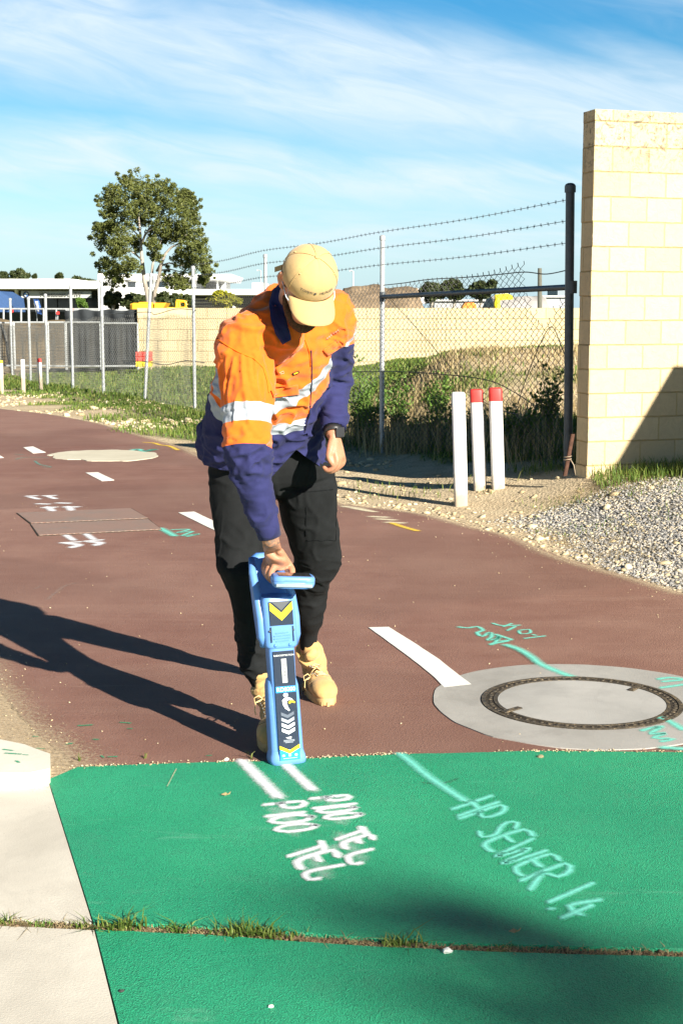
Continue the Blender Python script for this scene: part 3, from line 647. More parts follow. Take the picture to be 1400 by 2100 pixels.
# ------------------------------------------------------------------ limestone block walls
def mat_block(name, w, h, c1, c2, mort, stain_top=None, spots=.3):
    t = NT(name, .92, .1)
    g = t.n('ShaderNodeTexCoord'); o = t.xyz(g.outputs['Object'])
    cx = t.n('ShaderNodeCombineXYZ'); t.L.new(t.math('ADD', o[0], o[1]), cx.inputs[0]); t.L.new(o[2], cx.inputs[1])
    wob = t.n('ShaderNodeVectorMath', operation='ADD'); t.L.new(cx.outputs[0], wob.inputs[0])
    nn = t.n('ShaderNodeTexNoise'); t.L.new(g.outputs['Object'], nn.inputs['Vector']); nn.inputs['Scale'].default_value = 14; nn.inputs['Detail'].default_value = 4
    sc = t.n('ShaderNodeVectorMath', operation='SCALE'); sc.inputs['Scale'].default_value = .012 * h / .185; sb = t.n('ShaderNodeVectorMath', operation='SUBTRACT'); t.L.new(nn.outputs[1], sb.inputs[0]); sb.inputs[1].default_value = (.5, .5, .5)
    t.L.new(sb.outputs[0], sc.inputs[0]); t.L.new(sc.outputs[0], wob.inputs[1])
    br = t.n('ShaderNodeTexBrick'); t.L.new(wob.outputs[0], br.inputs['Vector'])
    br.offset = .5; br.inputs['Scale'].default_value = 1; br.inputs['Brick Width'].default_value = w; br.inputs['Row Height'].default_value = h
    br.inputs['Mortar Size'].default_value = .006 * h / .185; br.inputs['Mortar Smooth'].default_value = .3; br.inputs['Bias'].default_value = 0
    br.inputs['Color1'].default_value = (*c1, 1); br.inputs['Color2'].default_value = (*c2, 1); br.inputs['Mortar'].default_value = (*mort, 1)
    tex = t.noise(9 * .185 / h * 1.6, 7, .72, vec=g.outputs['Object'], dist=1.2)
    c = t.mix(t.math('MULTIPLY', t.ramp(tex, [(.46, 0), (.58, 1)]), .30), br.outputs[0], tuple(x * .72 for x in c1))
    c = t.mix(t.math('MULTIPLY', t.noise(2.2, 6, .7, vec=g.outputs['Object']), .25), c, (.60, .47, .27))
    if stain_top is not None:
        f = t.math('MULTIPLY', t.ramp(t.math('SUBTRACT', o[2], stain_top), [(.0, 0), (.35, 1)]), t.ramp(t.noise(16, 6, .75, vec=g.outputs['Object'], dist=1.8), [(.5, 0), (.6, 1)]))
        c = t.mix(t.math('MULTIPLY', f, .8), c, (.12, .10, .08))
    t.col(c)
    hh = t.math('SUBTRACT', t.math('MULTIPLY', tex, .9), t.math('MULTIPLY', br.outputs['Fac'], 1.2))
    t.bump(hh, .9, .012 * h / .185); return t.mat
WC = Vector((1.887, 11.2, 0)); WD = Vector((.951, .309, 0)); WN = Vector((-.309, .951, 0))
def block_wall(name, label, cat, base, rz, L, z0, z1, th, mat, capz=None, w=.3, h=.185, seed=0):
    o = empty(name, (base[0], base[1], 0), label, cat, rz=rz)
    return o
wm = mat_block('limestone_block', .307, .185, (.62, .50, .31), (.54, .42, .25), (.50, .37, .18), 2.45)
def wall_mesh(L, z0, z1, th, row, off, rough=.004, zlo=None):
    """wall in local coordinates: x along, y into the wall; each course slightly proud or set back, chipped arrises"""
    b = MB(); rr = random.Random(4); z = z1; rows = []
    z = off
    while z > z1: z -= row
    while z - row > z0: z -= row
    cuts = [z0]; 
    while z < z1:
        if z > z0 + .02: cuts.append(z)
        z += row
    cuts.append(z1)
    bm = bmesh.new()
    for i in range(len(cuts) - 1):
        a, c = cuts[i] + .0003, cuts[i + 1] - .0003
        j = rr.uniform(-rough, rough); k = rr.uniform(-rough * .6, rough * .6)
        for q in (0, 1): b.box((L / 2 + j + q * .003, th * (.25 + .5 * q) + k, (a + c) / 2), (L, th / 2 - .005, c - a), bev=.0022)
    b.box((L / 2 + .012, th / 2, (z0 + z1) / 2), (L - .024, th - .018, z1 - z0 - .02))
    return b
def place_local(o, base, rz):
    o.location = base; o.rotation_euler = (0, 0, rz)
ang = math.atan2(WD.y, WD.x)
e = wall_mesh(4.2, -.15, 3.0, .2, .185, 2.916).build('block_wall', wm); place_local(e, (WC.x, WC.y, 0), ang)
# brick rows must meet the modelled courses: shift material by choosing the object origin at a course line
e.location.z = 2.916 - 16 * .185; e.data.transform(Matrix.Translation((0, 0, -e.location.z)))
tag(e, 'tall cream limestone block wall end standing at the right edge, stained along its top course', 'wall')
# unseen block box, added to cast the shadow edge on the wall
ph = empty('shadow_caster', (4.91, 8.10, 0), 'cream block box added out of view at right to shade the wall', 'building', rz=ang)
b = MB(); b.box((1.95, -.89, 1.3), (3.8, 1.66, 2.9)); o = b.build('wall', wm); o.parent = ph
b = MB(); b.box((2.0, -.89, 2.86), (4.0, 1.78, .16), bev=.004); o = b.build('roof', simple('roof_sheet', (.4, .42, .42), .4, .5)); o.parent = ph
b = MB(); b.box((-.01, -.72, 1.0), (.05, .85, 2.0), bev=.01); o = b.build('door', simple('door_paint', (.12, .2, .16), .5, .4)); o.parent = ph
# far wall
fwm = mat_block('far_limestone_block', .62, .335, (.56, .47, .30), (.52, .43, .26), (.42, .32, .16), None)
x0 = P(283, 700, Y=46).x
e = wall_mesh(26, -.6, 1.63, .3, .335, 1.63, .006).build('block_wall', fwm); place_local(e, (x0, 46, 0), 0); e.location.z = 1.63 - 7 * .335; e.data.transform(Matrix.Translation((0, 0, -e.location.z)))
tag(e, 'long low cream limestone retaining wall across the far side of the grass', 'wall')
# ------------------------------------------------------------------ fence
M['galv'] = simple('galvanised_steel', (.42, .44, .45), .45, .5, .35, .18, 14, .2, 80, .001)
M['galv_dark'] = simple('dark_and_shaded_steel', (.085, .10, .115), .5, .5, .3, .2, 14)  # rail's dark paint; on the corner post, shade put into the colour
M['wire'] = simple('fence_wire', (.10, .10, .10), .6, .4, .4, .2, 30)
M['wire_far'] = simple('dull_fence_wire', (.16, .16, .15), .7, .3, .2, .2, 30)
M['barb'] = simple('barbed_wire', (.12, .13, .15), .6, .4, .4, .2, 30)
def fpost(name, base, top, r, mat, label, group=None, cap=True, cat='fence post'):
    e = empty(name, base, label, cat, group); b = MB(); b.tube([Vector(base) - Vector((0, 0, .1)), top], r, 14)
    t = Vector(top); d = (t - Vector(base)).normalized()
    b.build('pole', mat, e, True); auto_smooth(e.children[0])
    if cap:
        b = MB(); b.tube([t - d * r * 1.1, t + d * r * .3], r * 1.25, 14); b.ball(t + d * r * .3, (r * 1.22, r * 1.22, r * .7), 14); auto_smooth(b.build('cap', mat, e))
    return e
tops = {}
def fp(i, basepx=None, label='', Htop=2.27, mat=None, r=.024, lean=(0, 0), cap=True):
    x, y = FENCE[i]; z = hz(x, y); t = Vector((x + lean[0], y + lean[1], z + Htop)); tops[i] = (Vector((x, y, z)), t)
    return fpost('fence_post', (x, y, z), t, r, mat or M['galv'], label, 'posts of the chain link fence', cap)
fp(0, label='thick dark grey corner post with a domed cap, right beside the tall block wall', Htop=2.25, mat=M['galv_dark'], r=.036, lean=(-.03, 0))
fp(1, label='slim pale post between the worker and the block wall, the rail ends on it', Htop=2.27, r=.026)
fp(2, label='post whose top shows just left of the cap of the worker', Htop=2.24, lean=(0, 0))
fp(3, label='straight post directly left of the worker, in front of the white building', Htop=2.24, r=.027)
fp(4, label='leaning pale post in front of the trunk of the big gum tree', Htop=2.25, r=.030, lean=(.16, 0))
fp(5, label='grey post in front of the white fin of the building', Htop=2.25, r=.032)
fp(6, label='fence post crossing the right end of the lettered sign', Htop=2.25, r=.034)
fp(7, label='fence post crossing the middle of the lettered sign', Htop=2.25, r=.034)
fp(8, label='fence post just left of the blue and white flag', Htop=2.25, r=.036)
fp(9, label='fence post below the left end of the white roof, second from the left edge', Htop=2.25, r=.036)
fp(10, label='fence post at the left edge of the photo', Htop=2.25, r=.036)
# rail of the corner panel
a = Vector((FENCE[0][0], FENCE[0][1], 1.70)); c = Vector((FENCE[1][0], FENCE[1][1], 1.66))
re_ = empty('fence_rail', a, 'dark steel top rail running from the corner post to the slim post', 'rail')
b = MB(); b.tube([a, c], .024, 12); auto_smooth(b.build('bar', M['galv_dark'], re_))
for p in (a, c):
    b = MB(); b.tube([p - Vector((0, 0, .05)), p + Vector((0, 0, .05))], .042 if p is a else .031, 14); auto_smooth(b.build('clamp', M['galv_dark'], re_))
def zig_panel(name, A, B, zA, zB, h, label, pitch=.055, r=.0016, mat=None, sag=.02, torn=None, seed=0, hook=True, group=None, cell=.031):
    """chain link mesh: interlocked zigzag wires as three-sided tubes"""
    A = Vector((A[0], A[1], 0)); B = Vector((B[0], B[1], 0)); L = (B - A).length; d = (B - A).normalized(); nrm = Vector((-d.y, d.x, 0))
    n = int(L / pitch); m = int(h / cell); V = []; F = []
    rr = np.random.default_rng(seed)
    K = np.arange(m + 1)
    for i in range(n):
        hh = K
        u = i * pitch + pitch * .5 * np.where((K + 0) % 2 == 0, 1.05, -.05) + pitch * .0
        u = (i + .5) * pitch + np.where(K % 2 == 0, -1, 1) * pitch * .53 * (1 if i % 2 == 0 else -1)
        if i % 2: pass
        v = K * cell
        s = u / L
        z = zA + (zB - zA) * s + v + sag * np.sin(s * 9 + seed) * (v / h) - .02 * np.sin(s * 3.14) * (v / h)
        off = .03 * np.sin(s * 11 + seed * 2) * np.sin(v / h * 3.1) + .004 * np.where(K % 2 == 0, 1, -1)
        keep = len(K)
        if torn is not None:
            keep = int(len(K) * torn(s[0]));
        pts = np.stack([A.x + d.x * u + nrm.x * off, A.y + d.y * u + nrm.y * off, z], -1)[:keep]
        if len(pts) < 3: continue
        if hook: # knuckled or barbed tip
            tip = pts[-1] + np.array([d.x * .012, d.y * .012, .028]); pts = np.vstack([pts, tip])
        base = len(V) * 0 + (len(V))
        tri = [(0, r), (-r * .87, -r * .5), (r * .87, -r * .5)]
        q = len(pts)
        for (ta, tb) in tri:
            V.extend((pts + np.array([nrm.x * tb + d.x * ta, nrm.y * tb + d.y * ta, 0])).tolist())
        for k in range(q - 1):
            for j in range(3):
                j2 = (j + 1) % 3; F.append((base + j * q + k, base + j2 * q + k, base + j2 * q + k + 1, base + j * q + k + 1))
    o = npmesh(name, np.array(V), np.array(F), mat or M['wire'])
    return tag(o, label, 'chain link mesh', group)
grp = 'chain link mesh panels'
def tornf(s): return 1.0 if s > .22 else (.93 - .25 * math.sin(s / .22 * 3.14) if s > .03 else .8)
zs = [hz(*p) for p in FENCE]
zig_panel('chain_link_mesh', FENCE[0], FENCE[1], zs[0] + .02, zs[1] + .02, 1.72, 'chain link mesh between the corner post and slim post, torn at top right', r=.0032, torn=tornf, seed=1, group=grp)
labs = ['chain link mesh behind the worker, left of the slim post', 'chain link mesh behind the right shoulder of the worker', 'chain link mesh between the leaning post and the post left of the worker', 'chain link mesh between the leaning post and the white fin', 'sagging chain link mesh below the right end of the lettered sign', 'chain link mesh below the lettered sign', 'chain link mesh below the blue flag', 'chain link mesh near the left edge of the photo', 'chain link mesh at the left edge of the photo']
for i in range(1, 10):
    zig_panel('chain_link_mesh', FENCE[i], FENCE[i + 1], zs[i] + .02, zs[i + 1] + .02, 1.74 if i < 3 else 1.50, labs[i - 1], r=.0030 if i < 3 else .0038, mat=M['wire'] if i < 3 else M['wire_far'], pitch=.055 if i < 4 else .075, cell=.031 if i < 4 else .045, seed=i + 1, group=grp, sag=.03)
def wire(name, pts, r, mat, label, barbs=0, sub=14, group=None):
    pp = []
    for i in range(len(pts) - 1):
        p0 = pts[max(i - 1, 0)]; p1 = pts[i]; p2 = pts[i + 1]; p3 = pts[min(i + 2, len(pts) - 1)]
        for k in range(sub):
            t = k / sub; pp.append(.5 * ((2 * p1) + (p2 - p0) * t + (2 * p0 - 5 * p1 + 4 * p2 - p3) * t * t + (3 * p1 - p0 - 3 * p2 + p3) * t ** 3))
    pp.append(pts[-1]); b = MB(); b.tube(pp, r, 4)
    if barbs:
        acc = 0; rr = random.Random(3)
        for i in range(len(pp) - 1):
            a, c = pp[i], pp[i + 1]; L = (c - a).length; d = (c - a).normalized()
            while acc < L:
                q = a + d * acc; s = Vector((rr.uniform(-.3, .3), rr.uniform(-.3, .3), 1)).normalized()
                for sg in (1, -1):
                    b.tube([q - s * .016 * sg + d * .004 * sg, q + s * .016 * sg + d * .014 * sg], r * .8, 3)
                b.ball(q, (.006, .006, .005), 6)
                acc += barbs
            acc -= L
    return tag(b.build(name, mat, None, True), label, 'wire', group)
for (k, z0, lab) in ((0, 2.39, 'topmost of the three barbed wires above the mesh'), (1, 2.225, 'middle one of the three barbed wires above the mesh'), (2, 2.05, 'lowest of the three barbed wires above the mesh')):
    pts = []
    for i in range(0, 4):
        x, y = FENCE[i]; zz = z0 - (.06 if i == 1 else .10 if i == 2 else .18 if i == 3 else 0); pts.append(Vector((x - .03, y - .03, zz)))
        if i < 3:
            x2, y2 = FENCE[i + 1]; zn = z0 - (.06, .10, .18)[i]; pts.append(Vector(((x + x2) / 2, (y + y2) / 2, (zz + zn) / 2 - .012)))
    wire('barbed_wire', pts, .0023, M['barb'], lab, .125, group='barbed wires')
def onf(px, py, off=-.04):  # point on the corner panel plane seen at a pixel
    A = Vector((*FENCE[0], 0)); B = Vector((*FENCE[1], 0)); d = (B - A).normalized(); n = Vector((-d.y, d.x, 0)); o = Vector((0, 0, H)); r = (P(px, py, Y=10) - o)
    t = (A - o).dot(n) / r.dot(n); return o + r * t * (1 + off / 12)
wire('loose_wire', [onf(1170, 552), onf(1120, 562), onf(1075, 558), onf(1020, 563), onf(950, 569), onf(880, 573), onf(830, 580), onf(785, 585)], .0045, M['wire'], 'wavy support wire woven through the mesh above the rail')
wire('loose_wire', [onf(700, 763), onf(785, 762), onf(860, 764), onf(950, 772), onf(1010, 783), onf(1060, 808), onf(1100, 835)], .0045, M['wire'], 'drooping wire across the lower middle of the mesh')
wire('loose_wire', [onf(800, 615), onf(860, 680), onf(935, 766), onf(1000, 830), onf(1060, 850)], .0040, M['wire'], 'loose wire running diagonally down through the mesh')
wire('loose_wire', [onf(1060, 830), onf(1090, 745), onf(1127, 671), onf(1150, 710), onf(1163, 745), onf(1176, 780)], .0045, M['wire'], 'bent wire forming a peak in the mesh beside the corner post')
wire('loose_wire', [P(0, 660, Y=47.5), P(12, 690, Y=46), P(20, 740, Y=45), P(30, 770, Y=44)], .05, M['wire_far'], 'dark sagging wire roll at the left edge of the fence')
for pts, lab in (([P(420, 744, Y=22.9), P(380, 740, Y=23.2), P(340, 748, Y=24.5), P(300, 742, Y=26.3), P(250, 738, Y=28)], 'sagging strand low on the fence between the leaning post and the worker'), ([P(402, 636, Y=22.9), P(360, 634, Y=24.5), P(318, 645, Y=25.8), P(300, 640, Y=26.5), P(213, 645, Y=29.4)], 'slack strand at the top of the mesh left of the worker')):
    wire('loose_wire', pts, .006, M['wire'], lab)
# ------------------------------------------------------------------ marker bollards
def mat_post():
    t = NT('white_marker_paint', .55, .35); c = t.mix(t.math('MULTIPLY', t.ramp(t.noise(9, 6, .75, sxyz=(1, 1, .3)), [(.5, 0), (.75, 1)]), .35), (.74, .73, .70), (.46, .42, .36))
    z = t.xyz()[2]; f = t.math('MULTIPLY', t.ramp(t.math('SUBTRACT', t.math('MULTIPLY', t.math('ADD', z, .35), 1.0), t.math('MULTIPLY', t.noise(14, 5, .7), .35)), [(.25, 1), (.45, 0)]), .8)
    c = t.mix(f, c, (.34, .25, .15)); t.col(c); t.bump(t.noise(60, 4), .2, .001); return t.mat
M['pvc'] = mat_post()
M['red'] = simple('red_paint', (.62, .035, .03), .5, .4, 0, .15, 20); M['yel'] = simple('yellow_paint', (.8, .6, .03), .5, .4, 0, .12, 20)
def bollard(bpx, tpx, bandpx, mat, label, Y=None, w=.052, z=None):
    # solve the base on the terrain
    Y = Y or 11.0
    for _ in range(25):
        p = P(*bpx, Y=Y); zz = hz(p.x, p.y) if z is None else z; Y += (p.z - zz) * 4 * .8 if abs(p.z - zz) > 1e-4 else 0; Y = max(6, min(Y, 45))
    p = P(*bpx, Y=Y); t = P(*tpx, Y=p.y); e = empty('marker_post', p, label, 'bollard', 'marker posts'); h = (t - p)
    def sec(q, s): 
        return (q, Vector((w * s, 0, 0)), Vector((0, w * .8 * s, 0)))
    def body(b, a, c, top=True, k=1.0):
        n = 28; vs = []; lv = [(a, k), (c, k)] + ([(c + (c - a) * 0 + .010, k * .93), (c + .016, k * .75)] if top else [])
        for f, s in lv:
            q = p + h.normalized() * f
            for i in range(n):
                an = 2 * math.pi * i / n; ca, sa = math.cos(an), math.sin(an); ex = .55
                vs.append(q + Vector((w * s * math.copysign(abs(ca) ** ex, ca), w * .85 * s * math.copysign(abs(sa) ** ex, sa), 0)))
        fs = [(i * n + j, i * n + (j + 1) % n, (i + 1) * n + (j + 1) % n, (i + 1) * n + j) for i in range(len(lv) - 1) for j in range(n)]
        fs.append(tuple(reversed(range(n)))); fs.append(tuple((len(lv) - 1) * n + j for j in range(n))); b.add(vs, fs)
    L = h.length
    if bandpx:
        bl = L * bandpx; b = MB(); body(b, -.15, L - bl, False); auto_smooth(b.build('post', M['pvc'], e)); b = MB(); body(b, L - bl, L - .016, True, 1.03); auto_smooth(b.build('cap_band', mat, e))
    else:
        b = MB(); body(b, -.15, L - .016); auto_smooth(b.build('post', M['pvc'], e))
    return e, p
e, BP1 = bollard((945, 1037), (939, 804), 0, None, 'plain white marker post without a red band, left of the two red topped ones')
e, BP2 = bollard((984, 1004), (976, 798), .13, M['red'], 'white marker post with a red painted top, middle of the three by the fence')
e, BP3 = bollard((1021, 1002), (1015, 795), .13, M['red'], 'white marker post with a red painted top, nearest the block wall')
print('BOLLARDS', BP1, BP2, BP3, hz(1.9, 11.1), hz(1.8, 8))
for bp, tp, bd, m, lab in (((5, 806), (2, 739), .09, M['yel'], 'far marker post with a yellow top at the left edge'), ((49, 805), (47, 737), 0, None, 'far plain white marker post near the left edge'), ((85, 801), (81, 735), .12, M['red'], 'far white marker post with a red top near the left edge')):
    bollard(bp, tp, bd, m, lab, Y=28, w=.042)
# rusty star picket beside the wall
a = P(1157, 976, Y=11.15); c = P(1173, 890, Y=11.15)
pk = empty('star_picket', a, 'rusty steel picket leaning between the corner post and the block wall', 'stake')
b = MB(); d = (c - a)
for q in (0, 2.09, 4.19):
    s = Vector((math.cos(q), math.sin(q), 0)) * .018; n = Vector((-math.sin(q), math.cos(q), 0)) * .003
    b.hexa([a - n, a + s - n, a + s + n, a + n, c - n, c + s - n, c + s + n, c + n])
b.build('stake', simple('rust', (.09, .045, .03), .8, .3, .2, .35, 30), pk)
b = MB(); q = a + d * .35; b.tube([q + Vector((.03 * math.cos(k * .6), .03 * math.sin(k * .6), .002 * k)) for k in range(24)], .003, 5); b.tube([q + Vector((.02, 0, .02)), q + Vector((.05, 0, -.03)), q + Vector((.06, -.02, -.10))], .004, 5)
b.build('tie_wire', simple('tie_wire', (.35, .28, .2), .6, .4, .3), pk, True)
# ------------------------------------------------------------------ scattered stones, grass, debris
def ico():
    t = (1 + 5 ** .5) / 2; v = np.array([(-1, t, 0), (1, t, 0), (-1, -t, 0), (1, -t, 0), (0, -1, t), (0, 1, t), (0, -1, -t), (0, 1, -t), (t, 0, -1), (t, 0, 1), (-t, 0, -1), (-t, 0, 1)], float)
    v /= np.linalg.norm(v[0]); f = np.array([(0, 11, 5), (0, 5, 1), (0, 1, 7), (0, 7, 10), (0, 10, 11), (1, 5, 9), (5, 11, 4), (11, 10, 2), (10, 7, 6), (7, 1, 8), (3, 9, 4), (3, 4, 2), (3, 2, 6), (3, 6, 8), (3, 8, 9), (4, 9, 5), (2, 4, 11), (6, 2, 10), (8, 6, 7), (9, 8, 1)]); return v, f
def in_view(x, y, z, pad=60):
    zc = y * math.cos(PITCH) + (H - z) * math.sin(PITCH); px = 700 + x / zc * FPX
    py = 1050 + ((H - z) * math.cos(PITCH) - y * math.sin(PITCH)) / zc * FPX
    return (px > -pad) & (px < 1400 + pad) & (py > -pad) & (py < 2100 + pad)
def stones(name, x, y, size, mat, label, sink=.3, flat=.7, zoff=0):
    n = len(x); iv, ifc = ico(); z = hgt(x, y) + zoff
    j = RNG.uniform(.7, 1.25, (n, 12, 1)); s = size[:, None, None] * np.stack([RNG.uniform(.7, 1.2, n), RNG.uniform(.7, 1.2, n), RNG.uniform(.5, .9, n) * flat], -1)[:, None, :]
    v = iv[None] * j * s; a = RNG.uniform(0, 6.28, n); ca, sa = np.cos(a)[:, None], np.sin(a)[:, None]
    vx = v[..., 0] * ca - v[..., 1] * sa; vy = v[..., 0] * sa + v[..., 1] * ca
    b = RNG.uniform(-.5, .5, n)[:, None]; vz = v[..., 2] * np.cos(b) + vx * np.sin(b); vx = vx * np.cos(b) - v[..., 2] * np.sin(b)
    V = np.stack([vx + x[:, None], vy + y[:, None], vz + z[:, None] + size[:, None] * flat * (.6 - sink)], -1).reshape(-1, 3)
    F = (ifc[None] + (np.arange(n) * 12)[:, None, None]).reshape(-1, 3)
    o = npmesh(name, V, F, mat); tag(o, label, kind='stuff'); return o
def mat_stone(name, stops):
    t = NT(name, .9, .2); t.col(t.mix(t.math('MULTIPLY', t.noise(60, 4), .3), t.ramp(t.island(), stops), stops[0][1])); t.bump(t.noise(90, 3), .4, .004); return t.mat
M['gravel'] = mat_stone('grey_gravel', [(0, (.15, .15, .15)), (.4, (.29, .28, .27)), (.7, (.38, .36, .33)), (.85, (.52, .43, .30)), (1, (.60, .50, .36))])
M['rubble'] = mat_stone('limestone_rubble', [(0, (.34, .26, .15)), (.5, (.52, .42, .26)), (1, (.66, .57, .40))])
def sample(n, x0, x1, y0, y1): return RNG.uniform(x0, x1, n), RNG.uniform(y0, y1, n)
x, y = sample(60000, .5, 3.0, 6.9, 11.2); gm = gravel_mask(x, y) * (.25 + .75 * sm(.9 + fnoise(x, y, 3.5, 41))); d = poly_sdf(x, y, coarse_poly)
k = (RNG.random(len(x)) < gm * (.45 + .55 * sm(.8 + fnoise(x, y, 5.0, 43)))) & in_view(x, y, .1) & (d > .0); x, y = x[k][:26000], y[k][:26000]
stones('gravel', x, y, RNG.uniform(.006, .015, len(x)), M['gravel'], 'loose grey gravel on the verge at right')
# rubble along both edges
xs, ys = [], []
x, y = sample(9000, -.3, 3, 6.9, 13); d = poly_sdf(x, y, coarse_poly); w = np.exp(-np.abs(d - .12) / .18) * .7 + .10 * (d > 0); k = (RNG.random(len(x)) < w * .42) & (d > -.05) & in_view(x, y, .1) & (fence_side(x, y) < -.1); xs.append(x[k]); ys.append(y[k])
x, y = sample(16000, -8, .5, 13, 30); d = poly_sdf(x, y, coarse_poly); w = sm(d / .2) * sm((-fence_side(x, y) + .2) / .3) * sm(.3 + fnoise(x, y, 1.4, 51)); k = (RNG.random(len(x)) < w * .5) & (d > 0); xs.append(x[k]); ys.append(y[k])
x = np.concatenate(xs); y = np.concatenate(ys); sz = RNG.uniform(.008, .03, len(x)) * np.where(RNG.random(len(x)) < .1, 1.8, 1)
stones('limestone_rubble', x, y, sz * np.where(y > 13, 1.5, 1), M['rubble'], 'pale limestone rubble scattered along the edges of the path', .45)
# crumbs spilling onto the asphalt edge and near-left sand
x, y = sample(26000, -3, 3, 4.6, 12); d = poly_sdf(x, y, coarse_poly); w = np.exp(-np.abs(d) / .10) + .9 * ((x < -1.0) & (y < 7.5) & (d > -.0)) + .03 * (d < 0); k = (RNG.random(len(x)) < w * .4) & in_view(x, y, 0) & ((y > 4.95) | (d > 0)); x, y = x[k], y[k]; d = d[k]
o = stones('sand_crumbs', x, y, RNG.uniform(.0018, .0055, len(x)), M['rubble'], 'small stones and coarse sand crumbs along the edge of the path', .2, zoff=np.where(d < .03, .015 * (1 - sm((d + .01) / .04)), 0))
def blades(name, x, y, hgt_, wid, mat, label, lean=.35, zoff=0, kind='stuff', curl=True, zfun=None):
    n = len(x); z = (hgt(x, y) if zfun is None else zfun(x, y)) + zoff - .005; a = RNG.uniform(0, 6.28, n); la = RNG.uniform(0, 6.28, n); ln = np.abs(RNG.normal(0, lean, n)) * hgt_
    dx = np.cos(a) * wid / 2; dy = np.sin(a) * wid / 2; lx = np.cos(la) * ln; ly = np.sin(la) * ln
    p = lambda fx, fz, s: np.stack([x + lx * fx + dx * s, y + ly * fx + dy * s, z + hgt_ * fz], -1)
    V = np.stack([p(0, 0, -1), p(0, 0, 1), p(.35, .6, .8), p(.35, .6, -.8), p(1, 1 - .25 * lean, .08), p(1, 1 - .25 * lean, -.08)], 1).reshape(-1, 3)
    b = (np.arange(n) * 6)[:, None]; F = np.concatenate([b + np.array([[0, 1, 2, 3]]), b + np.array([[3, 2, 4, 5]])], 1).reshape(-1, 4)
    o = npmesh(name, V, F, mat); return tag(o, label, kind=kind) if kind else o
M['grass'] = leafmat('green_grass', [(0, (.045, .085, .012)), (.45, (.10, .165, .025)), (.75, (.19, .22, .05)), (1, (.42, .36, .15))])
M['dry'] = leafmat('dry_grass', [(0, (.22, .16, .07)), (.5, (.40, .31, .16)), (1, (.52, .43, .25))])
M['weed'] = leafmat('weed_leaves', [(0, (.05, .10, .018)), (.5, (.10, .19, .03)), (1, (.20, .29, .07))])
xs, ys, hs, ws = [], [], [], []
def addp(n, x0, x1, y0, y1, h0, h1, w, wf):
    x, y = sample(n, x0, x1, y0, y1); k = (RNG.random(n) < wf(x, y)) & in_view(x, y, 0, 40); x, y = x[k], y[k]; xs.append(x); ys.append(y); hs.append(RNG.uniform(h0, h1, len(x)) * (.6 + .5 * np.clip(fnoise(x, y, 2.0, 61) + .5, 0, 1.6))); ws.append(np.full(len(x), w))
gm = lambda x, y: grass_mask(x, y)
addp(46000, -10, 6, 26, 46, .04, .12, .03, gm)
addp(42000, -6, 5.2, 17, 26, .03, .10, .018, gm)
addp(22000, -2, 4, 11.5, 17, .03, .14, .012, gm)
addp(9000, 1.0, 3.2, 9.9, 12.2, .02, .09, .006, lambda x, y: gm(x, y) * .8)
addp(2600, 1.3, 3.2, 9.4, 11.3, .02, .07, .006, lambda x, y: sm(fnoise(x, y, 4.2, 77) + .1) * .6)
addp(4500, 1.9, 3.2, 10.7, 11.6, .07, .20, .007, lambda x, y: np.where((x - 1.9) * .31 - (y - 11.2) * .95 > .03, .45, 0))
addp(1200, -.5, 1.2, 11.0, 13, .03, .08, .007, lambda x, y: (poly_sdf(x, y, coarse_poly) > .25) * .35 * sm(.3 + fnoise(x, y, 4, 71)))
x = np.concatenate(xs); y = np.concatenate(ys); blades('grass', x, y, np.concatenate(hs), np.concatenate(ws), M['grass'], 'green grass beyond and along the fence')
x, y = sample(14000, -1.6, 2.2, 12.2, 20); fs = fence_side(x, y); k = (RNG.random(len(x)) < sm((fs + .3) / .3) * sm((3.0 - fs) / 1.5) * sm(fnoise(x, y, 1.6, 81) + .4) * .8 * np.where(x > .9, .5, 1)) & in_view(x, y, 0); x, y = x[k], y[k]
blades('dry_grass', x, y, RNG.uniform(.12, .42, len(x)), np.full(len(x), .009), M['dry'], 'dry straw coloured grass along the fence behind the worker')
x, y = sample(16000, .2, 4.5, 17.2, 24); k = (RNG.random(len(x)) < .75 * sm(fnoise(x, y, 1.9, 87) + .6)) & in_view(x, y, .3); x, y = x[k], y[k]
blades('dry_grass', x, y, RNG.uniform(.03, .12, len(x)), np.full(len(x), .013), M['dry'], 'short dry yellow grass on the bank behind the fence')
x, y = sample(16000, .9, 3.0, 7.4, 10.9); k = (RNG.random(len(x)) < sm(fnoise(x, y, 2.6, 91) * 1.3 + .25) * .95) & in_view(x, y, 0) & (poly_sdf(x, y, coarse_poly) > .15); x, y = x[k], y[k]
blades('dry_straw', x, y, RNG.uniform(.01, .04, len(x)), np.full(len(x), .0042), M['dry'], 'dry straw lying over the gravel', lean=2.6)
x, y = sample(1400, -1.25, 2.3, 4.80, 4.95); yy = np.interp(x, [p[0] for p in seam], [p[1] for p in seam]) + RNG.normal(0, .008, len(x)); k = in_view(x, yy, 0) & (RNG.random(len(x)) < .35 + .4 * fnoise(x, yy, 9, 3)); x, yy = x[k], yy[k]
stones('border_grit', x, yy, RNG.uniform(.0015, .0042, len(x)), M['rubble'], 'pale grit along the border between red path and green paint', .2, zoff=.004 - hgt(x, yy))
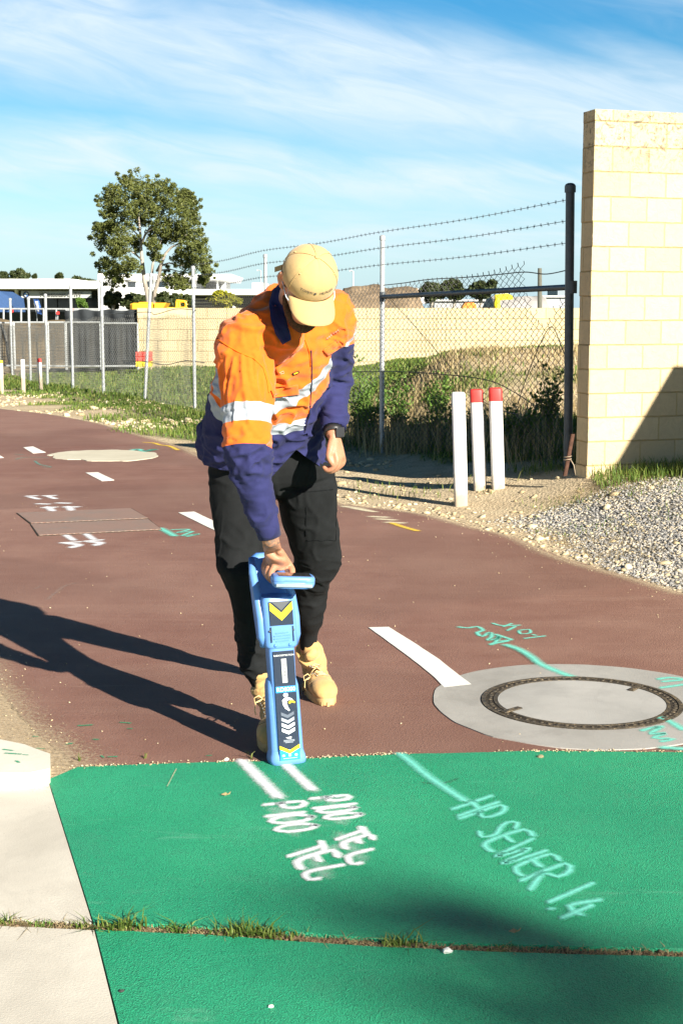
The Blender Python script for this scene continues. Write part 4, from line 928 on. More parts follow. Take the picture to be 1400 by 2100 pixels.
# leafy weeds behind the fence
def leaf_cloud(n, c, r, size, flat=1.0):
    """random leaf quads in an ellipsoid, denser towards the shell"""
    d = RNG.normal(size=(n, 3)); d /= np.linalg.norm(d, axis=1)[:, None]; rad = RNG.random(n) ** .45
    p = np.array(c) + d * rad[:, None] * np.array(r)
    a = RNG.normal(size=(n, 3)); a /= np.linalg.norm(a, axis=1)[:, None]; b = np.cross(a, RNG.normal(size=(n, 3))); b /= np.linalg.norm(b, axis=1)[:, None]
    s = size * RNG.uniform(.6, 1.3, n)[:, None]; a = a * s * .5; b = b * s * .5 * flat
    V = np.stack([p - a, p + b * .6, p + a, p - b * .6], 1).reshape(-1, 3); return V
def leafobj(name, Vs, mat, parent=None):
    V = np.concatenate(Vs); F = np.arange(len(V)).reshape(-1, 4); return npmesh(name, V, F, mat, parent)
for (cx, cy, wpx, hpx, Yd, lab) in ((758, 800, 34, 66, 16.6, 'tall leafy green weed behind the mesh, left of the slim post'), (812, 812, 26, 52, 16.9, 'leafy weed behind the mesh just right of the slim post'), (960, 850, 60, 45, 15.6, 'low spreading green weed behind the white marker posts'), (1125, 800, 26, 50, 15.0, 'sparse weed on the sandy bank near the corner post'), (900, 800, 28, 35, 18, 'small green weed on the sandy bank behind the plain marker post'), (735, 830, 30, 50, 16.9, 'green bush behind the mesh right beside the elbow of the worker'), (860, 860, 45, 40, 16.2, 'broad green bush behind the mesh, between slim post and marker posts'), (1060, 870, 45, 40, 14.2, 'low green bush in shade between the marker posts and corner post')):
    c = P(cx, cy, Y=Yd); r = wpx / FPX * Yd; h = hpx / FPX * Yd; g = hz(c.x, c.y); e = empty('weed_bush', (c.x, c.y, g), lab, 'weed', 'weeds behind the fence')
    st = MB(); Vs = []
    for k in range(13):
        t = Vector((c.x + random.uniform(-r, r), c.y + random.uniform(-r, r) * .7, max(g + .1, c.z + random.uniform(-h * .6, h))))
        st.tube([(c.x + random.uniform(-.05, .05), c.y, g - .02), ((c.x + t.x) / 2, (c.y + t.y) / 2, (g + t.z) / 2 + .05), t], [.006, .005, .002], 5)
        for f in (.35, .6, .8, 1.0): q = Vector((c.x, c.y, g)).lerp(t, f); Vs.append(leaf_cloud(13, q, (.09, .09, .08), .055, .8))
    st.build('stem', M['weed'], e, True); leafobj('leaves', Vs, M['weed'], e)
# joint between the slabs: dirt, litter and tufts
jpts = np.array([((a[0] + b_[0]) / 2, (a[1] + b_[1]) / 2) for a, b_ in zip(jt, jb)])
def jy(x): return np.interp(x, jpts[:, 0], jpts[:, 1])
n = 3200; x = RNG.uniform(-1.0, 1.0, n); y = jy(x) + RNG.normal(0, .010, n); k = in_view(x, y, 0); x, y = x[k], y[k]
blades('joint_litter', x, y, RNG.uniform(.004, .016, len(x)), np.full(len(x), .0022), M['dry'], 'dry stalks and litter lying in the joint between the pavement slabs', lean=2.4, zfun=lambda x, y: np.zeros(len(x)))
n = 900; x = RNG.uniform(-1.0, 1.0, n); y = jy(x) + RNG.normal(0, .008, n)
stones('joint_soil', x, y, RNG.uniform(.003, .008, n), simple('soil', (.16, .11, .07), .95, .1, 0, .4, 60), 'brown soil crumbs in the joint between the pavement slabs', .3, zoff=.009)
for (px, w, hh, nb, lab) in ((8, .03, .035, 45, 'small weed tuft in the joint at the left edge of the photo'), (90, .03, .035, 60, 'weed tuft in the joint on the left, on the pale footpath'), (170, .03, .04, 50, 'sparse tuft just left of the corner of the green paint'), (250, .05, .06, 150, 'bushy weed tuft where the joint enters the green paint'), (370, .035, .045, 80, 'compact leafy tuft second from the corner of the green paint'), (500, .06, .065, 150, 'largest weed tuft in the joint below the white writing'), (560, .045, .05, 80, 'spreading tuft just right of the largest weed tuft'), (830, .045, .05, 90, 'yellow green tuft in the joint below the middle of the shadow'), (1040, .04, .03, 50, 'low weed in the joint below the number 1.4'), (1150, .03, .022, 40, 'flat weed in the right part of the joint')):
    c = G(px, float(np.interp(px, [0, 200, 380, 550, 750, 1000, 1400], [1892, 1901, 1909, 1919, 1934, 1947, 1957]))); x = RNG.normal(c[0], w * .6, nb); y = RNG.normal(c[1], .010, nb)
    e = empty('weed_tuft', (c[0], c[1], 0), lab, 'weed', 'weed tufts in the pavement joint')
    o = blades('leaf_blade', x, y, RNG.uniform(.3, 1.1, nb) * hh, np.full(nb, .0042), M['grass'] if px not in (90, 370) else M['weed'], None, lean=.8, kind=None, zfun=lambda x, y: np.zeros(len(x)) - .01)
    attach(o, e)
for (px, py, lab) in ((298, 1555, 'thin grass sprig at the red and green border, left'), (163, 1562, 'thin grass sprig where the sand meets the green corner'), (515, 1556, 'tiny grass sprig beside the foot of the locator')):
    c = G(px, py); x = RNG.normal(c[0], .0012, 9); y = RNG.normal(c[1], .0008, 9); e = empty('grass_sprig', (c[0], c[1], 0), lab, 'weed', 'grass sprigs at the border')
    o = blades('leaf_blade', x, y, RNG.uniform(.02, .05, 9), np.full(9, .003), M['grass'], None, lean=.8, kind=None, zfun=lambda x, y: np.zeros(len(x))); attach(o, e)
for (px, py, s, c_, lab) in ((917, 1956, .012, (.75, .73, .68), 'small white pebble lying on the green below the joint'), (555, 2068, .006, (.75, .73, .68), 'white pebble on the green near the bottom edge'), (1108, 1555, .010, (.2, .17, .1), 'small brown stone on the green below the manhole surround'), (465, 1560, .008, (.8, .76, .66), 'white crumb at the red and green border'), (249, 2036, .006, (.03, .03, .03), 'black pebble at the lower left of the green')):
    c = G(px, py); b = MB(); b.ball((c[0], c[1], s * .6), (s * 1.1, s * .8, s * .75), 8)
    for i, v in enumerate(b.v): q = mnoise.noise(Vector(v) * 90) * s * .35; b.v[i] = (v[0] + q, v[1] + q, v[2] + q)
    tag(b.build('pebble', simple('pebble_%d' % px, c_, .8, .3)), lab, 'pebble', 'pebbles on the green')
for (px, py, lab) in ((462, 1634, 'curled tan leaf on the green at left'), (1053, 1916, 'small brown leaf on the green above the joint')):
    c = G(px, py); b = MB(); s = .014
    b.add([(c[0] - s, c[1], .008), (c[0], c[1] + s * .5, .012), (c[0] + s, c[1] + s * .3, .007), (c[0] + s * 1.3, c[1], .018), (c[0], c[1] - s * .4, .006)], [(0, 1, 4), (1, 2, 4), (2, 3, 4)], None); tag(b.build('dead_leaf', M['dry']), lab, 'leaf')
# ------------------------------------------------------------------ far things
M['white'] = simple('white_render', (.78, .78, .77), .7, .3, 0, .04, .5)
M['glass'] = simple('dark_glass', (.015, .022, .028), .12, .6, 0, .3, .3)
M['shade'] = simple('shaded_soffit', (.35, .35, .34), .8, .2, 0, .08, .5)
def pbox(b, x0, y0, x1, y1, Y, depth, mi=None):
    """box whose front face covers the pixel rectangle at depth Y"""
    a = P(x0, y1, Y=Y); c = P(x1, y0, Y=Y); b.box(((a.x + c.x) / 2, Y + depth / 2, (a.z + c.z) / 2), (c.x - a.x, depth, c.z - a.z), mi=mi); return a, c
def pobj(name, rect, Y, depth, mat, parent): b = MB(); pbox(b, *rect, Y, depth); return b.build(name, mat, parent)
def textmesh(txt, size, ext=.002, fs=None):
    cu = bpy.data.curves.new('t', 'FONT'); cu.body = txt; cu.size = size; cu.extrude = ext; cu.align_x = 'CENTER'; cu.align_y = 'CENTER'; cu.resolution_u = 3
    o = bpy.data.objects.new('t', cu); COL.objects.link(o); bpy.context.view_layer.update()
    me = bpy.data.meshes.new_from_object(o.evaluated_get(bpy.context.evaluated_depsgraph_get())); bpy.data.objects.remove(o); return me
def textobj(name, txt, size, mat, fn, parent, ext=.002, sx=1.0):
    """text mesh with every vertex mapped through fn(x, y, z)"""
    me = textmesh(txt, size, ext); me.materials.clear(); me.materials.append(mat)
    for v in me.vertices: v.co = fn(v.co.x * sx, v.co.y, v.co.z)
    o = bpy.data.objects.new(name, me); COL.objects.link(o)
    if parent is not None: attach(o, parent)
    return o
bA = empty('showroom', P(100, 640, Y=115), 'low showroom at far left, broad white flat roof over dark glass and lettered sign', 'building')
pobj('roof', (-400, 572, 150, 592), 115, 22, M['white'], bA); pobj('roof_end', (150.2, 576, 201, 592), 115.2, 21, M['white'], bA)
pobj('wall', (-400, 592.3, 200, 660), 123, 12, simple('dark_interior', (.03, .033, .035), .5, .4), bA)
for k, xx in enumerate((-60, -20, 60, 90, 120, 150, 180)): pobj('window', (xx, 606, xx + 27, 640), 122.7, .1, M['glass'], bA)
pobj('column', (32, 592.2, 36, 640), 117, .4, M['white'], bA)
M['signgrey'] = simple('sign_panel', (.40, .41, .40), .5, .4, 0, .05, 2)
sg = pobj('sign_panel', (44, 597, 187, 611), 116, .3, M['signgrey'], bA)
M['signtxt'] = simple('sign_letters', (.20, .20, .19), .6, .3)
c = P(125, 604, Y=115.95); textobj('lettering', 'Westcoast BMW', .50, M['signtxt'], lambda x, y, z: Vector((c.x + x * .95, 115.93 - z, c.z + y)), sg, .03, 1.0)
c2 = P(54, 604, Y=115.9); b = MB()
def disc(b, c, r, y, a0=0, a1=6.2832, n=32, mi=0, rin=0):
    vs = []; k = int(n * (a1 - a0) / 6.2832) + 1
    for i in range(k + 1):
        a = a0 + (a1 - a0) * i / k; vs.append((c.x + r * math.cos(a), y, c.z + r * math.sin(a)))
    if rin:
        vi = [(c.x + (v[0] - c.x) * rin / r, y, c.z + (v[2] - c.z) * rin / r) for v in vs]; m = len(vs); b.add(vs + vi, [(i, i + 1, m + i + 1, m + i) for i in range(m - 1)], mi)
    else: b.add([(c.x, y, c.z)] + vs, [(0, i, i + 1) for i in range(1, len(vs))], mi)
disc(b, c2, .24, 115.93, mi=0); disc(b, c2, .15, 115.92, 0, 1.5708, mi=2); disc(b, c2, .15, 115.92, 1.5708, 3.1416, mi=1); disc(b, c2, .15, 115.92, 3.1416, 4.712, mi=2); disc(b, c2, .15, 115.92, 4.712, 6.2832, mi=1)
b.build('roundel', [simple('navy', (.02, .03, .08), .4, .4), simple('sky_blue', (.1, .25, .6), .4, .4), M['white']], sg, recalc=False)
# blue canopy at the left edge
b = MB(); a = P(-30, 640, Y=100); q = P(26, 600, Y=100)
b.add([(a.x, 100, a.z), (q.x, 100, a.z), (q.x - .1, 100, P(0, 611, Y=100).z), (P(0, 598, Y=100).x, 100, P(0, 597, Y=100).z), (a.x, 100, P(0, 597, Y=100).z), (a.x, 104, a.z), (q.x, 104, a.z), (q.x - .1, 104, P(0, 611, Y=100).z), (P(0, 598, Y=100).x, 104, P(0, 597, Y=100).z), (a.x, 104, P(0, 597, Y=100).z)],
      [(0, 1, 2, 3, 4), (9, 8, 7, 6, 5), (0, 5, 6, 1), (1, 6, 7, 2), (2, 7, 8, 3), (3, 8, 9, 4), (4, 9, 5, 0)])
tag(b.build('marquee', simple('blue_canvas', (.04, .09, .22), .7, .3)), 'blue sloping marquee at the left edge below the white roof', 'tent')  # blue darkened to put the shade on the canvas into its colour
b = MB(); b.add([P(69, 613, Y=95), P(79, 612, Y=95), P(85, 630, Y=95), P(86, 645, Y=95), P(77, 643, Y=95), P(74, 628, Y=95)] + [P(69, 613, Y=95.05), P(79, 612, Y=95.05), P(85, 630, Y=95.05), P(86, 645, Y=95.05), P(77, 643, Y=95.05), P(74, 628, Y=95.05)], [(0, 1, 2, 3, 4, 5), (11, 10, 9, 8, 7, 6)] + [(i, (i + 1) % 6, 6 + (i + 1) % 6, 6 + i) for i in range(6)])
fl = empty('flag_banner', P(86, 660, Y=95), 'blue and white feather flag left of the post crossing the sign', 'flag'); b.build('banner', simple('flag_blue', (.10, .22, .62), .7, .3), fl)
b = MB(); b.add([P(73, 618, Y=94.95), P(78, 618, Y=94.95), P(81, 640, Y=94.95), P(78.5, 640, Y=94.95)], [(0, 1, 2, 3)]); b.build('stripe', M['white'], fl); b = MB(); b.tube([P(68.5, 612, Y=95.1), P(76, 645, Y=95.1), P(77, 668, Y=95.1)], .03, 6); b.build('flagpole', M['galv'], fl)
# white two storey building behind the gum tree
bB = empty('white_building', P(330, 640, Y=112), 'white modern two storey building with flat slabs behind the big gum tree', 'building')
pobj('fin_wall', (203, 559, 215, 660), 108, 14, M['white'], bB)
b = MB(); Y = 118; zt = P(0, 562, Y=Y).z; zb = P(0, 574, Y=Y).z; xl = P(215.3, 0, Y=Y).x; xr = P(470, 0, Y=Y).x; xr2 = P(463, 0, Y=Y).x
b.hexa([(xl, Y, zb), (xr2, Y, zb), (xr2, Y + 14, zb), (xl, Y + 14, zb), (xl, Y, zt), (xr, Y, zt), (xr, Y + 14, zt), (xl, Y + 14, zt)]); b.build('roof', M['white'], bB)
pobj('upper_wall', (215.5, 574.2, 400, 592.8), 118.5, 12, M['white'], bB); pobj('terrace_wall', (400.3, 574.2, 463, 592.8), 126, 5, simple('pale_wall', (.5, .5, .49), .7, .3), bB)
for xx in (446,): pobj('column', (xx - 1.6, 574.2, xx + 1.6, 592.8), 118.6, .25, M['white'], bB)
b = MB(); a = P(463.3, 592.8, Y=118.7); q = P(452, 592.8, Y=118.7); t = P(463.3, 574.2, Y=118.7); b.add([a, q, t, a + Vector((0, .3, 0)), q + Vector((0, .3, 0)), t + Vector((0, .3, 0))], [(0, 1, 2), (5, 4, 3), (0, 3, 4, 1), (1, 4, 5, 2), (2, 5, 3, 0)]); b.build('gable_fin', M['white'], bB)
pobj('floor_slab', (215.4, 593, 640, 604.5), 117.5, 16, M['white'], bB); pobj('parapet_box', (517, 580, 545, 592.8), 119, 5, simple('pale_panel', (.6, .6, .58), .7, .3), bB)
pobj('lower_wall', (215.4, 604.8, 640, 660), 124, 8, simple('dark_ground_floor', (.06, .065, .07), .6, .3), bB)
for xx in (397, 480, 560): pobj('column', (xx - 2.5, 604.7, xx + 2.5, 650), 117.8, .3, M['white'], bB)
for xx in (230, 262, 294, 326, 358): pobj('window', (xx, 578, xx + 16, 589), 118.44, .08, M['glass'], bB)
for k in range(3): pobj('louvre', (400, 612 + k * 7, 478, 614.5 + k * 7), 123.7, .15, M['shade'], bB)
# trees
M['gumleaf'] = leafmat('gum_leaves', [(0, (.045, .058, .016)), (.4, (.095, .115, .03)), (.75, (.15, .165, .045)), (1, (.21, .20, .07))], .5, .2)
M['darkleaf'] = leafmat('dark_leaves', [(0, (.020, .032, .012)), (.5, (.045, .062, .020)), (1, (.085, .095, .03))], .6, .15)
M['yellowleaf'] = leafmat('yellow_green_leaves', [(0, (.12, .15, .015)), (.5, (.26, .26, .02)), (1, (.42, .36, .03))], .6, .25)
def mat_bark():
    t = NT('pale_bark', .8, .2); t.col(t.ramp(t.noise(1.4, 6, .7, sxyz=(1, 1, .3)), [(.35, (.20, .17, .14)), (.6, (.42, .38, .33))])); return t.mat
M['bark'] = mat_bark()
def c2p(x, y, Y): return P(180 + x / 4.667, 340 + y / 4.667, Y=Y)
clumps = [(480, 200, 105), (400, 280, 100), (530, 330, 110), (640, 220, 88), (740, 220, 80), (820, 330, 105), (930, 310, 60), (975, 390, 75), (1000, 490, 65), (880, 430, 100), (700, 400, 80), (250, 240, 65), (190, 330, 75), (280, 380, 90), (210, 450, 60), (330, 480, 90), (450, 440, 90), (520, 520, 60), (230, 580, 55), (330, 640, 75), (140, 640, 75), (145, 740, 65), (270, 760, 80), (300, 860, 90), (165, 930, 55), (240, 1000, 75), (250, 1090, 70), (350, 1020, 75), (430, 950, 55), (460, 730, 55), (640, 650, 70), (620, 750, 55), (720, 570, 85), (760, 680, 75), (860, 560, 90), (900, 660, 75), (1000, 620, 75), (1040, 720, 85), (950, 800, 75), (1080, 820, 75), (900, 900, 75), (980, 960, 75), (1100, 920, 60), (1140, 1010, 45), (770, 1090, 50), (860, 1110, 65), (940, 1120, 55), (1100, 1090, 40), (650, 860, 45), (930, 270, 45), (110, 590, 40), (600, 420, 70), (395, 160, 60)]
TY = 84
gt = empty('gum_tree', c2p(590, 1400, TY), 'big gum tree with pale forking trunks in front of the white building', 'tree')
Vs = []
for (x, y, r) in clumps:
    dy = random.uniform(-2.6, 2.6); c = c2p(x, y, TY + dy); rr = r / 4.667 / FPX * TY * 1.10
    Vs.append(leaf_cloud(520, c, (rr * 1.25, rr * 1.5, rr * 1.15), .165, .6))
    for k in range(13):
        o_ = Vector((random.gauss(0, .7), random.gauss(0, .6), random.gauss(0, .62))) * rr; q = rr * random.uniform(.18, .42)
        Vs.append(leaf_cloud(80, c + o_, (q, q * 1.2, q * .8), .165, .6))
leafobj('crown', Vs, M['gumleaf'], gt)
b = MB()
def limb(pts, r0, r1, dY=0):
    n = len(pts); pp = [c2p(x, y, TY + dY * i / n) for i, (x, y) in enumerate(pts)]; b.tube(pp, [.6 * (r0 + (r1 - r0) * i / (n - 1)) for i in range(n)], 8)
limb([(600, 1500), (575, 1250), (540, 1080), (525, 940), (512, 800), (505, 660), (495, 560), (480, 400)], .26, .06, .5)
limb([(610, 1500), (640, 1220), (680, 1080), (700, 950), (745, 840), (800, 780), (880, 740), (950, 650)], .22, .05, -1.2)
limb([(600, 1400), (610, 1150), (620, 960), (640, 860), (700, 720), (720, 560)], .17, .05, 1.2)
limb([(512, 760), (550, 660), (600, 610), (660, 590), (700, 480)], .12, .04, -1); limb([(505, 700), (460, 640), (410, 600), (330, 560)], .09, .03, 1); limb([(520, 900), (450, 840), (400, 810), (300, 780)], .10, .03, -1)
limb([(520, 980), (450, 960), (380, 960), (250, 940)], .09, .03, 1); limb([(690, 960), (780, 930), (900, 960), (1000, 900)], .10, .03, 1); limb([(660, 1010), (720, 900), (760, 830)], .11, .06, -1); limb([(700, 1000), (790, 990), (950, 1030)], .08, .03, 0)
b.build('trunk', M['bark'], gt, True)
def tree(name, cx, cy, wpx, hpx, Y, label, mat, ncl=12, leaf=.3, base=660, group=None, per=120, trunkr=.15):
    c = P(cx, cy, Y=Y); r = wpx / FPX * Y; h = hpx / FPX * Y; g = P(cx, base, Y=Y); e = empty(name, g, label, 'tree', group); Vs = []
    for k in range(ncl):
        a = random.uniform(0, 6.28); q = math.sqrt(random.random()); p = c + Vector((math.cos(a) * q * r * .72, random.uniform(-.6, .6) * r, math.sin(a) * q * h * .68)); s = random.uniform(.24, .42)
        for m in range(3): Vs.append(leaf_cloud(per, p + Vector((random.gauss(0, .12) * r, random.gauss(0, .2) * r, random.gauss(0, .15) * h)), (r * s, r * s, h * s), leaf, .8))
    leafobj('crown', Vs, mat, e); b = MB(); b.tube([g, c], [trunkr, trunkr * .5], 6); b.tube([g.lerp(c, .5), c + Vector((r * .4, 0, h * .3))], [trunkr * .5, trunkr * .2], 6); b.build('trunk', M['bark'], e, True); return e
tree('bushy_tree', 8, 568, 10, 9, 180, 'small tree top at the left edge above the white roof', M['darkleaf'], 8, .5, group='distant trees')
tree('bushy_tree', 41, 568, 22, 13, 180, 'rounded tree top above the white roof, the widest one there', M['darkleaf'], 16, .5, group='distant trees')
tree('bushy_tree', 72, 569, 4, 6, 180, 'tiny pointed tree top above the white roof', M['darkleaf'], 5, .4, group='distant trees')
tree('bushy_tree', 122, 570, 9, 7, 180, 'small low tree top above the middle of the white roof', M['darkleaf'], 6, .5, group='distant trees')
tree('bushy_tree', 168, 577, 26, 9, 180, 'tree top rising behind the right end of the white roof', M['darkleaf'], 14, .5, group='distant trees')
for cx, w, lab in ((232, 20, 'dark shrub right beside the white fin'), (275, 26, 'dark shrub below the left half of the gum tree'), (330, 26, 'dark shrub below the trunks of the gum tree'), (372, 20, 'dark shrub below the right half of the gum tree')):
    tree('shrub', cx, 617, w, 18, 92, lab, M['darkleaf'], 12, .28, group='shrubs below the gum tree')
tree('yellow_shrub', 462, 616, 30, 19, 62, 'bright yellow green shrub behind the block wall, left of the worker', M['yellowleaf'], 20, .16)
tree('shrub', 168, 624, 12, 11, 105, 'bright green shrub in front of the showroom glass', M['weed'], 8, .25)
for cx, cy, w, h, lab in ((885, 598, 26, 20, 'dark bushy tree behind the mesh, left one of the clump right of the slim post'), (930, 596, 30, 22, 'middle tree of the dark clump behind the rail'), (985, 590, 32, 24, 'tallest dark tree of the clump, just left of the yellow digger')):
    tree('bushy_tree', cx, cy, w, h, 120, lab, M['darkleaf'], 16, .4, group='dark trees behind the far wall')
# dirt heaps
def mound(name, x0, x1, ytop, Y, mat, label, hump=1.0, seed=0, base=650):
    xs_ = np.linspace(P(x0, 0, Y=Y).x, P(x1, 0, Y=Y).x, 40); V = []; F = []; zt = P(0, ytop, Y=Y).z; zb = P(0, base, Y=Y).z
    for j in range(12):
        t = j / 11
        for i, xx in enumerate(xs_):
            s = i / 39; prof = min(1, 3.2 * math.sin(math.pi * s) ** .8) * (1 - .12 * mnoise.noise(Vector((s * 6 + seed, 0, 0))) ) * (1 if hump else 1)
            V.append((xx, Y + (t - .5) * 14 + .3 * mnoise.noise(Vector((xx * .8, t * 5, seed))), zb + (zt - zb) * min(1, prof) * math.sin(math.pi * max(.0, min(1, t))) ** .6 + .25 * mnoise.noise(Vector((xx * .7, t * 6, seed + 3)))))
    for j in range(11):
        for i in range(39): a = j * 40 + i; F.append((a, a + 1, a + 41, a + 40))
    o = npmesh(name, np.array(V), np.array(F), mat, smooth=True); return tag(o, label, kind='structure')
M['dirt'] = simple('brown_earth', (.23, .17, .11), .95, .1, 0, .4, .8, .6, 3, .2)
mound('dirt_mound', 690, 870, 588, 90, M['dirt'], 'brown earth mound behind the far wall')
mound('dirt_mound', 1000, 1130, 608, 130, simple('grey_spoil', (.42, .40, .38), .9, .1, 0, .12, .4), 'pale grey spoil heap behind the digger', seed=5)
mound('dirt_mound', -60, 138, 660, 58, simple('pit_earth', (.16, .12, .07), .95, .1, 0, .5, .5, .6, 3, .2), 'dark excavated earth bank behind the mesh panels at the left', seed=9, base=760)
# sheds along the right horizon
for (r, Y, m, lab) in (((800, 592, 884, 602), 150, M['white'], 'long white shed roof beyond the earth mound'), ((1110, 606, 1166, 640), 140, simple('grey_shed', (.36, .37, .39), .7, .3), 'grey shed right of the spoil heap'), ((890, 614, 1010, 640), 140, simple('greyer_shed', (.38, .38, .38), .7, .3), 'long grey shed below the dark trees'), ((1142, 588, 1165, 612), 160, simple('bluish_tank', (.22, .26, .3), .7, .3), 'small bluish tank building near the corner post')):
    e = empty('shed', P(r[0], r[3], Y=Y), lab, 'building'); pobj('wall', (r[0], r[1] + 4, r[2], r[3] + 20), Y, 8, m, e); pobj('roof', (r[0] - 1, r[1], r[2] + 1, r[1] + 3.8), Y - .3, 9, simple('shed_roof', (.55, .55, .55), .6, .3), e)
# poles
for (x, yt, Y, lab) in ((1106, 550, 95, 'dark timber power pole beyond the mesh right of the digger'), (724, 556, 130, 'thin far street lamp just right of the worker'), (535, 555, 150, 'thin far street lamp left of the cap of the worker')):
    e = empty('street_lamp' if x != 1106 else 'power_pole', P(x, 650, Y=Y), lab, 'pole'); b = MB(); r = .16 if x == 1106 else .07; b.tube([P(x, 650, Y=Y), P(x, yt, Y=Y)], [r, r * .8], 8); b.build('pole', simple('pole_%d' % x, (.12, .12, .10), .8, .2) if x == 1106 else M['galv'], e)
    if x != 1106: b = MB(); b.tube([P(x, yt, Y=Y), P(x - 6, yt - 1, Y=Y), P(x - 8, yt, Y=Y)], [.05, .05, .12], 6); b.build('lamp_head', M['galv'], e)
# machines behind the wall
M['plant'] = simple('machine_yellow', (.80, .42, .02), .45, .5, 0, .1, 3); M['rubber'] = simple('rubber', (.02, .02, .02), .8, .2)
M['plant2'] = simple('machine_bright_yellow', (.85, .62, .02), .45, .5, 0, .1, 3)
def loader(label, Y, arm):
    pass
Y = 60
ld = empty('loader', P(300, 640, Y=Y), 'orange yellow loader bucket and body showing above the dark shade cloth fence', 'digger')
b = MB(); a = P(317, 622, Y=Y); b.add([P(317, 621, Y=Y), P(341, 621, Y=Y), P(334, 633, Y=Y), P(330, 650, Y=Y), P(317, 650, Y=Y)] + [P(317, 621, Y=Y) + Vector((0, 1.6, 0)), P(341, 621, Y=Y) + Vector((0, 1.6, 0)), P(334, 633, Y=Y) + Vector((0, 1.6, 0)), P(330, 650, Y=Y) + Vector((0, 1.6, 0)), P(317, 650, Y=Y) + Vector((0, 1.6, 0))], [(0, 1, 2, 3, 4), (9, 8, 7, 6, 5)] + [(i, (i + 1) % 5, 5 + (i + 1) % 5, 5 + i) for i in range(5)]); b.build('bucket', M['plant'], ld)
b = MB(); c = P(294, 634, Y=Y); b.box(c, (.8, 1.2, .5), bev=.08); c = P(279, 630, Y=Y); b.box(c, (.34, 1.0, .3), bev=.06); b.box(P(300, 627, Y=Y), (.5, 1.0, .3), bev=.05); b.build('body', M['plant'], ld)
b = MB(); b.tube([P(300, 650, Y=Y) + Vector((0, -.1, 0)), P(300, 650, Y=Y) + Vector((0, .6, 0))], .35, 16); b.build('wheel', M['rubber'], ld)
ex2 = empty('mini_loader', P(370, 640, Y=Y), 'small yellow machine with an open roll cage, right of the loader bucket', 'digger')
b = MB()
for xx in (362, 367.5, 381): b.tube([P(xx, 650, Y=Y), P(xx + .5, 617, Y=Y)], .05, 6)
b.tube([P(362, 617, Y=Y), P(379, 618, Y=Y), P(383, 626, Y=Y)], .06, 6); b.build('roll_cage', M['plant'], ex2); b = MB(); b.box(P(372, 638, Y=Y), (.45, 1.0, .35), bev=.05); b.box(P(351, 635, Y=Y), (.3, .8, .2), bev=.05); b.build('body', M['plant'], ex2)
ex = empty('excavator', P(1022, 650, Y=100), 'bright yellow excavator arm reaching over the far wall, right of the dark trees', 'digger'); Y = 100
b = MB(); b.tube([P(1019, 636, Y=Y), P(1018, 622, Y=Y), P(1019, 611, Y=Y)], [.24, .22, .2], 8); b.build('stick', M['plant2'], ex)
b = MB(); b.add([P(1015, 604, Y=Y), P(1040, 602, Y=Y), P(1051, 607, Y=Y), P(1051, 614, Y=Y), P(1030, 615, Y=Y), P(1017, 618, Y=Y)] + [q + Vector((0, .8, 0)) for q in (P(1015, 604, Y=Y), P(1040, 602, Y=Y), P(1051, 607, Y=Y), P(1051, 614, Y=Y), P(1030, 615, Y=Y), P(1017, 618, Y=Y))], [(0, 1, 2, 3, 4, 5), (11, 10, 9, 8, 7, 6)] + [(i, (i + 1) % 6, 6 + (i + 1) % 6, 6 + i) for i in range(6)]); b.build('boom', M['plant2'], ex)
b = MB(); b.box(P(1042, 655, Y=Y), (2.0, 2.0, 1.2), bev=.1); b.build('body', M['plant2'], ex)
rt = empty('canopy_tent', P(960, 640, Y=70), 'small orange canopy top just above the far wall below the dark trees', 'tent'); b = MB(); a = [P(946, 632, Y=70), P(953, 621, Y=70), P(970, 620, Y=70), P(976, 625, Y=70), P(978, 640, Y=70), P(946, 640, Y=70)]; b.add(a + [q + Vector((0, 1, 0)) for q in a], [tuple(range(6)), tuple(reversed(range(6, 12)))] + [(i, (i + 1) % 6, 6 + (i + 1) % 6, 6 + i) for i in range(6)]); b.build('cover', simple('orange_canvas', (.75, .25, .05), .7, .3), rt)
# temporary fence panels with shade cloth
M['cloth'] = simple('shade_cloth', (.030, .034, .038), .9, .1, 0, .25, 2, .5, 8, .03)
YF = 44.5
def panel(x0, x1, yt, yb, mat, label, cloth=True):
    a = P(x0, yb, Y=YF); c = P(x1, yt, Y=YF); e = empty('site_fence_panel', a, label, 'fence panel', 'temporary site fence panels')
    b = MB(); r = .03
    for p, q in (((a.x, c.z), (c.x, c.z)), ((a.x, a.z), (c.x, a.z)), ((a.x, a.z - .1), (a.x, c.z)), ((c.x, a.z - .1), (c.x, c.z))): b.tube([(p[0], YF, p[1]), (q[0], YF, q[1])], r, 6)
    b.build('frame', M['galv'], e)
    if cloth:
        nx, nz = 40, 12; V = []; F = []
        for j in range(nz + 1):
            for i in range(nx + 1): s = i / nx; t = j / nz; V.append((a.x + (c.x - a.x) * s, YF + .05 + .03 * math.sin(s * 40) * math.sin(t * 3.1) + .02 * math.sin(t * 22 + s * 5), a.z + (c.z - a.z) * t))
        for j in range(nz):
            for i in range(nx): k = j * (nx + 1) + i; F.append((k, k + 1, k + nx + 2, k + nx + 1))
        npmesh('cloth', np.array(V), np.array(F), mat, e, True)
    else:
        b = MB(); n = 26
        for i in range(1, n): xx = a.x + (c.x - a.x) * i / n; b.tube([(xx, YF, a.z), (xx, YF, c.z)], .006, 4, False)
        for j in range(1, 14): zz = a.z + (c.z - a.z) * j / 14; b.tube([(a.x, YF, zz), (c.x, YF, zz)], .006, 4, False)
        b.build('mesh', M['wire'], e)
    return e
panel(136, 207, 661, 751, M['cloth'], 'site fence panel with dark shade cloth, left one of the two dark ones'); panel(207.5, 282, 663, 751, M['cloth'], 'site fence panel with dark shade cloth against the end of the far wall')
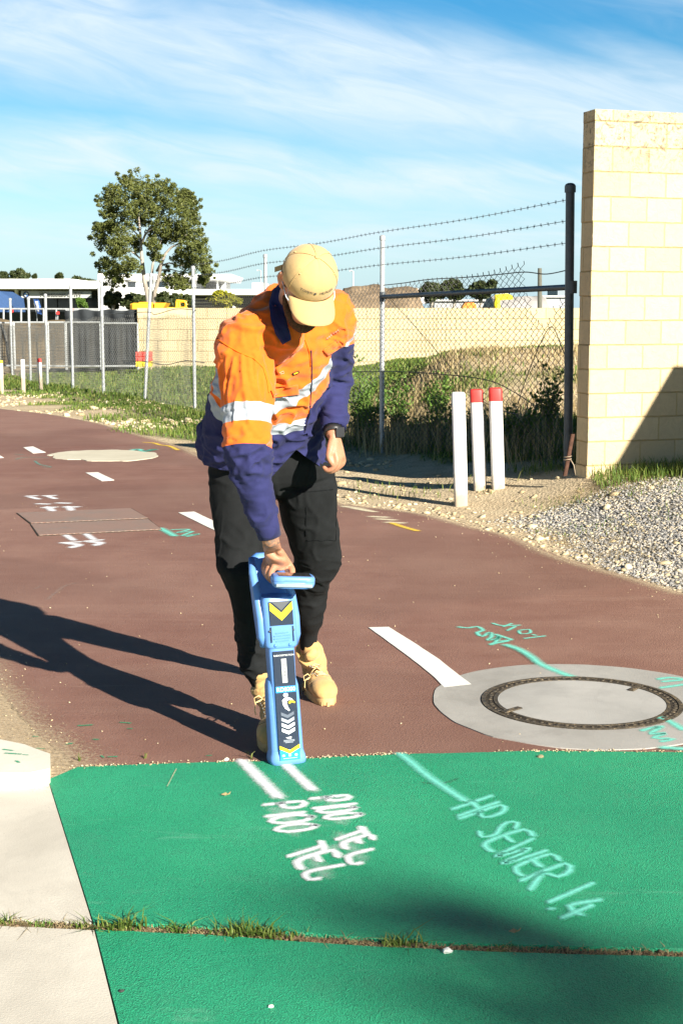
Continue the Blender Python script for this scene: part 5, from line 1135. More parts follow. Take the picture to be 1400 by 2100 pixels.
panel(100, 135.5, 661, 751, None, 'open mesh site fence panel left of the shade cloth', False); panel(30, 99, 661, 750, None, 'wide open mesh site fence panel near the left edge', False); panel(-60, 29, 662, 750, None, 'open mesh site fence panel cut by the left edge', False)
e = empty('shade_cloth_screen', P(136, 750, Y=46.5), 'tall dark shade cloth screen standing behind the site fence', 'screen'); b = MB()
nx, nz = 50, 14; a = P(136, 752, Y=46.2); c = P(283, 636, Y=46.2); V = []; F = []
for j in range(nz + 1):
    for i in range(nx + 1): s = i / nx; t = j / nz; V.append((a.x + (c.x - a.x) * s, 46.2 + .05 * math.sin(s * 30 + t * 3) + .03 * math.sin(t * 25), a.z + (c.z - a.z) * t - .03 * math.sin(s * 18) * t))
for j in range(nz):
    for i in range(nx): k = j * (nx + 1) + i; F.append((k, k + 1, k + nx + 2, k + nx + 1))
npmesh('cloth', np.array(V), np.array(F), M['cloth'], e, True)
b = MB()
for xx in (136, 203, 282): b.tube([P(xx, 755, Y=46.3), P(xx, 634, Y=46.3)], .03, 6)
b.tube([P(136, 636, Y=46.3), P(282, 637, Y=46.3)], .025, 6); b.build('frame', M['galv'], e)
# horizontal pipe railing in the yard, behind
rl = empty('yard_railing', P(20, 640, Y=62), 'pale pipe railing in the yard in front of the showroom', 'railing'); b = MB(); b.tube([P(-60, 633, Y=62), P(205, 634, Y=62)], .04, 6); b.build('bar', M['galv'], rl)
for xx in (8, 44, 90, 116, 160, 190): b = MB(); b.tube([P(xx, 633, Y=62), P(xx, 665, Y=62)], .04, 6); b.build('upright', M['galv'], rl)
for (xx, yy, lab) in ((24, 638, 'small red round sign on the railing at far left'), (119, 642, 'small red sign on the railing below the flag'), (148, 636, 'tiny red sign beside the post crossing the sign')):
    e = empty('yard_sign', P(xx, yy, Y=61.8), lab, 'sign'); b = MB(); b.box(P(xx, yy, Y=61.8), (.14 if xx != 24 else .17, .03, .12), bev=.01); b.build('plate', M['red'], e); b = MB(); b.tube([P(xx, yy, Y=61.9), P(xx, 670, Y=61.9)], .02, 5); b.build('post', M['galv'], e)
# stacked water barriers
for (yb, yt, m, lab) in ((752.5, 741.5, M['yel'], 'yellow plastic barrier block at the bottom of the stack by the far wall'), (741.3, 732, None, 'red plastic barrier block in the middle of the stack'), (731.8, 721.5, None, 'red plastic barrier block on top of the stack')):
    m = m or simple('red_plastic_%d' % yb, (.70, .09, .07), .5, .4); Y = 42.5; a = P(278, yb, Y=Y); c = P(310, yt, Y=Y); e = empty('barrier_block', ((a.x + c.x) / 2, Y, a.z), lab, 'barrier', 'stacked barrier blocks')
    b = MB(); b.box(((a.x + c.x) / 2, Y + .2, (a.z + c.z) / 2), (c.x - a.x, .4, c.z - a.z - .004), bev=.025)
    for s in (-.3, 0, .3): b.box(((a.x + c.x) / 2 + s * (c.x - a.x), Y - .005, (a.z + c.z) / 2), (.03, .05, c.z - a.z - .03), bev=.01)
    b.build('shell', m, e)
# street tree out of view behind the camera whose crown throws the soft shadow in the foreground
st = empty('street_tree', (14.5, -15.5, 0), 'street tree out of view whose crown throws the soft foreground shadow', 'tree')
Vs = []; b = MB(); DST = 24.0
def shadow_src(px, py, d): g = G(px, py); return Vector((g[0], g[1], 0)) + SUNV * d
for (px, py, rx, n) in ((520, 1850, .10, 90), (640, 1862, .12, 200), (760, 1872, .13, 360), (850, 1880, .14, 620), (930, 1884, .14, 800), (1000, 1900, .13, 800), (1070, 1916, .12, 650), (1150, 1932, .10, 450), (880, 1850, .12, 380),
    (780, 2000, .12, 200), (900, 2030, .13, 420), (860, 2075, .12, 260), (1060, 2040, .12, 420), (1180, 2010, .14, 620), (1300, 2020, .15, 800), (1400, 1990, .15, 750), (1250, 2090, .15, 800), (1400, 2100, .2, 900), (980, 2110, .12, 350), (620, 1985, .10, 140), (1120, 2095, .15, 600)):
    c = shadow_src(px, py, random.uniform(22, 27)); Vs.append(leaf_cloud(int(n * (.12 if py < 1960 else .055)), c, (rx, rx, rx * .55), .085, .8))
for k in range(30):
    g = Vector((random.uniform(2.4, 4.6), random.uniform(-1.2, 1.2), 0))
    c = g + SUNV * random.uniform(20, 28); Vs.append(leaf_cloud(500, c, (.5, .5, .4), .14, .8))
q = Vector((2.8, .3, 0)) + SUNV * 24; st.location = (q.x, q.y, 0); bpy.context.view_layer.update(); b.tube([(q.x, q.y, 0), q * .6 + Vector((q.x * .4, q.y * .4, 0)), q], [.2, .14, .06], 8); b.build('trunk', M['bark'], st, True); leafobj('crown', Vs, M['gumleaf'], st)
# ------------------------------------------------------------------ person
from mathutils.bvhtree import BVHTree
def chain(b, pts, rad, n=20, squash=None, sub=4, ends=True):
    """closed tapered tube through pts with radii; squash = (axis vector, factor) flattens the section along an axis"""
    pts = [Vector(p) for p in pts]; P2 = []; R2 = []
    for i in range(len(pts) - 1):
        p0 = pts[max(i - 1, 0)]; p1 = pts[i]; p2 = pts[i + 1]; p3 = pts[min(i + 2, len(pts) - 1)]
        for k in range(sub):
            t = k / sub; P2.append(.5 * ((2 * p1) + (p2 - p0) * t + (2 * p0 - 5 * p1 + 4 * p2 - p3) * t * t + (3 * p1 - p0 - 3 * p2 + p3) * t ** 3)); R2.append(rad[i] * (1 - t) + rad[i + 1] * t)
    P2.append(pts[-1]); R2.append(rad[-1])
    if ends:
        d0 = (P2[0] - P2[1]).normalized(); d1 = (P2[-1] - P2[-2]).normalized()
        P2 = [P2[0] + d0 * R2[0] * .8, P2[0] + d0 * R2[0] * .5] + P2 + [P2[-1] + d1 * R2[-1] * .5, P2[-1] + d1 * R2[-1] * .8]
        R2 = [R2[0] * .45, R2[0] * .83] + R2 + [R2[-1] * .83, R2[-1] * .45]
    ref = None; secs = []
    for i, p in enumerate(P2):
        t = (P2[min(i + 1, len(P2) - 1)] - P2[max(i - 1, 0)]).normalized()
        if ref is None: ref = Vector((1, 0, 0)) if abs(t.x) < .8 else Vector((0, 0, 1))
        a = (ref - t * ref.dot(t)).normalized(); c = t.cross(a); ref = a; ra = rc = R2[i]
        if squash is not None:
            s = Vector(squash[0]); s = (s - t * s.dot(t)); 
            if s.length > 1e-3: s.normalize(); a = s; c = t.cross(a); ra = R2[i] * squash[1]
        secs.append((p, a * ra, c * rc))
    b.loft(secs, n)
def remeshed(b, voxel, smooth=4, fac=.5):
    me = bpy.data.meshes.new('tmp'); me.from_pydata([tuple(v) for v in b.v], [], b.f)
    bm = bmesh.new(); bm.from_mesh(me); bmesh.ops.recalc_face_normals(bm, faces=bm.faces); bm.to_mesh(me); bm.free()
    o = bpy.data.objects.new('tmp', me); COL.objects.link(o)
    m = o.modifiers.new('r', 'REMESH'); m.mode = 'VOXEL'; m.voxel_size = voxel; m.adaptivity = 0
    if smooth: s = o.modifiers.new('s', 'SMOOTH'); s.iterations = smooth; s.factor = fac
    bpy.context.view_layer.update(); ev = o.evaluated_get(bpy.context.evaluated_depsgraph_get()); r = bpy.data.meshes.new_from_object(ev); bpy.data.objects.remove(o); return r
def getco(me): a = np.empty(len(me.vertices) * 3, np.float32); me.vertices.foreach_get('co', a); return a.reshape(-1, 3).astype(float)
def getno(me): a = np.empty(len(me.vertices) * 3, np.float32); me.vertices.foreach_get('normal', a); return a.reshape(-1, 3).astype(float)
def setco(me, v): me.vertices.foreach_set('co', v.astype(np.float32).ravel()); me.update()
def nz(v, s, seed=0): return np.array([mnoise.noise(Vector((a[0] * s[0] + seed, a[1] * s[1], a[2] * s[2]))) for a in v])
def axisparam(V, pts):
    """for every vertex: distance to the polyline and length along it"""
    best = np.full(len(V), 1e9); par = np.zeros(len(V)); acc = 0; pts = [np.array(p, float) for p in pts]
    for a, c in zip(pts[:-1], pts[1:]):
        e = c - a; L = np.linalg.norm(e); t = np.clip(((V - a) @ e) / (L * L), 0, 1); d = np.linalg.norm(V - a - t[:, None] * e, axis=1); k = d < best; best[k] = d[k]; par[k] = acc + t[k] * L; acc += L
    return best, par
def obj_from(me, name, mats, parent, smooth=True):
    me.name = name
    if len(me.materials): me.materials.clear()
    for m in (mats if isinstance(mats, (list, tuple)) else [mats]): me.materials.append(m)
    if smooth: me.polygons.foreach_set('use_smooth', [True] * len(me.polygons))
    o = bpy.data.objects.new(name, me); COL.objects.link(o)
    if parent is not None: attach(o, parent)
    return o
def ridge(x): return 1 - np.abs(x) * 2
def cloth(name, c, rough=.85, var=.12, weave=900, sheen=.2):
    t = NT(name, rough, .2); t.b.inputs['Sheen Weight'].default_value = sheen
    t.col(t.mix(t.ramp(t.noise(14, 5, .65), [(.3, 0), (.7, 1)]), tuple(x * (1 - var) for x in c), tuple(min(1, x * (1 + var)) for x in c))); t.bump(t.math('ADD', t.noise(weave, 2), t.math('MULTIPLY', t.noise(110, 4, .6), 1.0)), .35, .0018); return t.mat
M['orange'] = cloth('orange_twill', (.72, .130, .008)); M['navy'] = cloth('navy_twill', (.021, .023, .088), sheen=.04); M['black'] = cloth('black_canvas', (.009, .010, .011), .95, .25, 900, 0)
M['tape'] = cloth('silver_tape', (.34, .37, .42), .45, .06, 500, 0); M['tan_cap'] = cloth('tan_cotton', (.47, .32, .14), .85, .05)
def mat_skin():
    t = NT('skin', .5, .4); t.b.inputs['Subsurface Weight'].default_value = .12; t.b.inputs['Subsurface Radius'].default_value = (.01, .004, .002); t.b.inputs['Subsurface Scale'].default_value = 1
    c = t.mix(t.ramp(t.noise(28, 4, .6), [(.3, 0), (.7, 1)]), (.37, .165, .095), (.47, .225, .135))
    # tattoo on the forearm above the grip
    w = P(556, 1102, Y=4.66); vm = t.n('ShaderNodeVectorMath', operation='DISTANCE'); t.L.new(t.pos(), vm.inputs[0]); vm.inputs[1].default_value = w
    f = t.math('MULTIPLY', t.ramp(vm.outputs[1] if vm.outputs[1].type == 'VALUE' and False else vm.outputs['Value'], [(.036, 1), (.048, 0)]), t.ramp(t.noise(75, 3, .6, dist=1), [(.46, 0), (.54, 1)]))
    c = t.mix(t.math('MULTIPLY', f, .65), c, (.10, .10, .09)); t.col(c); t.bump(t.noise(350, 3), .25, .001); return t.mat
M['skin'] = mat_skin()
person = empty('person', (-.2, 5.2, 0), 'man in orange and navy work shirt, tan cap and black trousers bending over a locator', 'person')
# joints
SR, ER, WR = P(503, 698, Y=4.70), P(508, 925, Y=4.60), P(555, 1108, Y=4.66)
SL, EL, WL = P(674, 655, Y=4.90), P(683, 782, Y=5.07), P(684, 888, Y=4.93)
HC = P(634, 573, Y=4.55); yaw, pit = R(19), R(54)
hf = Vector((math.sin(yaw) * math.cos(pit), -math.cos(yaw) * math.cos(pit), -math.sin(pit))); hu = Vector((math.sin(yaw) * math.sin(pit), -math.cos(yaw) * math.sin(pit), math.cos(pit))); hr = hf.cross(hu)  # hr: his right hand side? fixed below
if hr.x > 0: hr = -hr
HM = Matrix(((hr.x, hf.x, hu.x), (hr.y, hf.y, hu.y), (hr.z, hf.z, hu.z)))   # columns: right (image left), forward, up
def hp(r, f, u): return HC + hr * r + hf * f + hu * u
NB = P(603, 640, Y=4.84)
TL = [(P(548, 1010, Y=5.16), .205, .145, 0.0), (P(545, 955, Y=5.15), .215, .15, .0), (P(540, 890, Y=5.09), .212, .15, .15), (P(552, 810, Y=5.01), .200, .155, .4), (P(572, 735, Y=4.93), .205, .155, .8), (P(588, 680, Y=4.87), .195, .14, 1), (P(596, 640, Y=4.84), .155, .11, 1), (P(601, 612, Y=4.81), .095, .085, 1)]
L0 = Vector((1, .22, 0)).normalized(); L1 = Vector((.33, .20, .06)).normalized()
def torso_secs(k=1.0, kd=1.0):
    s = []
    for i, (c, w, d, f) in enumerate(TL):
        t = (TL[min(i + 1, len(TL) - 1)][0] - TL[max(i - 1, 0)][0]).normalized(); l = L0.lerp(L1, f); l = (l - t * l.dot(t)).normalized(); s.append((c, l * w * k, t.cross(l) * d * kd))
    return s
def smooth_secs(s, sub=4):
    out = []
    cr = lambda p0, p1, p2, p3, t: .5 * ((2 * p1) + (p2 - p0) * t + (2 * p0 - 5 * p1 + 4 * p2 - p3) * t * t + (3 * p1 - p0 - 3 * p2 + p3) * t ** 3)
    for i in range(len(s) - 1):
        q = [s[max(i - 1, 0)], s[i], s[i + 1], s[min(i + 2, len(s) - 1)]]
        for k in range(sub): out.append(tuple(cr(*[x[j] for x in q], k / sub) for j in range(3)))
    out.append(s[-1]); return out
# ---- locator frame (needed for the grip)
LB = P(592, 1567, z=0.0); LY = R(20); lx = Vector((math.cos(LY), math.sin(LY), 0)); lyv = Vector((-math.sin(LY), math.cos(LY), 0)); lz = Vector((-.058, .0, 1)).normalized()
def lp(x, y, z): return LB + lx * x + lyv * y + lz * z
# handle bar runs from the rear spine to the display pod
HB0, HB1 = lp(-.005, .115, .672), lp(.012, -.03, .645)
# ---- body (skin): head, neck, core, arms, hands, legs in one surface
b = MB()
b.ball(hp(0, -.012, .008), (.075, .086, .082), 28, HM); b.ball(hp(0, .022, -.045), (.062, .072, .075), 24, HM)          # skull, face
b.ball(hp(0, .052, -.105), (.044, .040, .034), 18, HM); b.ball(hp(0, .068, -.122), (.024, .020, .018), 14, HM)             # jaw, chin
for s in (1, -1):
    b.ball(hp(s * .034, .070, -.048), (.022, .018, .018), 12, HM)                                                       # cheek
    b.ball(hp(s * .032, .080, -.018), (.024, .010, .008), 10, HM)                                                       # brow
    chain(b, [hp(s * .074, -.004, .012), hp(s * .086, -.016, .008), hp(s * .088, -.020, -.014), hp(s * .080, -.006, -.040), hp(s * .073, .0, -.046)], [.006, .008, .0085, .007, .005], 10)   # ear rim
    b.ball(hp(s * .078, -.008, -.014), (.007, .014, .024), 10, HM)
chain(b, [hp(0, .086, -.010), hp(0, .100, -.036), hp(0, .112, -.054)], [.008, .010, .012], 12); b.ball(hp(.011, .098, -.058), .008, 10); b.ball(hp(-.011, .098, -.058), .008, 10)
b.ball(hp(0, .092, -.082), (.024, .009, .006), 12, HM); b.ball(hp(0, .090, -.092), (.020, .009, .007), 12, HM)           # lips
chain(b, [hp(0, -.035, -.06), hp(0, -.04, -.11), NB + Vector((0, .02, -.02)), NB + Vector((0, .04, -.10))], [.056, .056, .064, .08], 24)
b.loft(smooth_secs(torso_secs(.70, .66))[6:], 30)
chain(b, [SR, ER, WR], [.058, .045, .028], 20); chain(b, [SL, EL, WL], [.056, .043, .028], 20)
chain(b, [SR + Vector((.10, .10, .0)), SR], [.05, .05], 20); chain(b, [SL + Vector((-.08, .03, -.02)), SL], [.05, .05], 20)
# right hand, closed over the handle bar
hd = (HB1 - HB0).normalized()           # towards the pod (camera)
GC = P(568, 1172, Y=HB0.lerp(HB1, .42).y)  # grip centre
HB0 = GC - hd * .062; HB1 = GC + hd * .075
side = lx                                # image right
up = Vector((0, 0, 1))
pal = GC + up * .032
b.loft(smooth_secs([(WR, Vector((.029, 0, 0)), Vector((0, .020, 0))), (WR.lerp(pal, .35) + Vector((-.002, 0, 0)), Vector((.030, .004, 0)), Vector((0, .026, .002))), (WR.lerp(pal, .72), side * .036, hd * .036), (pal, side * .034 , hd * .043), (pal - up * .016, side * .030, hd * .042)], 4), 24)
for i in range(4):      # fingers leave the knuckles on the left, wrap below the bar
    c = GC + hd * (-.034 + .0225 * i); rr_ = [.0098, .0102, .0100, .0086][3 - i] if True else .009; L = [.92, 1.0, 1.04, .98][i]
    chain(b, [c + up * .030 - side * .012, c + up * .020 - side * .030 * L, c - up * .004 - side * .036 * L, c - up * .026 - side * .022 * L, c - up * .030 + side * .002, c - up * .020 + side * .016], [rr_ * 1.1, rr_ * 1.12, rr_ * 1.05, rr_, rr_ * .95, rr_ * .8], 12, sub=3)
# thumb leaves the side of the palm, lies along the right of the bar
chain(b, [WR.lerp(pal, .5) + side * .018 + hd * .005, GC + up * .030 + side * .030 + hd * .020, GC + up * .016 + side * .034 + hd * .042, GC + up * .004 + side * .024 + hd * .062], [.014, .0135, .0115, .0090], 12, sub=3)
for i in range(4):      # knuckles
    c = GC + hd * (-.034 + .0225 * i); b.ball(c + up * .030 - side * .024, .0115, 10)
# left hand, relaxed, back of the hand towards the camera and right
f = (P(697, 945, Y=4.91) - WL).normalized(); K = WL + f * .088; lat = Vector((-.35, -.93, .0)).normalized(); lat = (lat - f * lat.dot(f)).normalized(); nb = f.cross(lat)
if nb.x < 0: nb = -nb
b.loft(smooth_secs([(WL, lat * .026, nb * .019), (WL + f * .03, lat * .029, nb * .019), (WL + f * .060, lat * .037, nb * .018), (K, lat * .038, nb * .016), (K + f * .008, lat * .034, nb * .012)], 4), 24)
for i in range(4):
    o_ = (i - 1.5) * .0195; r_ = [.0086, .0094, .0096, .0090][i]; L = [.82, .98, 1.05, .96][i]; c = K + lat * o_
    cur = -nb * 1.0
    chain(b, [c - f * .02, c + f * .010, c + f * .030 * L + cur * .018, c + f * .034 * L + cur * .040, c + f * .020 * L + cur * .052 * L], [r_ * 1.15, r_ * 1.12, r_ * 1.02, r_ * .95, r_ * .78], 12, sub=3)
tb = WL + f * .028 + lat * .018 - nb * .004
chain(b, [tb, tb + f * .030 + lat * .018 - nb * .008, tb + f * .052 + lat * .020 - nb * .016, tb + f * .078 + lat * .016 - nb * .010], [.015, .0135, .0115, .0092], 12, sub=3)
# legs inside the trousers
LA = [P(505, 985, Y=5.18), P(492, 1160, Y=5.06), P(530, 1385, Y=5.10)]; LBp = [P(615, 985, Y=5.24), P(648, 1150, Y=5.38), P(630, 1250, Y=5.52), P(631, 1330, Y=5.63)]
chain(b, [P(555, 900, Y=5.14), P(555, 985, Y=5.20)], [.10, .08], 20); chain(b, LA, [.06, .045, .034], 18); chain(b, LBp, [.06, .045, .036, .032], 18)
FA = (P(556, 1500, z=.0), Vector((.12, -1, 0)).normalized()); 
me = remeshed(b, .0036, 3, .5)
body = obj_from(me, 'body', M['skin'], person)
def bvh(me): 
    bm = bmesh.new(); bm.from_mesh(me); t = BVHTree.FromBMesh(bm); bm.free(); return t
def hit(tree, px, py, off=0.0):
    o = Vector((0, 0, H)); d = (P(px, py, Y=5) - o).normalized(); h = tree.ray_cast(o, d)
    return None if h[0] is None else h[0] - d * off
# ---- shirt
b = MB(); b.loft(smooth_secs(torso_secs()), 48)
chain(b, [SR + Vector((.10, .04, .02)), SR + Vector((.0, 0, -.005)), SR.lerp(ER, .35), SR.lerp(ER, .72), ER, ER.lerp(WR, .45) + Vector((-.004, 0, 0)), ER.lerp(WR, .80), ER.lerp(WR, .97)], [.09, .090, .083, .078, .070, .060, .043, .035], 28)
chain(b, [SL + Vector((-.08, -.02, .0)), SL, SL.lerp(EL, .45) + Vector((.004, 0, 0)), EL, EL.lerp(WL, .45), EL.lerp(WL, .93)], [.085, .082, .070, .062, .050, .036], 28)
b.ball(P(562, 630, Y=4.86), (.085, .08, .055), 20)
b.ball(P(690, 640, Y=4.92), (.045, .06, .07), 20)
b.ball(P(436, 905, Y=5.12), (.055, .07, .09), 20)
sme = remeshed(b, .0055, 7, .5)
V = getco(sme); N = getno(sme)
armR = [SR, ER, WR]; armL = [SL, EL, WL]
dR, pR = axisparam(V, armR); dL, pL = axisparam(V, armL)
isR = (dR < .108) & (pR > .07); isL = (dL < .095) & (pL > .05)
# folds
w1 = nz(V, (9, 9, 22), 3.1); w2 = nz(V, (22, 22, 46), 7.7); w3 = nz(V, (14, 10, 7), 1.3); w4 = nz(V, (30, 30, 18), 5.5)
fold = .005 * ridge(w1) + .0018 * ridge(w2) + .008 * w3 + .0012 * ridge(w4) - .005
LaR = (ER - SR).length; LbR = (WR - ER).length
elb = np.exp(-((pR - LaR) / .07) ** 2); 
tw = nz(np.stack([V[:, 0] * 16 + V[:, 2] * 40, V[:, 1] * 16, V[:, 2] * 18 - V[:, 0] * 30], -1), (1, 1, 1), 9.1)
fold = fold + np.where(isR, elb * .012 * ridge(tw), 0) + np.where(isR, .009 * ridge(nz(np.stack([V[:, 0] * 34, V[:, 1] * 34, V[:, 2] * 7], -1), (1, 1, 1), 2.2)) * (pR < .24), 0)
fold = fold + np.where(isL, .004 * ridge(nz(np.stack([V[:, 0] * 12 + V[:, 2] * 30, V[:, 1] * 14, V[:, 2] * 25], -1), (1, 1, 1), 4.2)), 0)
def crease(c, w, seed):
    n_ = nz(c, (1, 1, 1), seed); m_ = nz(c * .45, (1, 1, 1), seed + 40); return np.exp(-(n_ / w) ** 2) * np.clip(.5 + m_ * 2.2, 0, 1)
X_, Y_, Z_ = V.T; st = np.stack
belly = (~isR) & (~isL)
fold = fold + np.where(isR & (pR < LaR * .8), .009 * crease(st([X_ * 26 + Z_ * 3, Y_ * 22, Z_ * 5 - X_ * 4], -1), .11, 51), 0)
fold = fold + np.where(isR & (pR > LaR * .75), .009 * crease(st([X_ * 7 + Z_ * 15, Y_ * 6, Z_ * 14 - X_ * 14], -1), .15, 52) * (1 - sm((pR - (LaR + LbR * .7)) / .04)), 0)
fold = fold + np.where(isL, .008 * crease(st([X_ * 6 - Z_ * 17, Y_ * 7, Z_ * 16 + X_ * 7], -1), .15, 53), 0)
fold = fold + np.where(belly, .011 * crease(st([X_ * 9 - Z_ * 13, Y_ * 9, Z_ * 20 + X_ * 12], -1), .10, 54) + .007 * crease(st([X_ * 16, Y_ * 16, Z_ * 9], -1), .08, 55), 0)
belly = (~isR) & (~isL); fold = fold + np.where(belly, .008 * ridge(nz(np.stack([V[:, 0] * 9 + V[:, 2] * 16, V[:, 1] * 9, V[:, 2] * 22 - V[:, 0] * 12], -1), (1, 1, 1), 6.2)), 0)
cuffR = sm((pR - (LaR + LbR * .78)) / .03) * isR; fold = fold * (1 - .85 * cuffR)
V2 = V + N * fold[:, None]; setco(sme, V2)
tree_s = bvh(sme)
bm = bmesh.new(); bm.from_mesh(sme); bmesh.ops.smooth_vert(bm, verts=bm.verts, factor=.35, use_axis_x=True, use_axis_y=True, use_axis_z=True)
bm.verts.ensure_lookup_table(); lay = bm.faces.layers.int.new('reg')
def rg(c):
    c = np.array([c]); d1, p1 = axisparam(c, armR); d2, p2 = axisparam(c, armL)
    if d1[0] < .112 and p1[0] > .10: return 1
    if d2[0] < .10 and p2[0] > .07: return 2
    return 0
C = np.array([f.calc_center_median()[:] for f in bm.faces]); d1, p1 = axisparam(C, armR); d2, p2 = axisparam(C, armL)
reg = np.where((d1 < .112) & (p1 > .10), 1, np.where((d2 < .10) & (p2 > .07), 2, 0))
for f, r_ in zip(bm.faces, reg): f[lay] = int(r_)
def bisect(region, co, no):
    fs = [f for f in bm.faces if f[lay] == region]; ed = {e for f in fs for e in f.edges}; vs = {v for f in fs for v in f.verts}
    bmesh.ops.bisect_plane(bm, geom=fs + list(ed) + list(vs), dist=1e-6, plane_co=co, plane_no=no)
def plane3(a, c, d):
    n = (c - a).cross(d - a).normalized(); n = n if n.z > 0 else -n; return n
_t = MB(); _t.loft(smooth_secs(torso_secs()), 48); tree_o = BVHTree.FromPolygons([tuple(v) for v in _t.v], _t.f)
def H_(px, py, tr=None):
    h = hit(tr or tree_s, px, py)
    return h if h is not None else P(px, py, Y=4.9)
# sleeve tape and colour change
aR = (SR - ER).normalized(); t0 = H_(505, 822); t1 = H_(505, 861); t2 = H_(505, 909)
for q in (t0, t1, t2): bisect(1, q, aR)
# torso hoops
n_up = plane3(H_(566, 828, tree_o), H_(630, 797, tree_o), H_(700, 730, tree_o)); c_up = H_(628, 797, tree_o)
n_lo = plane3(H_(560, 880, tree_o), H_(646, 855, tree_o), H_(436, 825, tree_o)); c_lo = H_(590, 876, tree_o)
print('HITS', [H_(*q, tree_o) for q in ((566,828),(630,797),(700,730),(560,880),(646,855),(436,825))])
HW = .024
print('PLANES', n_up, n_lo)
for n_, c_ in ((n_up, c_up), (n_lo, c_lo)):
    for s in (1, -1): bisect(0, c_ + n_ * HW * s, n_)
# left sleeve colour change
aL = (SL - EL).normalized(); cL = H_(716, 708); nL = Vector((-.35, 0, 1)).normalized(); bisect(2, cL, nL)
# hem: two slanted cuts
hA, hB, hC = P(552, 985, Y=4.95), P(606, 926, Y=4.92), P(662, 968, Y=5.0)
for xx in (hA.x, hB.x): bmesh.ops.bisect_plane(bm, geom=[f for f in bm.faces if f[lay] == 0] + bm.edges[:] + bm.verts[:], dist=1e-6, plane_co=(xx, 0, 0), plane_no=(1, 0, 0))
kill = []
cuts = [(-9, hA.x, P(405, 948, Y=5.1), hA), (hA.x, hB.x, hA, hB), (hB.x, 9, hB, hC)]
for (xa, xb, a, c) in cuts:
    d = Vector((c.x - a.x, 0, c.z - a.z)).normalized(); no = Vector((-d.z, 0, d.x)); no = no if no.z > 0 else -no
    fs = [f for f in bm.faces if f[lay] == 0 and xa < f.calc_center_median().x < xb and f.calc_center_median().z < 1.05]
    ed = {e for f in fs for e in f.edges}; vs = {v for f in fs for v in f.verts}
    bmesh.ops.bisect_plane(bm, geom=fs + list(ed) + list(vs), dist=1e-6, plane_co=a, plane_no=no)
    for f in bm.faces:
        m = f.calc_center_median()
        if f[lay] == 0 and xa < m.x < xb and m.z < 1.05 and (m - a).dot(no) < 0: kill.append(f)
bmesh.ops.delete(bm, geom=list(set(kill)), context='FACES')
# open the cuffs
for ax, e_, fr in (((WR - ER).normalized(), WR, 1), ((WL - EL).normalized(), WL, 2)):
    bmesh.ops.delete(bm, geom=[f for f in bm.faces if (f.calc_center_median() - e_).dot(ax) > -.014 and (f.calc_center_median() - e_).length < .1], context='FACES')
# classify
for f in bm.faces:
    m = f.calc_center_median(); r_ = f[lay]; mi = 0
    if r_ == 1:
        s = (m - ER).dot(aR); s0, s1, s2 = [(q - ER).dot(aR) for q in (t0, t1, t2)]
        mi = 0 if s > s0 else (2 if s > s1 else (0 if s > s2 else 1))
    elif r_ == 2: mi = 0 if (m - cL).dot(nL) > 0 else 1
    else:
        u_ = (m - c_up).dot(n_up); l_ = (m - c_lo).dot(n_lo)
        if abs(l_) < HW: mi = 2
        elif l_ < -HW: mi = 1
        elif abs(u_) < HW: mi = 2
        else: mi = 0
    f.material_index = mi
def extract(idx, name, mat, parent, off=0.0):
    b2 = bm.copy(); bmesh.ops.delete(b2, geom=[f for f in b2.faces if f.material_index != idx], context='FACES')
    bmesh.ops.recalc_face_normals(b2, faces=b2.faces)
    if off:
        b2.normal_update()
        for v in b2.verts: v.co += v.normal * off
    for f in b2.faces: f.material_index = 0
    me = bpy.data.meshes.new(name); b2.to_mesh(me); b2.free(); return obj_from(me, name, mat, parent)
b2 = bm.copy(); bmesh.ops.delete(b2, geom=[f for f in b2.faces if f.material_index == 2], context='FACES'); me = bpy.data.meshes.new('shirt'); b2.to_mesh(me); b2.free()
shirt = obj_from(me, 'shirt', [M['orange'], M['navy']], person)
tp = extract(2, 'reflective_tape', M['tape'], shirt, .0)
bm.free()
# cuffs, seams, pockets, placket placed on the shirt surface
def on_shirt(pts, r, mat, name, off=.002, n=5, sub=6, parent=None):
    pp = []
    for i in range(len(pts) - 1):
        for k in range(sub): t = k / sub; q = hit(tree_s, pts[i][0] * (1 - t) + pts[i + 1][0] * t, pts[i][1] * (1 - t) + pts[i + 1][1] * t, off); pp += [q] if q is not None else []
    q = hit(tree_s, *pts[-1], off); pp += [q] if q is not None else []
    b = MB(); b.tube(pp, r, n); return b.build(name, mat, parent or shirt, True)
def patch(poly, mat, name, off=.003, nx=10, ny=10, th=.0, parent=None, tree=None):
    """cloth patch: bilinear pixel quad projected on the surface"""
    V = []; F = []
    for j in range(ny + 1):
        for i in range(nx + 1):
            s, t = i / nx, j / ny; x = (poly[0][0] * (1 - s) + poly[1][0] * s) * (1 - t) + (poly[3][0] * (1 - s) + poly[2][0] * s) * t; y = (poly[0][1] * (1 - s) + poly[1][1] * s) * (1 - t) + (poly[3][1] * (1 - s) + poly[2][1] * s) * t
            q = hit(tree or tree_s, x, y, off); V.append(tuple(q if q is not None else P(x, y, Y=4.75)))
    for j in range(ny):
        for i in range(nx): k = j * (nx + 1) + i; F.append((k, k + nx + 1, k + nx + 2, k + 1))
    o = npmesh(name, np.array(V), np.array(F), mat, parent or shirt, True)
    if th: m = o.modifiers.new('t', 'SOLIDIFY'); m.thickness = th; m.offset = 0
    return o
def c3(*pp): return [(380 + a / 3.684, 480 + c / 3.684) for a, c in pp]
M['seam'] = simple('seam_thread', (.70, .15, .012), .9, .1); M['placket'] = simple('dark_placket', (.02, .02, .05), .8, .2)
on_shirt(c3((950, 880), (955, 1000), (955, 1120), (945, 1250), (940, 1350), (915, 1440), (900, 1500)), .0022, M['placket'], 'placket')
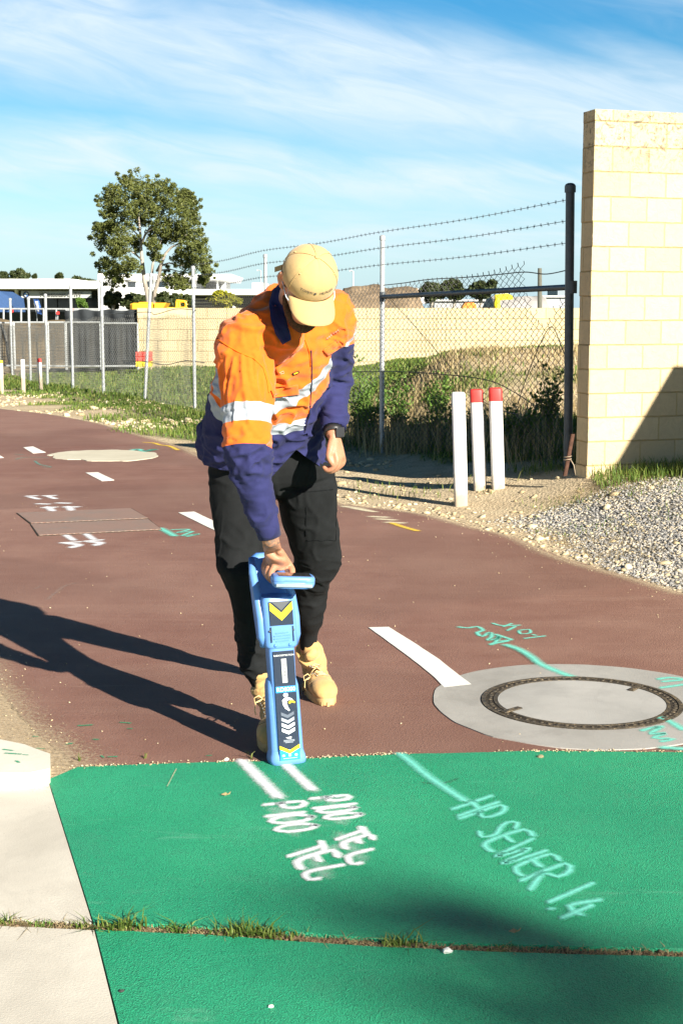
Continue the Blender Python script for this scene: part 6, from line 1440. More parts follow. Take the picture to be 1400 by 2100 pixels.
on_shirt(c3((905, 800), (940, 900), (945, 1000)), .0018, M['seam'], 'placket_seam')
patch(c3((650, 1180), (850, 1140), (860, 1215), (670, 1235)), M['orange'], 'pocket_flap', .007, th=.002)
patch(c3((1040, 880), (1150, 800), (1190, 850), (1075, 925)), M['orange'], 'pocket_flap', .007, th=.002)
M['badge'] = simple('black_badge', (.02, .02, .02), .5, .4); M['badgey'] = simple('badge_yellow', (.85, .60, .03), .5, .4); M['embroid'] = simple('pink_embroidery', (.75, .30, .20), .7, .3)
bd = patch(c3((808, 1050), (858, 1030), (862, 1052), (814, 1072)), M['badge'], 'badge', .006, 4, 4); patch(c3((818, 1053), (850, 1040), (853, 1050), (822, 1063)), M['badgey'], 'badge_print', .007, 4, 4, parent=bd)
# embroidered lettering over the far pocket
for k, (a, c) in enumerate(((1070, 792), (1085, 780), (1100, 768), (1117, 755), (1133, 745), (1150, 733))):
    on_shirt(c3((a - 8, c + 8), (a + 2, c - 10), (a + 8, c + 6)), .0013, M['embroid'], 'embroidery', .003, 4, 3)
on_shirt(c3((712, 1050), (740, 1035), (745, 1052), (718, 1058)), .0013, M['embroid'], 'embroidery', .003, 4, 3)
# shoulder seam on the right sleeve
on_shirt(c3((235, 790), (330, 850), (420, 900), (520, 940), (590, 1010), (620, 1110), (632, 1200)), .0022, M['seam'], 'sleeve_seam', .001)
# cuff of the right sleeve
def cuff(E, W_, fr0, fr1, r0, r1, name):
    b = MB(); a, c = E.lerp(W_, fr0), E.lerp(W_, fr1); ax = (c - a).normalized(); u_ = ax.orthogonal().normalized(); v_ = ax.cross(u_); n = 32; vs = []
    for (p, r_) in ((a, r0), (c, r1), (c, r1 - .004), (a, r0 - .004)):
        for k in range(n): q = 2 * math.pi * k / n; rr_ = r_ * (1 + .04 * math.sin(q * 3 + 1)); vs.append(p + (u_ * math.cos(q) + v_ * math.sin(q)) * rr_)
    fs = [(i * n + k, i * n + (k + 1) % n, ((i + 1) % 4) * n + (k + 1) % n, ((i + 1) % 4) * n + k) for i in range(4) for k in range(n)]
    b.add(vs, fs); return b.build(name, M['navy'], shirt, True)
cuff(ER, WR, .70, .955, .0415, .0375, 'cuff'); cuff(EL, WL, .60, .93, .0445, .041, 'cuff')
# collar
ct = MB(); nn = 26
def collar_strip(outer, inner, name, off=.006):
    V = []; F = []; n = 24; m = 4
    def along(pl, t): t = t * (len(pl) - 1); i = min(int(t), len(pl) - 2); u_ = t - i; return (pl[i][0] * (1 - u_) + pl[i + 1][0] * u_, pl[i][1] * (1 - u_) + pl[i + 1][1] * u_, pl[i][2] * (1 - u_) + pl[i + 1][2] * u_)
    for i in range(n + 1):
        a = along(outer, i / n); c = along(inner, i / n)
        for j in range(m + 1):
            s = j / m; x, y, Yd = [a[k] * (1 - s) + c[k] * s for k in range(3)]; p = P(x, y, Y=Yd); h = hit(tree_s, x, y, off)
            if h is not None and h.y < p.y: p = h
            V.append(tuple(p))
    for i in range(n):
        for j in range(m): k = i * (m + 1) + j; F.append((k, k + 1, k + m + 2, k + m + 1))
    o = npmesh(name, np.array(V), np.array(F), M['navy'], shirt, True); md = o.modifiers.new('t', 'SOLIDIFY'); md.thickness = .003; return o
collar_strip([(574, 582, 4.80), (560, 596, 4.76), (552, 622, 4.72), (555, 655, 4.70), (565, 685, 4.68), (580, 706, 4.66)], [(590, 590, 4.72), (584, 610, 4.69), (584, 640, 4.67), (590, 670, 4.66), (596, 688, 4.65), (597, 697, 4.65)], 'collar')
collar_strip([(594, 690, 4.68), (615, 705, 4.66), (634, 716, 4.66)], [(600, 680, 4.66), (622, 690, 4.66), (645, 697, 4.66)], 'collar_edge') if False else None
b = MB(); cn = hp(0, -.045, -.115)
for k in range(1):
    ax = (cn - NB).normalized(); u_ = ax.orthogonal().normalized(); v_ = ax.cross(u_); n = 36; vs = []
    for (f_, r_) in ((-.03, .083), (.03, .078), (.045, .074), (.03, .070), (-.03, .076)):
        for q in range(n): a = 2 * math.pi * q / n; vs.append(NB + ax * (.03 + f_) + (u_ * math.cos(a) + v_ * math.sin(a)) * r_)
    b.add(vs, [(i * n + q, i * n + (q + 1) % n, ((i + 1) % 5) * n + (q + 1) % n, ((i + 1) % 5) * n + q) for i in range(5) for q in range(n)])
b.build('collar_stand', M['navy'], shirt, True)
# ---- trousers
b = MB()
def leg(rows):
    s = []
    for (y, x0, x1, Yd, dd) in rows:
        c = P((x0 + x1) / 2, y, Y=Yd); zc = Yd * math.cos(PITCH) + (H - c.z) * math.sin(PITCH); hw = (x1 - x0) / 2 / FPX * zc; s.append((c, Vector((hw, 0, 0)), Vector((0, hw * dd, hw * .15))))
    b.loft(smooth_secs(s, 4), 32)
leg([(905, 432, 560, 5.14, 1.05), (960, 428, 570, 5.15, 1.1), (1010, 428, 566, 5.13, 1.15), (1060, 434, 556, 5.09, 1.2), (1110, 440, 544, 5.06, 1.25), (1160, 447, 542, 5.03, 1.3), (1214, 465, 546, 5.05, 1.3), (1270, 477, 551, 5.08, 1.3), (1320, 485, 556, 5.10, 1.25), (1360, 490, 560, 5.11, 1.2), (1378, 498, 558, 5.11, 1.1), (1400, 512, 558, 5.12, 1.05), (1410, 517, 556, 5.13, 1)])
leg([(905, 560, 672, 5.18, 1.1), (960, 562, 684, 5.19, 1.15), (1010, 566, 690, 5.21, 1.15), (1060, 574, 692, 5.25, 1.15), (1110, 591, 698, 5.30, 1.15), (1150, 600, 699, 5.34, 1.1), (1180, 601, 690, 5.38, 1.1), (1210, 600, 672, 5.43, 1.15), (1250, 601, 665, 5.50, 1.2), (1280, 604, 662, 5.55, 1.2), (1298, 610, 654, 5.58, 1.15), (1325, 613, 650, 5.61, 1.1), (1332, 614, 649, 5.62, 1.1)])
b.ball(P(560, 950, Y=5.18), (.19, .15, .13), 28)
tme = remeshed(b, .006, 6, .5); V = getco(tme); N = getno(tme)
f_ = .006 * crease(np.stack([V[:, 0] * 9 + V[:, 2] * 12, V[:, 1] * 9, V[:, 2] * 11 - V[:, 0] * 8], -1), .20, 61) + .004 * crease(np.stack([V[:, 0] * 20, V[:, 1] * 20, V[:, 2] * 5], -1), .16, 62) + .007 * nz(V, (10, 8, 5), 5) - .004
low = np.exp(-((V[:, 2] - .30) / .09) ** 2) * (V[:, 0] < -.18); f_ = f_ + low * .012 * crease(V * np.array([14, 14, 34]), .14, 64)
kn = np.exp(-((V[:, 2] - .55) / .07) ** 2) * (V[:, 0] > -.18); f_ = f_ + kn * .010 * crease(np.stack([V[:, 0] * 16 + V[:, 2] * 24, V[:, 1] * 10, V[:, 2] * 22], -1), .13, 63)
cr = P(585, 1012, Y=5.05); dcr = np.abs((V[:, 2] - cr.z) + (V[:, 0] - cr.x) * -.25 ) ; f_ = f_ - .016 * np.exp(-(dcr / .010) ** 2) * (V[:, 0] > P(575, 1000, Y=5.1).x) * (V[:, 1] < 5.25) * sm((P(690, 0, Y=5.1).x - V[:, 0]) / .06)
setco(tme, V + N * f_[:, None]); tree_t = bvh(tme); trousers = obj_from(tme, 'trousers', M['black'], person)
# cargo pocket seams
M['bseam'] = simple('black_seam', (.007, .008, .009), .9, .1)
def on_tr(pts, r=.0016):
    pp = [hit(tree_t, *q, .001) for q in pts]; pp = [q for q in pp if q is not None]; b = MB(); b.tube(pp, r, 5); return b.build('seam', M['bseam'], trousers, True)
on_tr([(612 + k * 7, 1010 - k * .6) for k in range(11)]); on_tr([(690 - .2 * k, 1010 + k * 14) for k in range(8)]); on_tr([(628 + k * 4, 1108 + 1 * math.sin(k)) for k in range(16)]); on_tr([(628 - k * .3, 1040 + k * 12) for k in range(6)])
# ---- boots
M['boot'] = cloth('tan_nubuck', (.52, .32, .125), .9, .18, 500, .15); M['sole'] = simple('tan_rubber_sole', (.50, .32, .14), .8, .3, 0, .15, 30); M['lace'] = simple('tan_lace', (.66, .46, .22), .9, .2, 0, .15, 60); M['eyelet'] = simple('steel_eyelet', (.3, .28, .25), .4, .5, .6); M['bootgreen'] = cloth('olive_nubuck', (.30, .22, .10), .9, .2)
def boot(heel, toe, ankle, label):
    f = (toe - heel); L = f.length; f.normalize(); s = Vector((f.y, -f.x, 0)); u = Vector((0, 0, 1)); e = None
    W_ = lambda a, c, d: heel + f * a * L + s * c + u * d
    root = MB(); bt = root; q = .052
    bt.loft(smooth_secs([(W_(.02, 0, .055), s * .030, u * .035), (W_(.10, 0, .062), s * .036, u * .050), (W_(.30, 0, .062), s * .038, u * .052), (W_(.50, 0, .058), s * .043, u * .046), (W_(.68, .002, .052), s * .050, u * .040), (W_(.84, .002, .050), s * .051, u * .038), (W_(.95, .0, .046), s * .040, u * .030), (W_(1.0, 0, .040), s * .020, u * .016)], 4), 28)
    an = W_(.20, 0, .10); top = ankle
    chain(bt, [W_(.22, 0, .06), W_(.24, 0, .11), top.lerp(an, .4), top], [.046, .047, .049, .052], 24, (f, 1.22), ends=False)
    chain(bt, [W_(.62, 0, .075), W_(.46, 0, .10), top.lerp(W_(.36, 0, .13), .5) + f * .01, top + f * .035], [.028, .034, .034, .028], 20, (f, .7))
    bmm = remeshed(bt, .0042, 5, .5); V = getco(bmm); N = getno(bmm); fo = .0035 * ridge(nz(V, (16, 16, 45), 4)) + .002 * nz(V, (50, 50, 50), 2)
    fr = ((V - np.array(heel)) @ np.array(f)) / L; fo = fo * np.where(fr > .72, .15, 1); V = V + N * fo[:, None]; V[:, 2] = np.maximum(V[:, 2], .018); setco(bmm, V)
    bo = obj_from(bmm, 'boot', M['boot'], person); bo['label'] = label
    sb = MB(); n = 40; out = []
    for k in range(n):
        a = 2 * math.pi * k / n; ca, sa = math.cos(a), math.sin(a); xx = .5 + .52 * ca; w = .056 if xx > .5 else .056 - .014 * min(1, (.5 - xx) * 3) ; w = w - .006 * math.exp(-((xx - .42) / .12) ** 2); p = W_(xx, w * math.copysign(abs(sa) ** .75, sa), 0); out.append(p)
    c0 = sum(out, Vector()) / n
    for (k_, zz) in ((.97, .0), (1.0, .004), (1.0, .024), (.97, .030)): sb.v += [tuple(Vector((c0.x + (p.x - c0.x) * k_, c0.y + (p.y - c0.y) * k_, zz))) for p in out]
    sb.f = [(i * n + k, i * n + (k + 1) % n, (i + 1) * n + (k + 1) % n, (i + 1) * n + k) for i in range(3) for k in range(n)] + [tuple(reversed(range(n))), tuple(3 * n + k for k in range(n))]; sb.m = [0] * len(sb.f)
    for i in range(16):
        a = 2 * math.pi * i / 16; xx = .5 + .52 * math.cos(a); p = W_(xx, .052 * math.sin(a), .009); sb.box(p, (.010, .010, .016), Matrix.Rotation(math.atan2(f.y, f.x), 3, 'Z'))
    sb.build('sole', M['sole'], bo); auto_smooth(bo.children[-1], 40)
    tr = bvh(bmm); lb = MB(); eb = MB(); prev = None
    for i in range(8):
        t = i / 7; c = W_(.66 - .34 * t, 0, .095 + .0 * t).lerp(top + f * (.075), max(0, t * 1.0)); pr = []
        for sd in (1, -1):
            o_ = c + s * sd * .026 + f * .05 + u * .05; dd = (-(f * .6 + u * .75) + s * (-sd) * .1).normalized(); h = tr.ray_cast(o_ - dd * .05, dd); pr.append((h[0] + h[1] * .003) if h[0] is not None else c + s * sd * .024)
        eb.ball(pr[0], .0042, 8); eb.ball(pr[1], .0042, 8)
        mid = (pr[0] + pr[1]) / 2 + (f * .6 + u * .75) * .008
        lb.tube([pr[0], mid, pr[1]], .0026, 6)
        if prev: lb.tube([prev[0], (prev[0] + pr[1]) / 2 + (f * .6 + u * .7) * .010, pr[1]], .0026, 6); lb.tube([prev[1], (prev[1] + pr[0]) / 2 + (f * .6 + u * .7) * .012, pr[0]], .0026, 6)
        prev = pr
    m = (prev[0] + prev[1]) / 2 + f * .012
    for sd in (1, -1):
        lb.tube([m, m + s * sd * .014 + u * .014 + f * .01, m + s * sd * .030 + u * .006 + f * .012, m + s * sd * .028 - u * .012 + f * .012, m + s * sd * .010 - u * .006 + f * .01, m], .0022, 6)
        lb.tube([m, m + s * sd * .025 - u * .01 + f * .014, m + s * sd * .028 - u * .035 + f * .022, m + s * sd * .024 - u * .050 + f * .03], .0020, 6)
    lb.build('laces', M['lace'], bo, True); eb.build('eyelets', M['eyelet'], bo, True)
    tg = MB(); tg.loft([(top + f * .02 + u * 0, s * .030, f * .012), (top + f * .04 + u * .03, s * .028, f * .008), (top + f * .048 + u * .05, s * .020, f * .005)], 20); tg.build('tongue', M['boot'], bo, True)
    # toe seam
    pts = []
    for k in range(15):
        a = -1.2 + 2.4 * k / 14; o_ = W_(.70 + .05 * math.cos(a * 1.2), .05 * math.sin(a), .2); h = tr.ray_cast(o_, -u); 
        if h[0] is not None: pts.append(h[0] + u * .0005)
    if len(pts) > 3: q = MB(); q.tube(pts, .0016, 5); q.build('toe_seam', M['bootgreen'], bo, True)
    return bo
hA_ = Vector((P(548, 1440, z=0).x + .0, 5.17, 0)); tA_ = P(560, 1548, z=0); boot(Vector((-.245, 5.16, 0)), Vector((tA_.x - .006, 4.865, 0)), Vector((P(540, 1400, Y=5.10).x, 5.10, P(540, 1402, Y=5.10).z)), 'tan lace up boot half hidden behind the blue locator')
boot(G_ if False else Vector((*G(636, 1402), 0)), Vector((*G(672, 1448), 0)), P(635, 1338, Y=5.62), 'tan lace up boot fully in the sun right of the locator')
# ---- cap
cb = MB(); cm = Matrix(HM)
def cap_pt(a, e_, k=1.0):   # azimuth a (0 = forward), elevation e_
    r0 = .100 * k; return (math.sin(a) * (.0855 * k) * math.cos(e_), math.cos(a) * .095 * k * math.cos(e_) - .008, .008 + (.092 * k) * math.sin(e_))
n, m = 48, 16; vs = []
for j in range(m + 1):
    e_ = R(-5) + (R(90) - R(-5)) * j / m
    for i in range(n):
        a = 2 * math.pi * i / n; x, y, z = cap_pt(a, e_)
        sq = 1 + .05 * math.sin(max(0, e_) * 2) ; w = .0016 * mnoise.noise(Vector((x * 30, y * 30, z * 30))) + (.0022 * abs(math.sin(3 * a)) ** .25 - .0022); x *= sq + w * 8; y *= sq + w * 8; z += w
        vs.append(hp(x, y, z))
cb.add(vs, [(j * n + i, j * n + (i + 1) % n, (j + 1) * n + (i + 1) % n, (j + 1) * n + i) for j in range(m) for i in range(n) if not (j < 5 and abs(((i + .5) / n * 2 * math.pi) - math.pi) < .42 * (1 - (j / 5) ** 2) ** .5)])
cap_t = None
cap = cb.build('cap', M['tan_cap'], person, True); md = cap.modifiers.new('t', 'SOLIDIFY'); md.thickness = .002; md.offset = -1
# brim
bb = MB(); nb_, mb_ = 28, 10; vs = []
for k_ in (0, 1):
    for j in range(mb_ + 1):
        t = j / mb_
        for i in range(nb_ + 1):
            a = -1.0 + 2.0 * i / nb_; x0, y0, z0_ = cap_pt(a * .98, R(-4), 1.01); ext = .080 * (max(0.0, 1 - abs(a) ** 5)) ** .5 if abs(a) < 1 else 0
            x = x0 * (1 + .04 * t); y = y0 + ext * t * (1.0) ; z = z0_ - .020 * (abs(x) / .08) ** 2 - .010 * t + .003 * k_ - .004 * t * t
            vs.append(hp(x, y, z))
NBm = (nb_ + 1) * (mb_ + 1); fs = []
for k_ in (0, 1):
    for j in range(mb_):
        for i in range(nb_): a = k_ * NBm + j * (nb_ + 1) + i; fs.append((a, a + 1, a + nb_ + 2, a + nb_ + 1))
rim = [i for i in range(nb_ + 1)]; per = [j * (nb_ + 1) for j in range(mb_ + 1)] + [mb_ * (nb_ + 1) + i for i in range(1, nb_ + 1)] + [j * (nb_ + 1) + nb_ for j in range(mb_ - 1, -1, -1)]
for q in range(len(per) - 1): fs.append((per[q], per[q + 1], per[q + 1] + NBm, per[q] + NBm))
bb.add(vs, fs); bb.build('brim', M['tan_cap'], cap, True)
bt_ = MB(); bt_.ball(hp(0, -.008, .1012), (.008, .008, .004), 12, HM); bt_.build('button', M['tan_cap'], cap, True)
M['stitch'] = simple('cap_seam', (.56, .39, .18), .9, .1)
for a in (0, R(60), R(120), R(180), R(240), R(300)):
    q = MB(); pts = []
    for j in range(15):
        e_ = R(-12) + R(100) * j / 14; x, y, z = cap_pt(a, e_, 1.004); sq = 1 + .05 * math.sin(max(0, e_) * 2); pts.append(hp(x * sq, y * sq, z))
    if a not in (0,): q.tube(pts, .0009, 5); q.build('panel_seam', M['stitch'], cap, True)
for s in (1, -1):
    for a in (R(55), R(125)): x, y, z = cap_pt(a * s, R(42), 1.03); q = MB(); q.ball(hp(x, y, z), .0024, 8); q.build('eyelet', M['stitch'], cap, True)
# strap of the cap sticking out behind
q = MB(); s0 = P(594, 543, Y=4.60); s1 = P(563, 553, Y=4.62); dq = (s1 - s0); wv = Vector((0, .2, 1)).normalized() * .009; q.hexa([s0 - wv, s1 - wv * .9, s1 - wv * .9 + Vector((0, .003, 0)), s0 - wv + Vector((0, .003, 0)), s0 + wv, s1 + wv * .9, s1 + wv * .9 + Vector((0, .003, 0)), s0 + wv + Vector((0, .003, 0))]); q.build('strap', M['tan_cap'], cap)
M['captext'] = simple('cap_lettering', (.05, .05, .05), .6, .3)
def capmap(x, y, z):
    a = -x / .092 ; e_ = R(20) + y / .09; X, Y_, Z = cap_pt(a, e_, 1.012); sq = 1 + .05 * math.sin(max(0, e_) * 2); return hp(X * sq, Y_ * sq, Z) + hf * (z * 0)
textobj('lettering', 'TOMMY      HILFIGER', .0130, M['captext'], capmap, cap, 0, 1.0)
q = MB(); vs = [capmap(x, y, 0) + hf * .0006 for y in (-.0032, .0032) for x in (-.0125, -.0045)]; q.add(vs, [(0, 1, 3, 2)]); q.build('emblem', M['captext'], cap)
# ---- beard, brows, glasses, watch
def mat_hair(): 
    t = NT('dark_hair', .8, .2); t.col(t.ramp(t.noise(220, 3, .7), [(.35, (.035, .018, .010)), (.7, (.13, .068, .036))])); t.bump(t.noise(420, 2, .7), .9, .003); return t.mat
M['hair'] = mat_hair(); b = MB()
chain(b, [hp(.066, .010, -.070), hp(.055, .034, -.100), hp(.032, .066, -.126), hp(0, .080, -.136), hp(-.032, .066, -.126), hp(-.055, .034, -.100), hp(-.066, .010, -.070)], [.005, .011, .018, .022, .018, .011, .005], 14)
chain(b, [hp(.028, .086, -.088), hp(.016, .098, -.073), hp(0, .102, -.070), hp(-.016, .098, -.073), hp(-.028, .086, -.088)], [.006, .007, .006, .007, .006], 8)
bme = remeshed(b, .004, 2, .5); V = getco(bme); N = getno(bme); setco(bme, V + N * (.002 * nz(V, (120, 120, 120), 3))[:, None]); obj_from(bme, 'beard', M['hair'], person)
for s in (1, -1): q = MB(); chain(q, [hp(s * .014, .092, -.014), hp(s * .032, .092, -.008), hp(s * .050, .078, -.014)], [.003, .004, .002], 8); q.build('eyebrow', M['hair'], person, True)
q = MB(); vs = []; n = 30
q.loft([(hp(0, -.040, -.02), hr * .077, hf * .066), (hp(0, -.044, -.052), hr * .070, hf * .062), (hp(0, -.046, -.078), hr * .058, hf * .052)], 30); q.build('hair', M['hair'], person, True)
for s in (1, -1):
    q = MB(); q.ball(hp(s * .031, .079, -.034), .0115, 14); q.build('eye', simple('eye_white_%d' % s, (.7, .68, .65), .3, .5), person, True)
gl = MB(); M['clear'] = simple('glasses_frame', (.45, .50, .56), .15, .6, 0, .02)
for s in (1, -1):
    pts = [hp(s * (.034 + .025 * math.cos(a)), .100 - .012 * (math.cos(a) if True else 0) * 1, -.034 + .017 * math.sin(a)) for a in [2 * math.pi * k / 20 for k in range(21)]]
    gl.tube(pts, .0016, 6, False); gl.tube([hp(s * .058, .088, -.028), hp(s * .078, .050, -.022), hp(s * .083, .0, -.012), hp(s * .080, -.015, -.016)], [.0022, .0018, .0014, .0014], 6)
gl.tube([hp(.010, .106, -.028), hp(0, .108, -.025), hp(-.010, .106, -.028)], .0015, 6); g0 = gl.build('glasses', M['clear'], person, True)
gt_ = NT('clear_lens', .02, .5); gt_.b.inputs['Transmission Weight'].default_value = 1.0; gt_.b.inputs['IOR'].default_value = 1.1; gt_.col((.9, .93, .95))
for s in (1, -1):
    q = MB(); c = hp(s * .034, .101, -.034); vs = [c] + [hp(s * (.034 + .024 * math.cos(a)), .100 - .012 * math.cos(a), -.034 + .016 * math.sin(a)) for a in [2 * math.pi * k / 24 for k in range(24)]]
    q.add(vs, [(0, 1 + k, 1 + (k + 1) % 24) for k in range(24)]); q.build('lens', gt_.mat, g0, True)
ax = (WL - EL).normalized(); wb = MB(); c = WL - ax * .006; u_ = ax.orthogonal().normalized(); v_ = ax.cross(u_); n = 28; vs = []
for (o_, r_) in ((-.012, .030), (-.012, .034), (.012, .034), (.012, .030)):
    for k in range(n): a = 2 * math.pi * k / n; vs.append(c + ax * o_ + (u_ * math.cos(a) + v_ * math.sin(a)) * r_)
wb.add(vs, [(i * n + k, i * n + (k + 1) % n, ((i + 1) % 4) * n + (k + 1) % n, ((i + 1) % 4) * n + k) for i in range(4) for k in range(n)])
wt = wb.build('watch', simple('black_strap', (.02, .02, .022), .4, .5), person, True); q = MB(); q.box(c + Vector((.022, -.026, 0)), (.034, .034, .008), Matrix(((.8, .0, .6), (.6, .0, -.8), (0, 1, 0))), .003); q.build('dial', simple('black_dial', (.03, .03, .035), .2, .6), wt)
# ------------------------------------------------------------------ cable locator
loc = empty('cable_locator', LB, 'blue hand held cable locator standing upright on the paint border, gripped by the worker', 'locator')
def blue(name, c, rough=.38): 
    t = NT(name, rough, .45); t.col(t.mix(t.math('MULTIPLY', t.ramp(t.noise(20, 6, .7), [(.5, 0), (.75, 1)]), .25), c, tuple(min(1, x * 1.5 + .02) for x in c))); t.bump(t.noise(700, 2), .15, .0006); return t.mat
M['blue'] = blue('light_blue_plastic', (.105, .24, .56)); M['blue2'] = blue('blue_plastic', (.075, .205, .56)); M['label'] = simple('label_navy', (.014, .022, .045), .3, .5, 0, .1)
def rsec(z, hw, d0, d1, cx=0, n=32, ex=.5):
    """rounded rectangle section at height z"""
    out = []
    for k in range(n):
        a = 2 * math.pi * k / n; ca, sa = math.cos(a), math.sin(a); out.append(lp(cx + hw * math.copysign(abs(ca) ** ex, ca), (d0 + d1) / 2 + (d1 - d0) / 2 * math.copysign(abs(sa) ** ex, sa), z))
    return out
def rloft(rows, mat, name, parent, ang=50):
    b = MB(); n = 32; vs = []
    for r_ in rows: vs += rsec(*r_)
    m = len(rows); b.add(vs, [(i * n + k, i * n + (k + 1) % n, (i + 1) * n + (k + 1) % n, (i + 1) * n + k) for i in range(m - 1) for k in range(n)] + [tuple(reversed(range(n))), tuple((m - 1) * n + k for k in range(n))])
    o = b.build(name, mat, parent, True); auto_smooth(o, ang); return o
rloft([(.000, .056, -.012, .058), (.004, .062, -.016, .062), (.016, .064, -.018, .064), (.030, .062, -.016, .062), (.040, .0585, -.013, .060), (.05, .0575, -.012, .058)], M['blue'], 'foot', loc)
rloft([(.045, .0575, -.010, .060), (.10, .057, -.010, .062), (.22, .056, -.009, .062), (.268, .0545, -.008, .060), (.288, .050, -.002, .054), (.296, .042, .006, .046)], M['blue'], 'lower_housing', loc)
rloft([(.04, .043, -.0165, .050), (.20, .044, -.0165, .050), (.32, .045, -.0165, .050), (.420, .046, -.0165, .050)], M['blue'], 'blade', loc)
# battery box and its lid
rloft([(.398, .046, -.014, .05), (.404, .054, -.020, .055), (.412, .057, -.022, .06), (.500, .058, -.022, .06), (.560, .056, -.020, .06), (.572, .052, -.014, .055)], M['blue'], 'battery_box', loc)
bx = loc.children[-1]
def fquad(x0, x1, z0, z1, y, mat, name, parent, cx=0): 
    b = MB(); b.add([lp(x0, y, z0), lp(x1, y, z0), lp(x1, y, z1), lp(x0, y, z1), lp(x0, y + .002, z0), lp(x1, y + .002, z0), lp(x1, y + .002, z1), lp(x0, y + .002, z1)], [(0, 1, 2, 3), (7, 6, 5, 4), (0, 4, 5, 1), (1, 5, 6, 2), (2, 6, 7, 3), (3, 7, 4, 0)]); return b.build(name, mat, parent)
def fpoly(pts, y, mat, name, parent): b = MB(); n = len(pts); b.add([lp(x, y, z) for x, z in pts] + [lp(x, y + .0012, z) for x, z in pts], [tuple(range(n)), tuple(reversed(range(n, 2 * n)))] + [(i, (i + 1) % n, n + (i + 1) % n, n + i) for i in range(n)]); return b.build(name, mat, parent)
for k in range(4):
    fpoly([(-.032 + .006 * abs(k - 1.5), .452 - k * .009), (.030 - .005 * abs(k - 1.5), .454 - k * .009), (.030 - .005 * abs(k - 1.5), .457 - k * .009), (-.032 + .006 * abs(k - 1.5), .455 - k * .009)], -.0245, M['blue2'], 'grip_rib', bx)
for sx in (-.040, .036): fquad(sx, sx + .004, .424, .475, -.0235, M['label'], 'latch_gap', bx)
for sx in (-.026, .024):
    b = MB(); b.ball(lp(sx, -.022, .413), (.006, .004, .006), 12); b.build('screw', M['blue2'], bx, True)
    b = MB(); b.ball(lp(sx - .016 * (1 if sx < 0 else -1), -.022, .462), (.004, .003, .004), 10); b.build('screw', M['galv_dark'], bx, True)
lb1 = fquad(-.039, .041, .480, .560, -.0235, M['label'], 'upper_label', loc)
def chev(cz, hw, h, t, y, mat, name, parent, cx=0.0):
    return [fpoly([(cx - hw, cz + h), (cx, cz), (cx, cz - t), (cx - hw, cz + h - t)], y, mat, name, parent), fpoly([(cx + hw, cz + h), (cx + hw, cz + h - t), (cx, cz - t), (cx, cz)], y, mat, name, parent)]
M['lyel'] = simple('label_yellow', (.85, .62, .02), .4, .4, 0, .05); M['lwhite'] = simple('label_white', (.78, .80, .82), .4, .4, 0, .03); M['lgrey'] = simple('label_grey', (.10, .12, .16), .4, .4, 0, .03); M['lmid'] = simple('label_mid_grey', (.32, .36, .42), .4, .4, 0, .03); M['lblue'] = simple('label_blue', (.015, .22, .60), .4, .4, 0, .03); M['lgreytop'] = simple('label_dark_grey', (.08, .085, .095), .4, .4, 0, .03)
chev(.522, .039, .036, .026, -.0250, M['lyel'], 'chevron', lb1, .001)
fpoly([(-.030, .559), (.032, .559), (.001, .530)], -.0250, M['lgreytop'], 'label_field', lb1)
# rear spine plate and side rail rising to the handle
rloft([(.400, .050, .045, .075), (.42, .0605, .040, .092), (.50, .062, .045, .112), (.60, .062, .075, .130), (.66, .058, .095, .138), (.690, .046, .105, .136), (.700, .030, .112, .130)], M['blue2'], 'spine', loc)
b = MB(); b.tube([lp(-.054, .02, .405), lp(-.060, .010, .44), lp(-.060, .012, .50), lp(-.060, .04, .58), lp(-.058, .08, .64), lp(-.050, .115, .685)], [.012, .015, .015, .014, .013, .009], 16); b.build('side_rail', M['blue'], loc, True)
b = MB(); b.tube([lp(.054, .02, .405), lp(.058, .010, .44), lp(.058, .010, .50), lp(.055, .022, .575), lp(.040, .020, .61), lp(.030, .000, .635)], [.012, .015, .015, .013, .013, .012], 16); b.build('side_rail', M['blue'], loc, True)
b = MB(); b.tube([lp(.0, .12, .67), HB0, GC, HB1, HB1 + hd * .03], [.016, .0155, .0155, .016, .018], 16); b.build('handle', M['blue2'], loc, True)
# display pod
PCn = P(600, 1190, Y=GC.y - .115); pu = Vector((.05, .03, 1)).normalized(); px_ = Vector((math.cos(R(9)), math.sin(R(9)), -.02)).normalized(); py_ = pu.cross(px_).normalized(); px_ = py_.cross(pu)
PM = Matrix(((px_.x, py_.x, pu.x), (px_.y, py_.y, pu.y), (px_.z, py_.z, pu.z)))
pod = MB(); n = 40; vs = []
for (z, k_) in ((-.021, .86), (-.016, .95), (-.006, 1.0), (-.001, 1.0), (.0005, .975), (.002, 1.0), (.010, 1.0), (.016, .96), (.018, .90)):
    for i in range(n): a = 2 * math.pi * i / n; ca, sa = math.cos(a), math.sin(a); vs.append(PCn + PM @ Vector((.070 * k_ * math.copysign(abs(ca) ** .45, ca), .050 * k_ * math.copysign(abs(sa) ** .45, sa), z)))
pod.add(vs, [(j * n + i, j * n + (i + 1) % n, (j + 1) * n + (i + 1) % n, (j + 1) * n + i) for j in range(8) for i in range(n)] + [tuple(reversed(range(n))), tuple(8 * n + i for i in range(n))]); po = pod.build('display_unit', M['blue'], loc, True); auto_smooth(po, 40)
q = MB(); q.box(PCn + PM @ Vector((.004, .0, .0185)), (.105, .068, .003), PM, .001); q.build('screen', simple('lcd', (.03, .03, .035), .08, .7), po)
q = MB(); q.box(PCn + PM @ Vector((0, -.0495, -.010)), (.118, .004, .011), PM, .0015); q.build('bumper', simple('grey_rubber', (.22, .27, .31), .6, .3), po)
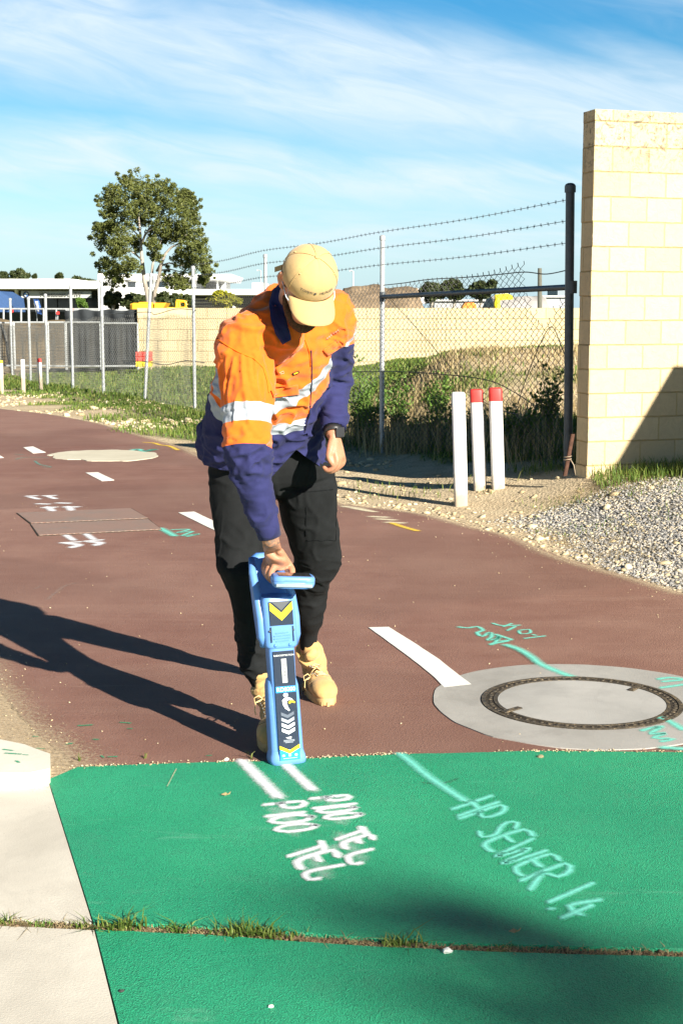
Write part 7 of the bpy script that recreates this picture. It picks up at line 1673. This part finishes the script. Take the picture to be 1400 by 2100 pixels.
# blade label
lb2 = fquad(-.035, .037, .045, .392, -.0185, M['label'], 'blade_label', loc)
yl = -.0200
fquad(-.034, .036, .252, .273, yl, M['lblue'], 'model_panel', lb2); textobj('lettering', 'RD8200', .0195, M['lwhite'], lambda x, y, z: lp(.001 + x, yl - .0014, .2625 + y), lb2, 0, 1.0)
textobj('lettering', 'RADIODETECTION', .0078, M['lwhite'], lambda x, y, z: lp(.001 + x, yl - .001, .378 + y), lb2, 0, 1.05)
fquad(-.0085, .0085, .285, .366, yl, M['lmid'] if False else simple('serial_paper', (.55, .56, .56), .6, .3), 'serial_label', lb2)
for k in range(9): fquad(-.002, .0035, .308 + k * .0048, .3105 + k * .0048, yl - .001, M['label'], 'barcode_bar', lb2)
# white figure emblem
def ell(cx, cz, rx, rz, n=18): return [(cx + rx * math.cos(2 * math.pi * k / n), cz + rz * math.sin(2 * math.pi * k / n)) for k in range(n)]
fpoly(ell(-.001, .243, .0085, .0065), yl, M['lwhite'], 'emblem', lb2)
fpoly([(-.014, .226), (-.006, .233), (.006, .235), (.018, .230), (.024, .222), (.010, .226), (.000, .222), (.003, .205), (.010, .190), (.006, .188), (-.006, .198), (-.013, .212)], yl, M['lwhite'], 'emblem', lb2)
fpoly([(.006, .218), (.018, .226), (.030, .218), (.028, .213), (.018, .218), (.010, .212)], yl - .0013, M['lyel'], 'emblem', lb2)
for k, m_ in enumerate((M['lgrey'], M['lmid'], M['lwhite'], M['lwhite'])): chev(.175 - k * .0185, .0225, .011, .011, yl, m_, 'chevron', lb2, .001)
fpoly([(-.010, .098), (.010, .100), (.008, .092), (-.002, .094)], yl, M['lwhite'], 'arrow_mark', lb2)
for zz, w in ((.088, .019), (.084, .019), (.080, .014)): fquad(.001 - w, .001 + w, zz, zz + .0014, yl, M['lmid'], 'small_print', lb2)
fpoly([(-.035, .058), (-.035, .046), (.037, .046), (.037, .058), (.001, .040 + .006)], yl, M['lblue'], 'label_field', lb2) if False else None
fquad(-.034, .036, .020, .056, yl + .0006, M['lblue'], 'lower_label', loc)
chev(.054, .035, .018, .012, yl - .0008, M['lyel'], 'chevron', lb2, .001)
for sx in (-.022, 0, .022): fquad(sx - .004, sx + .004, .034, .040, yl - .001, M['lwhite'], 'symbol', loc)
fquad(-.024, .026, .026, .028, yl - .001, M['lmid'], 'small_print', loc)
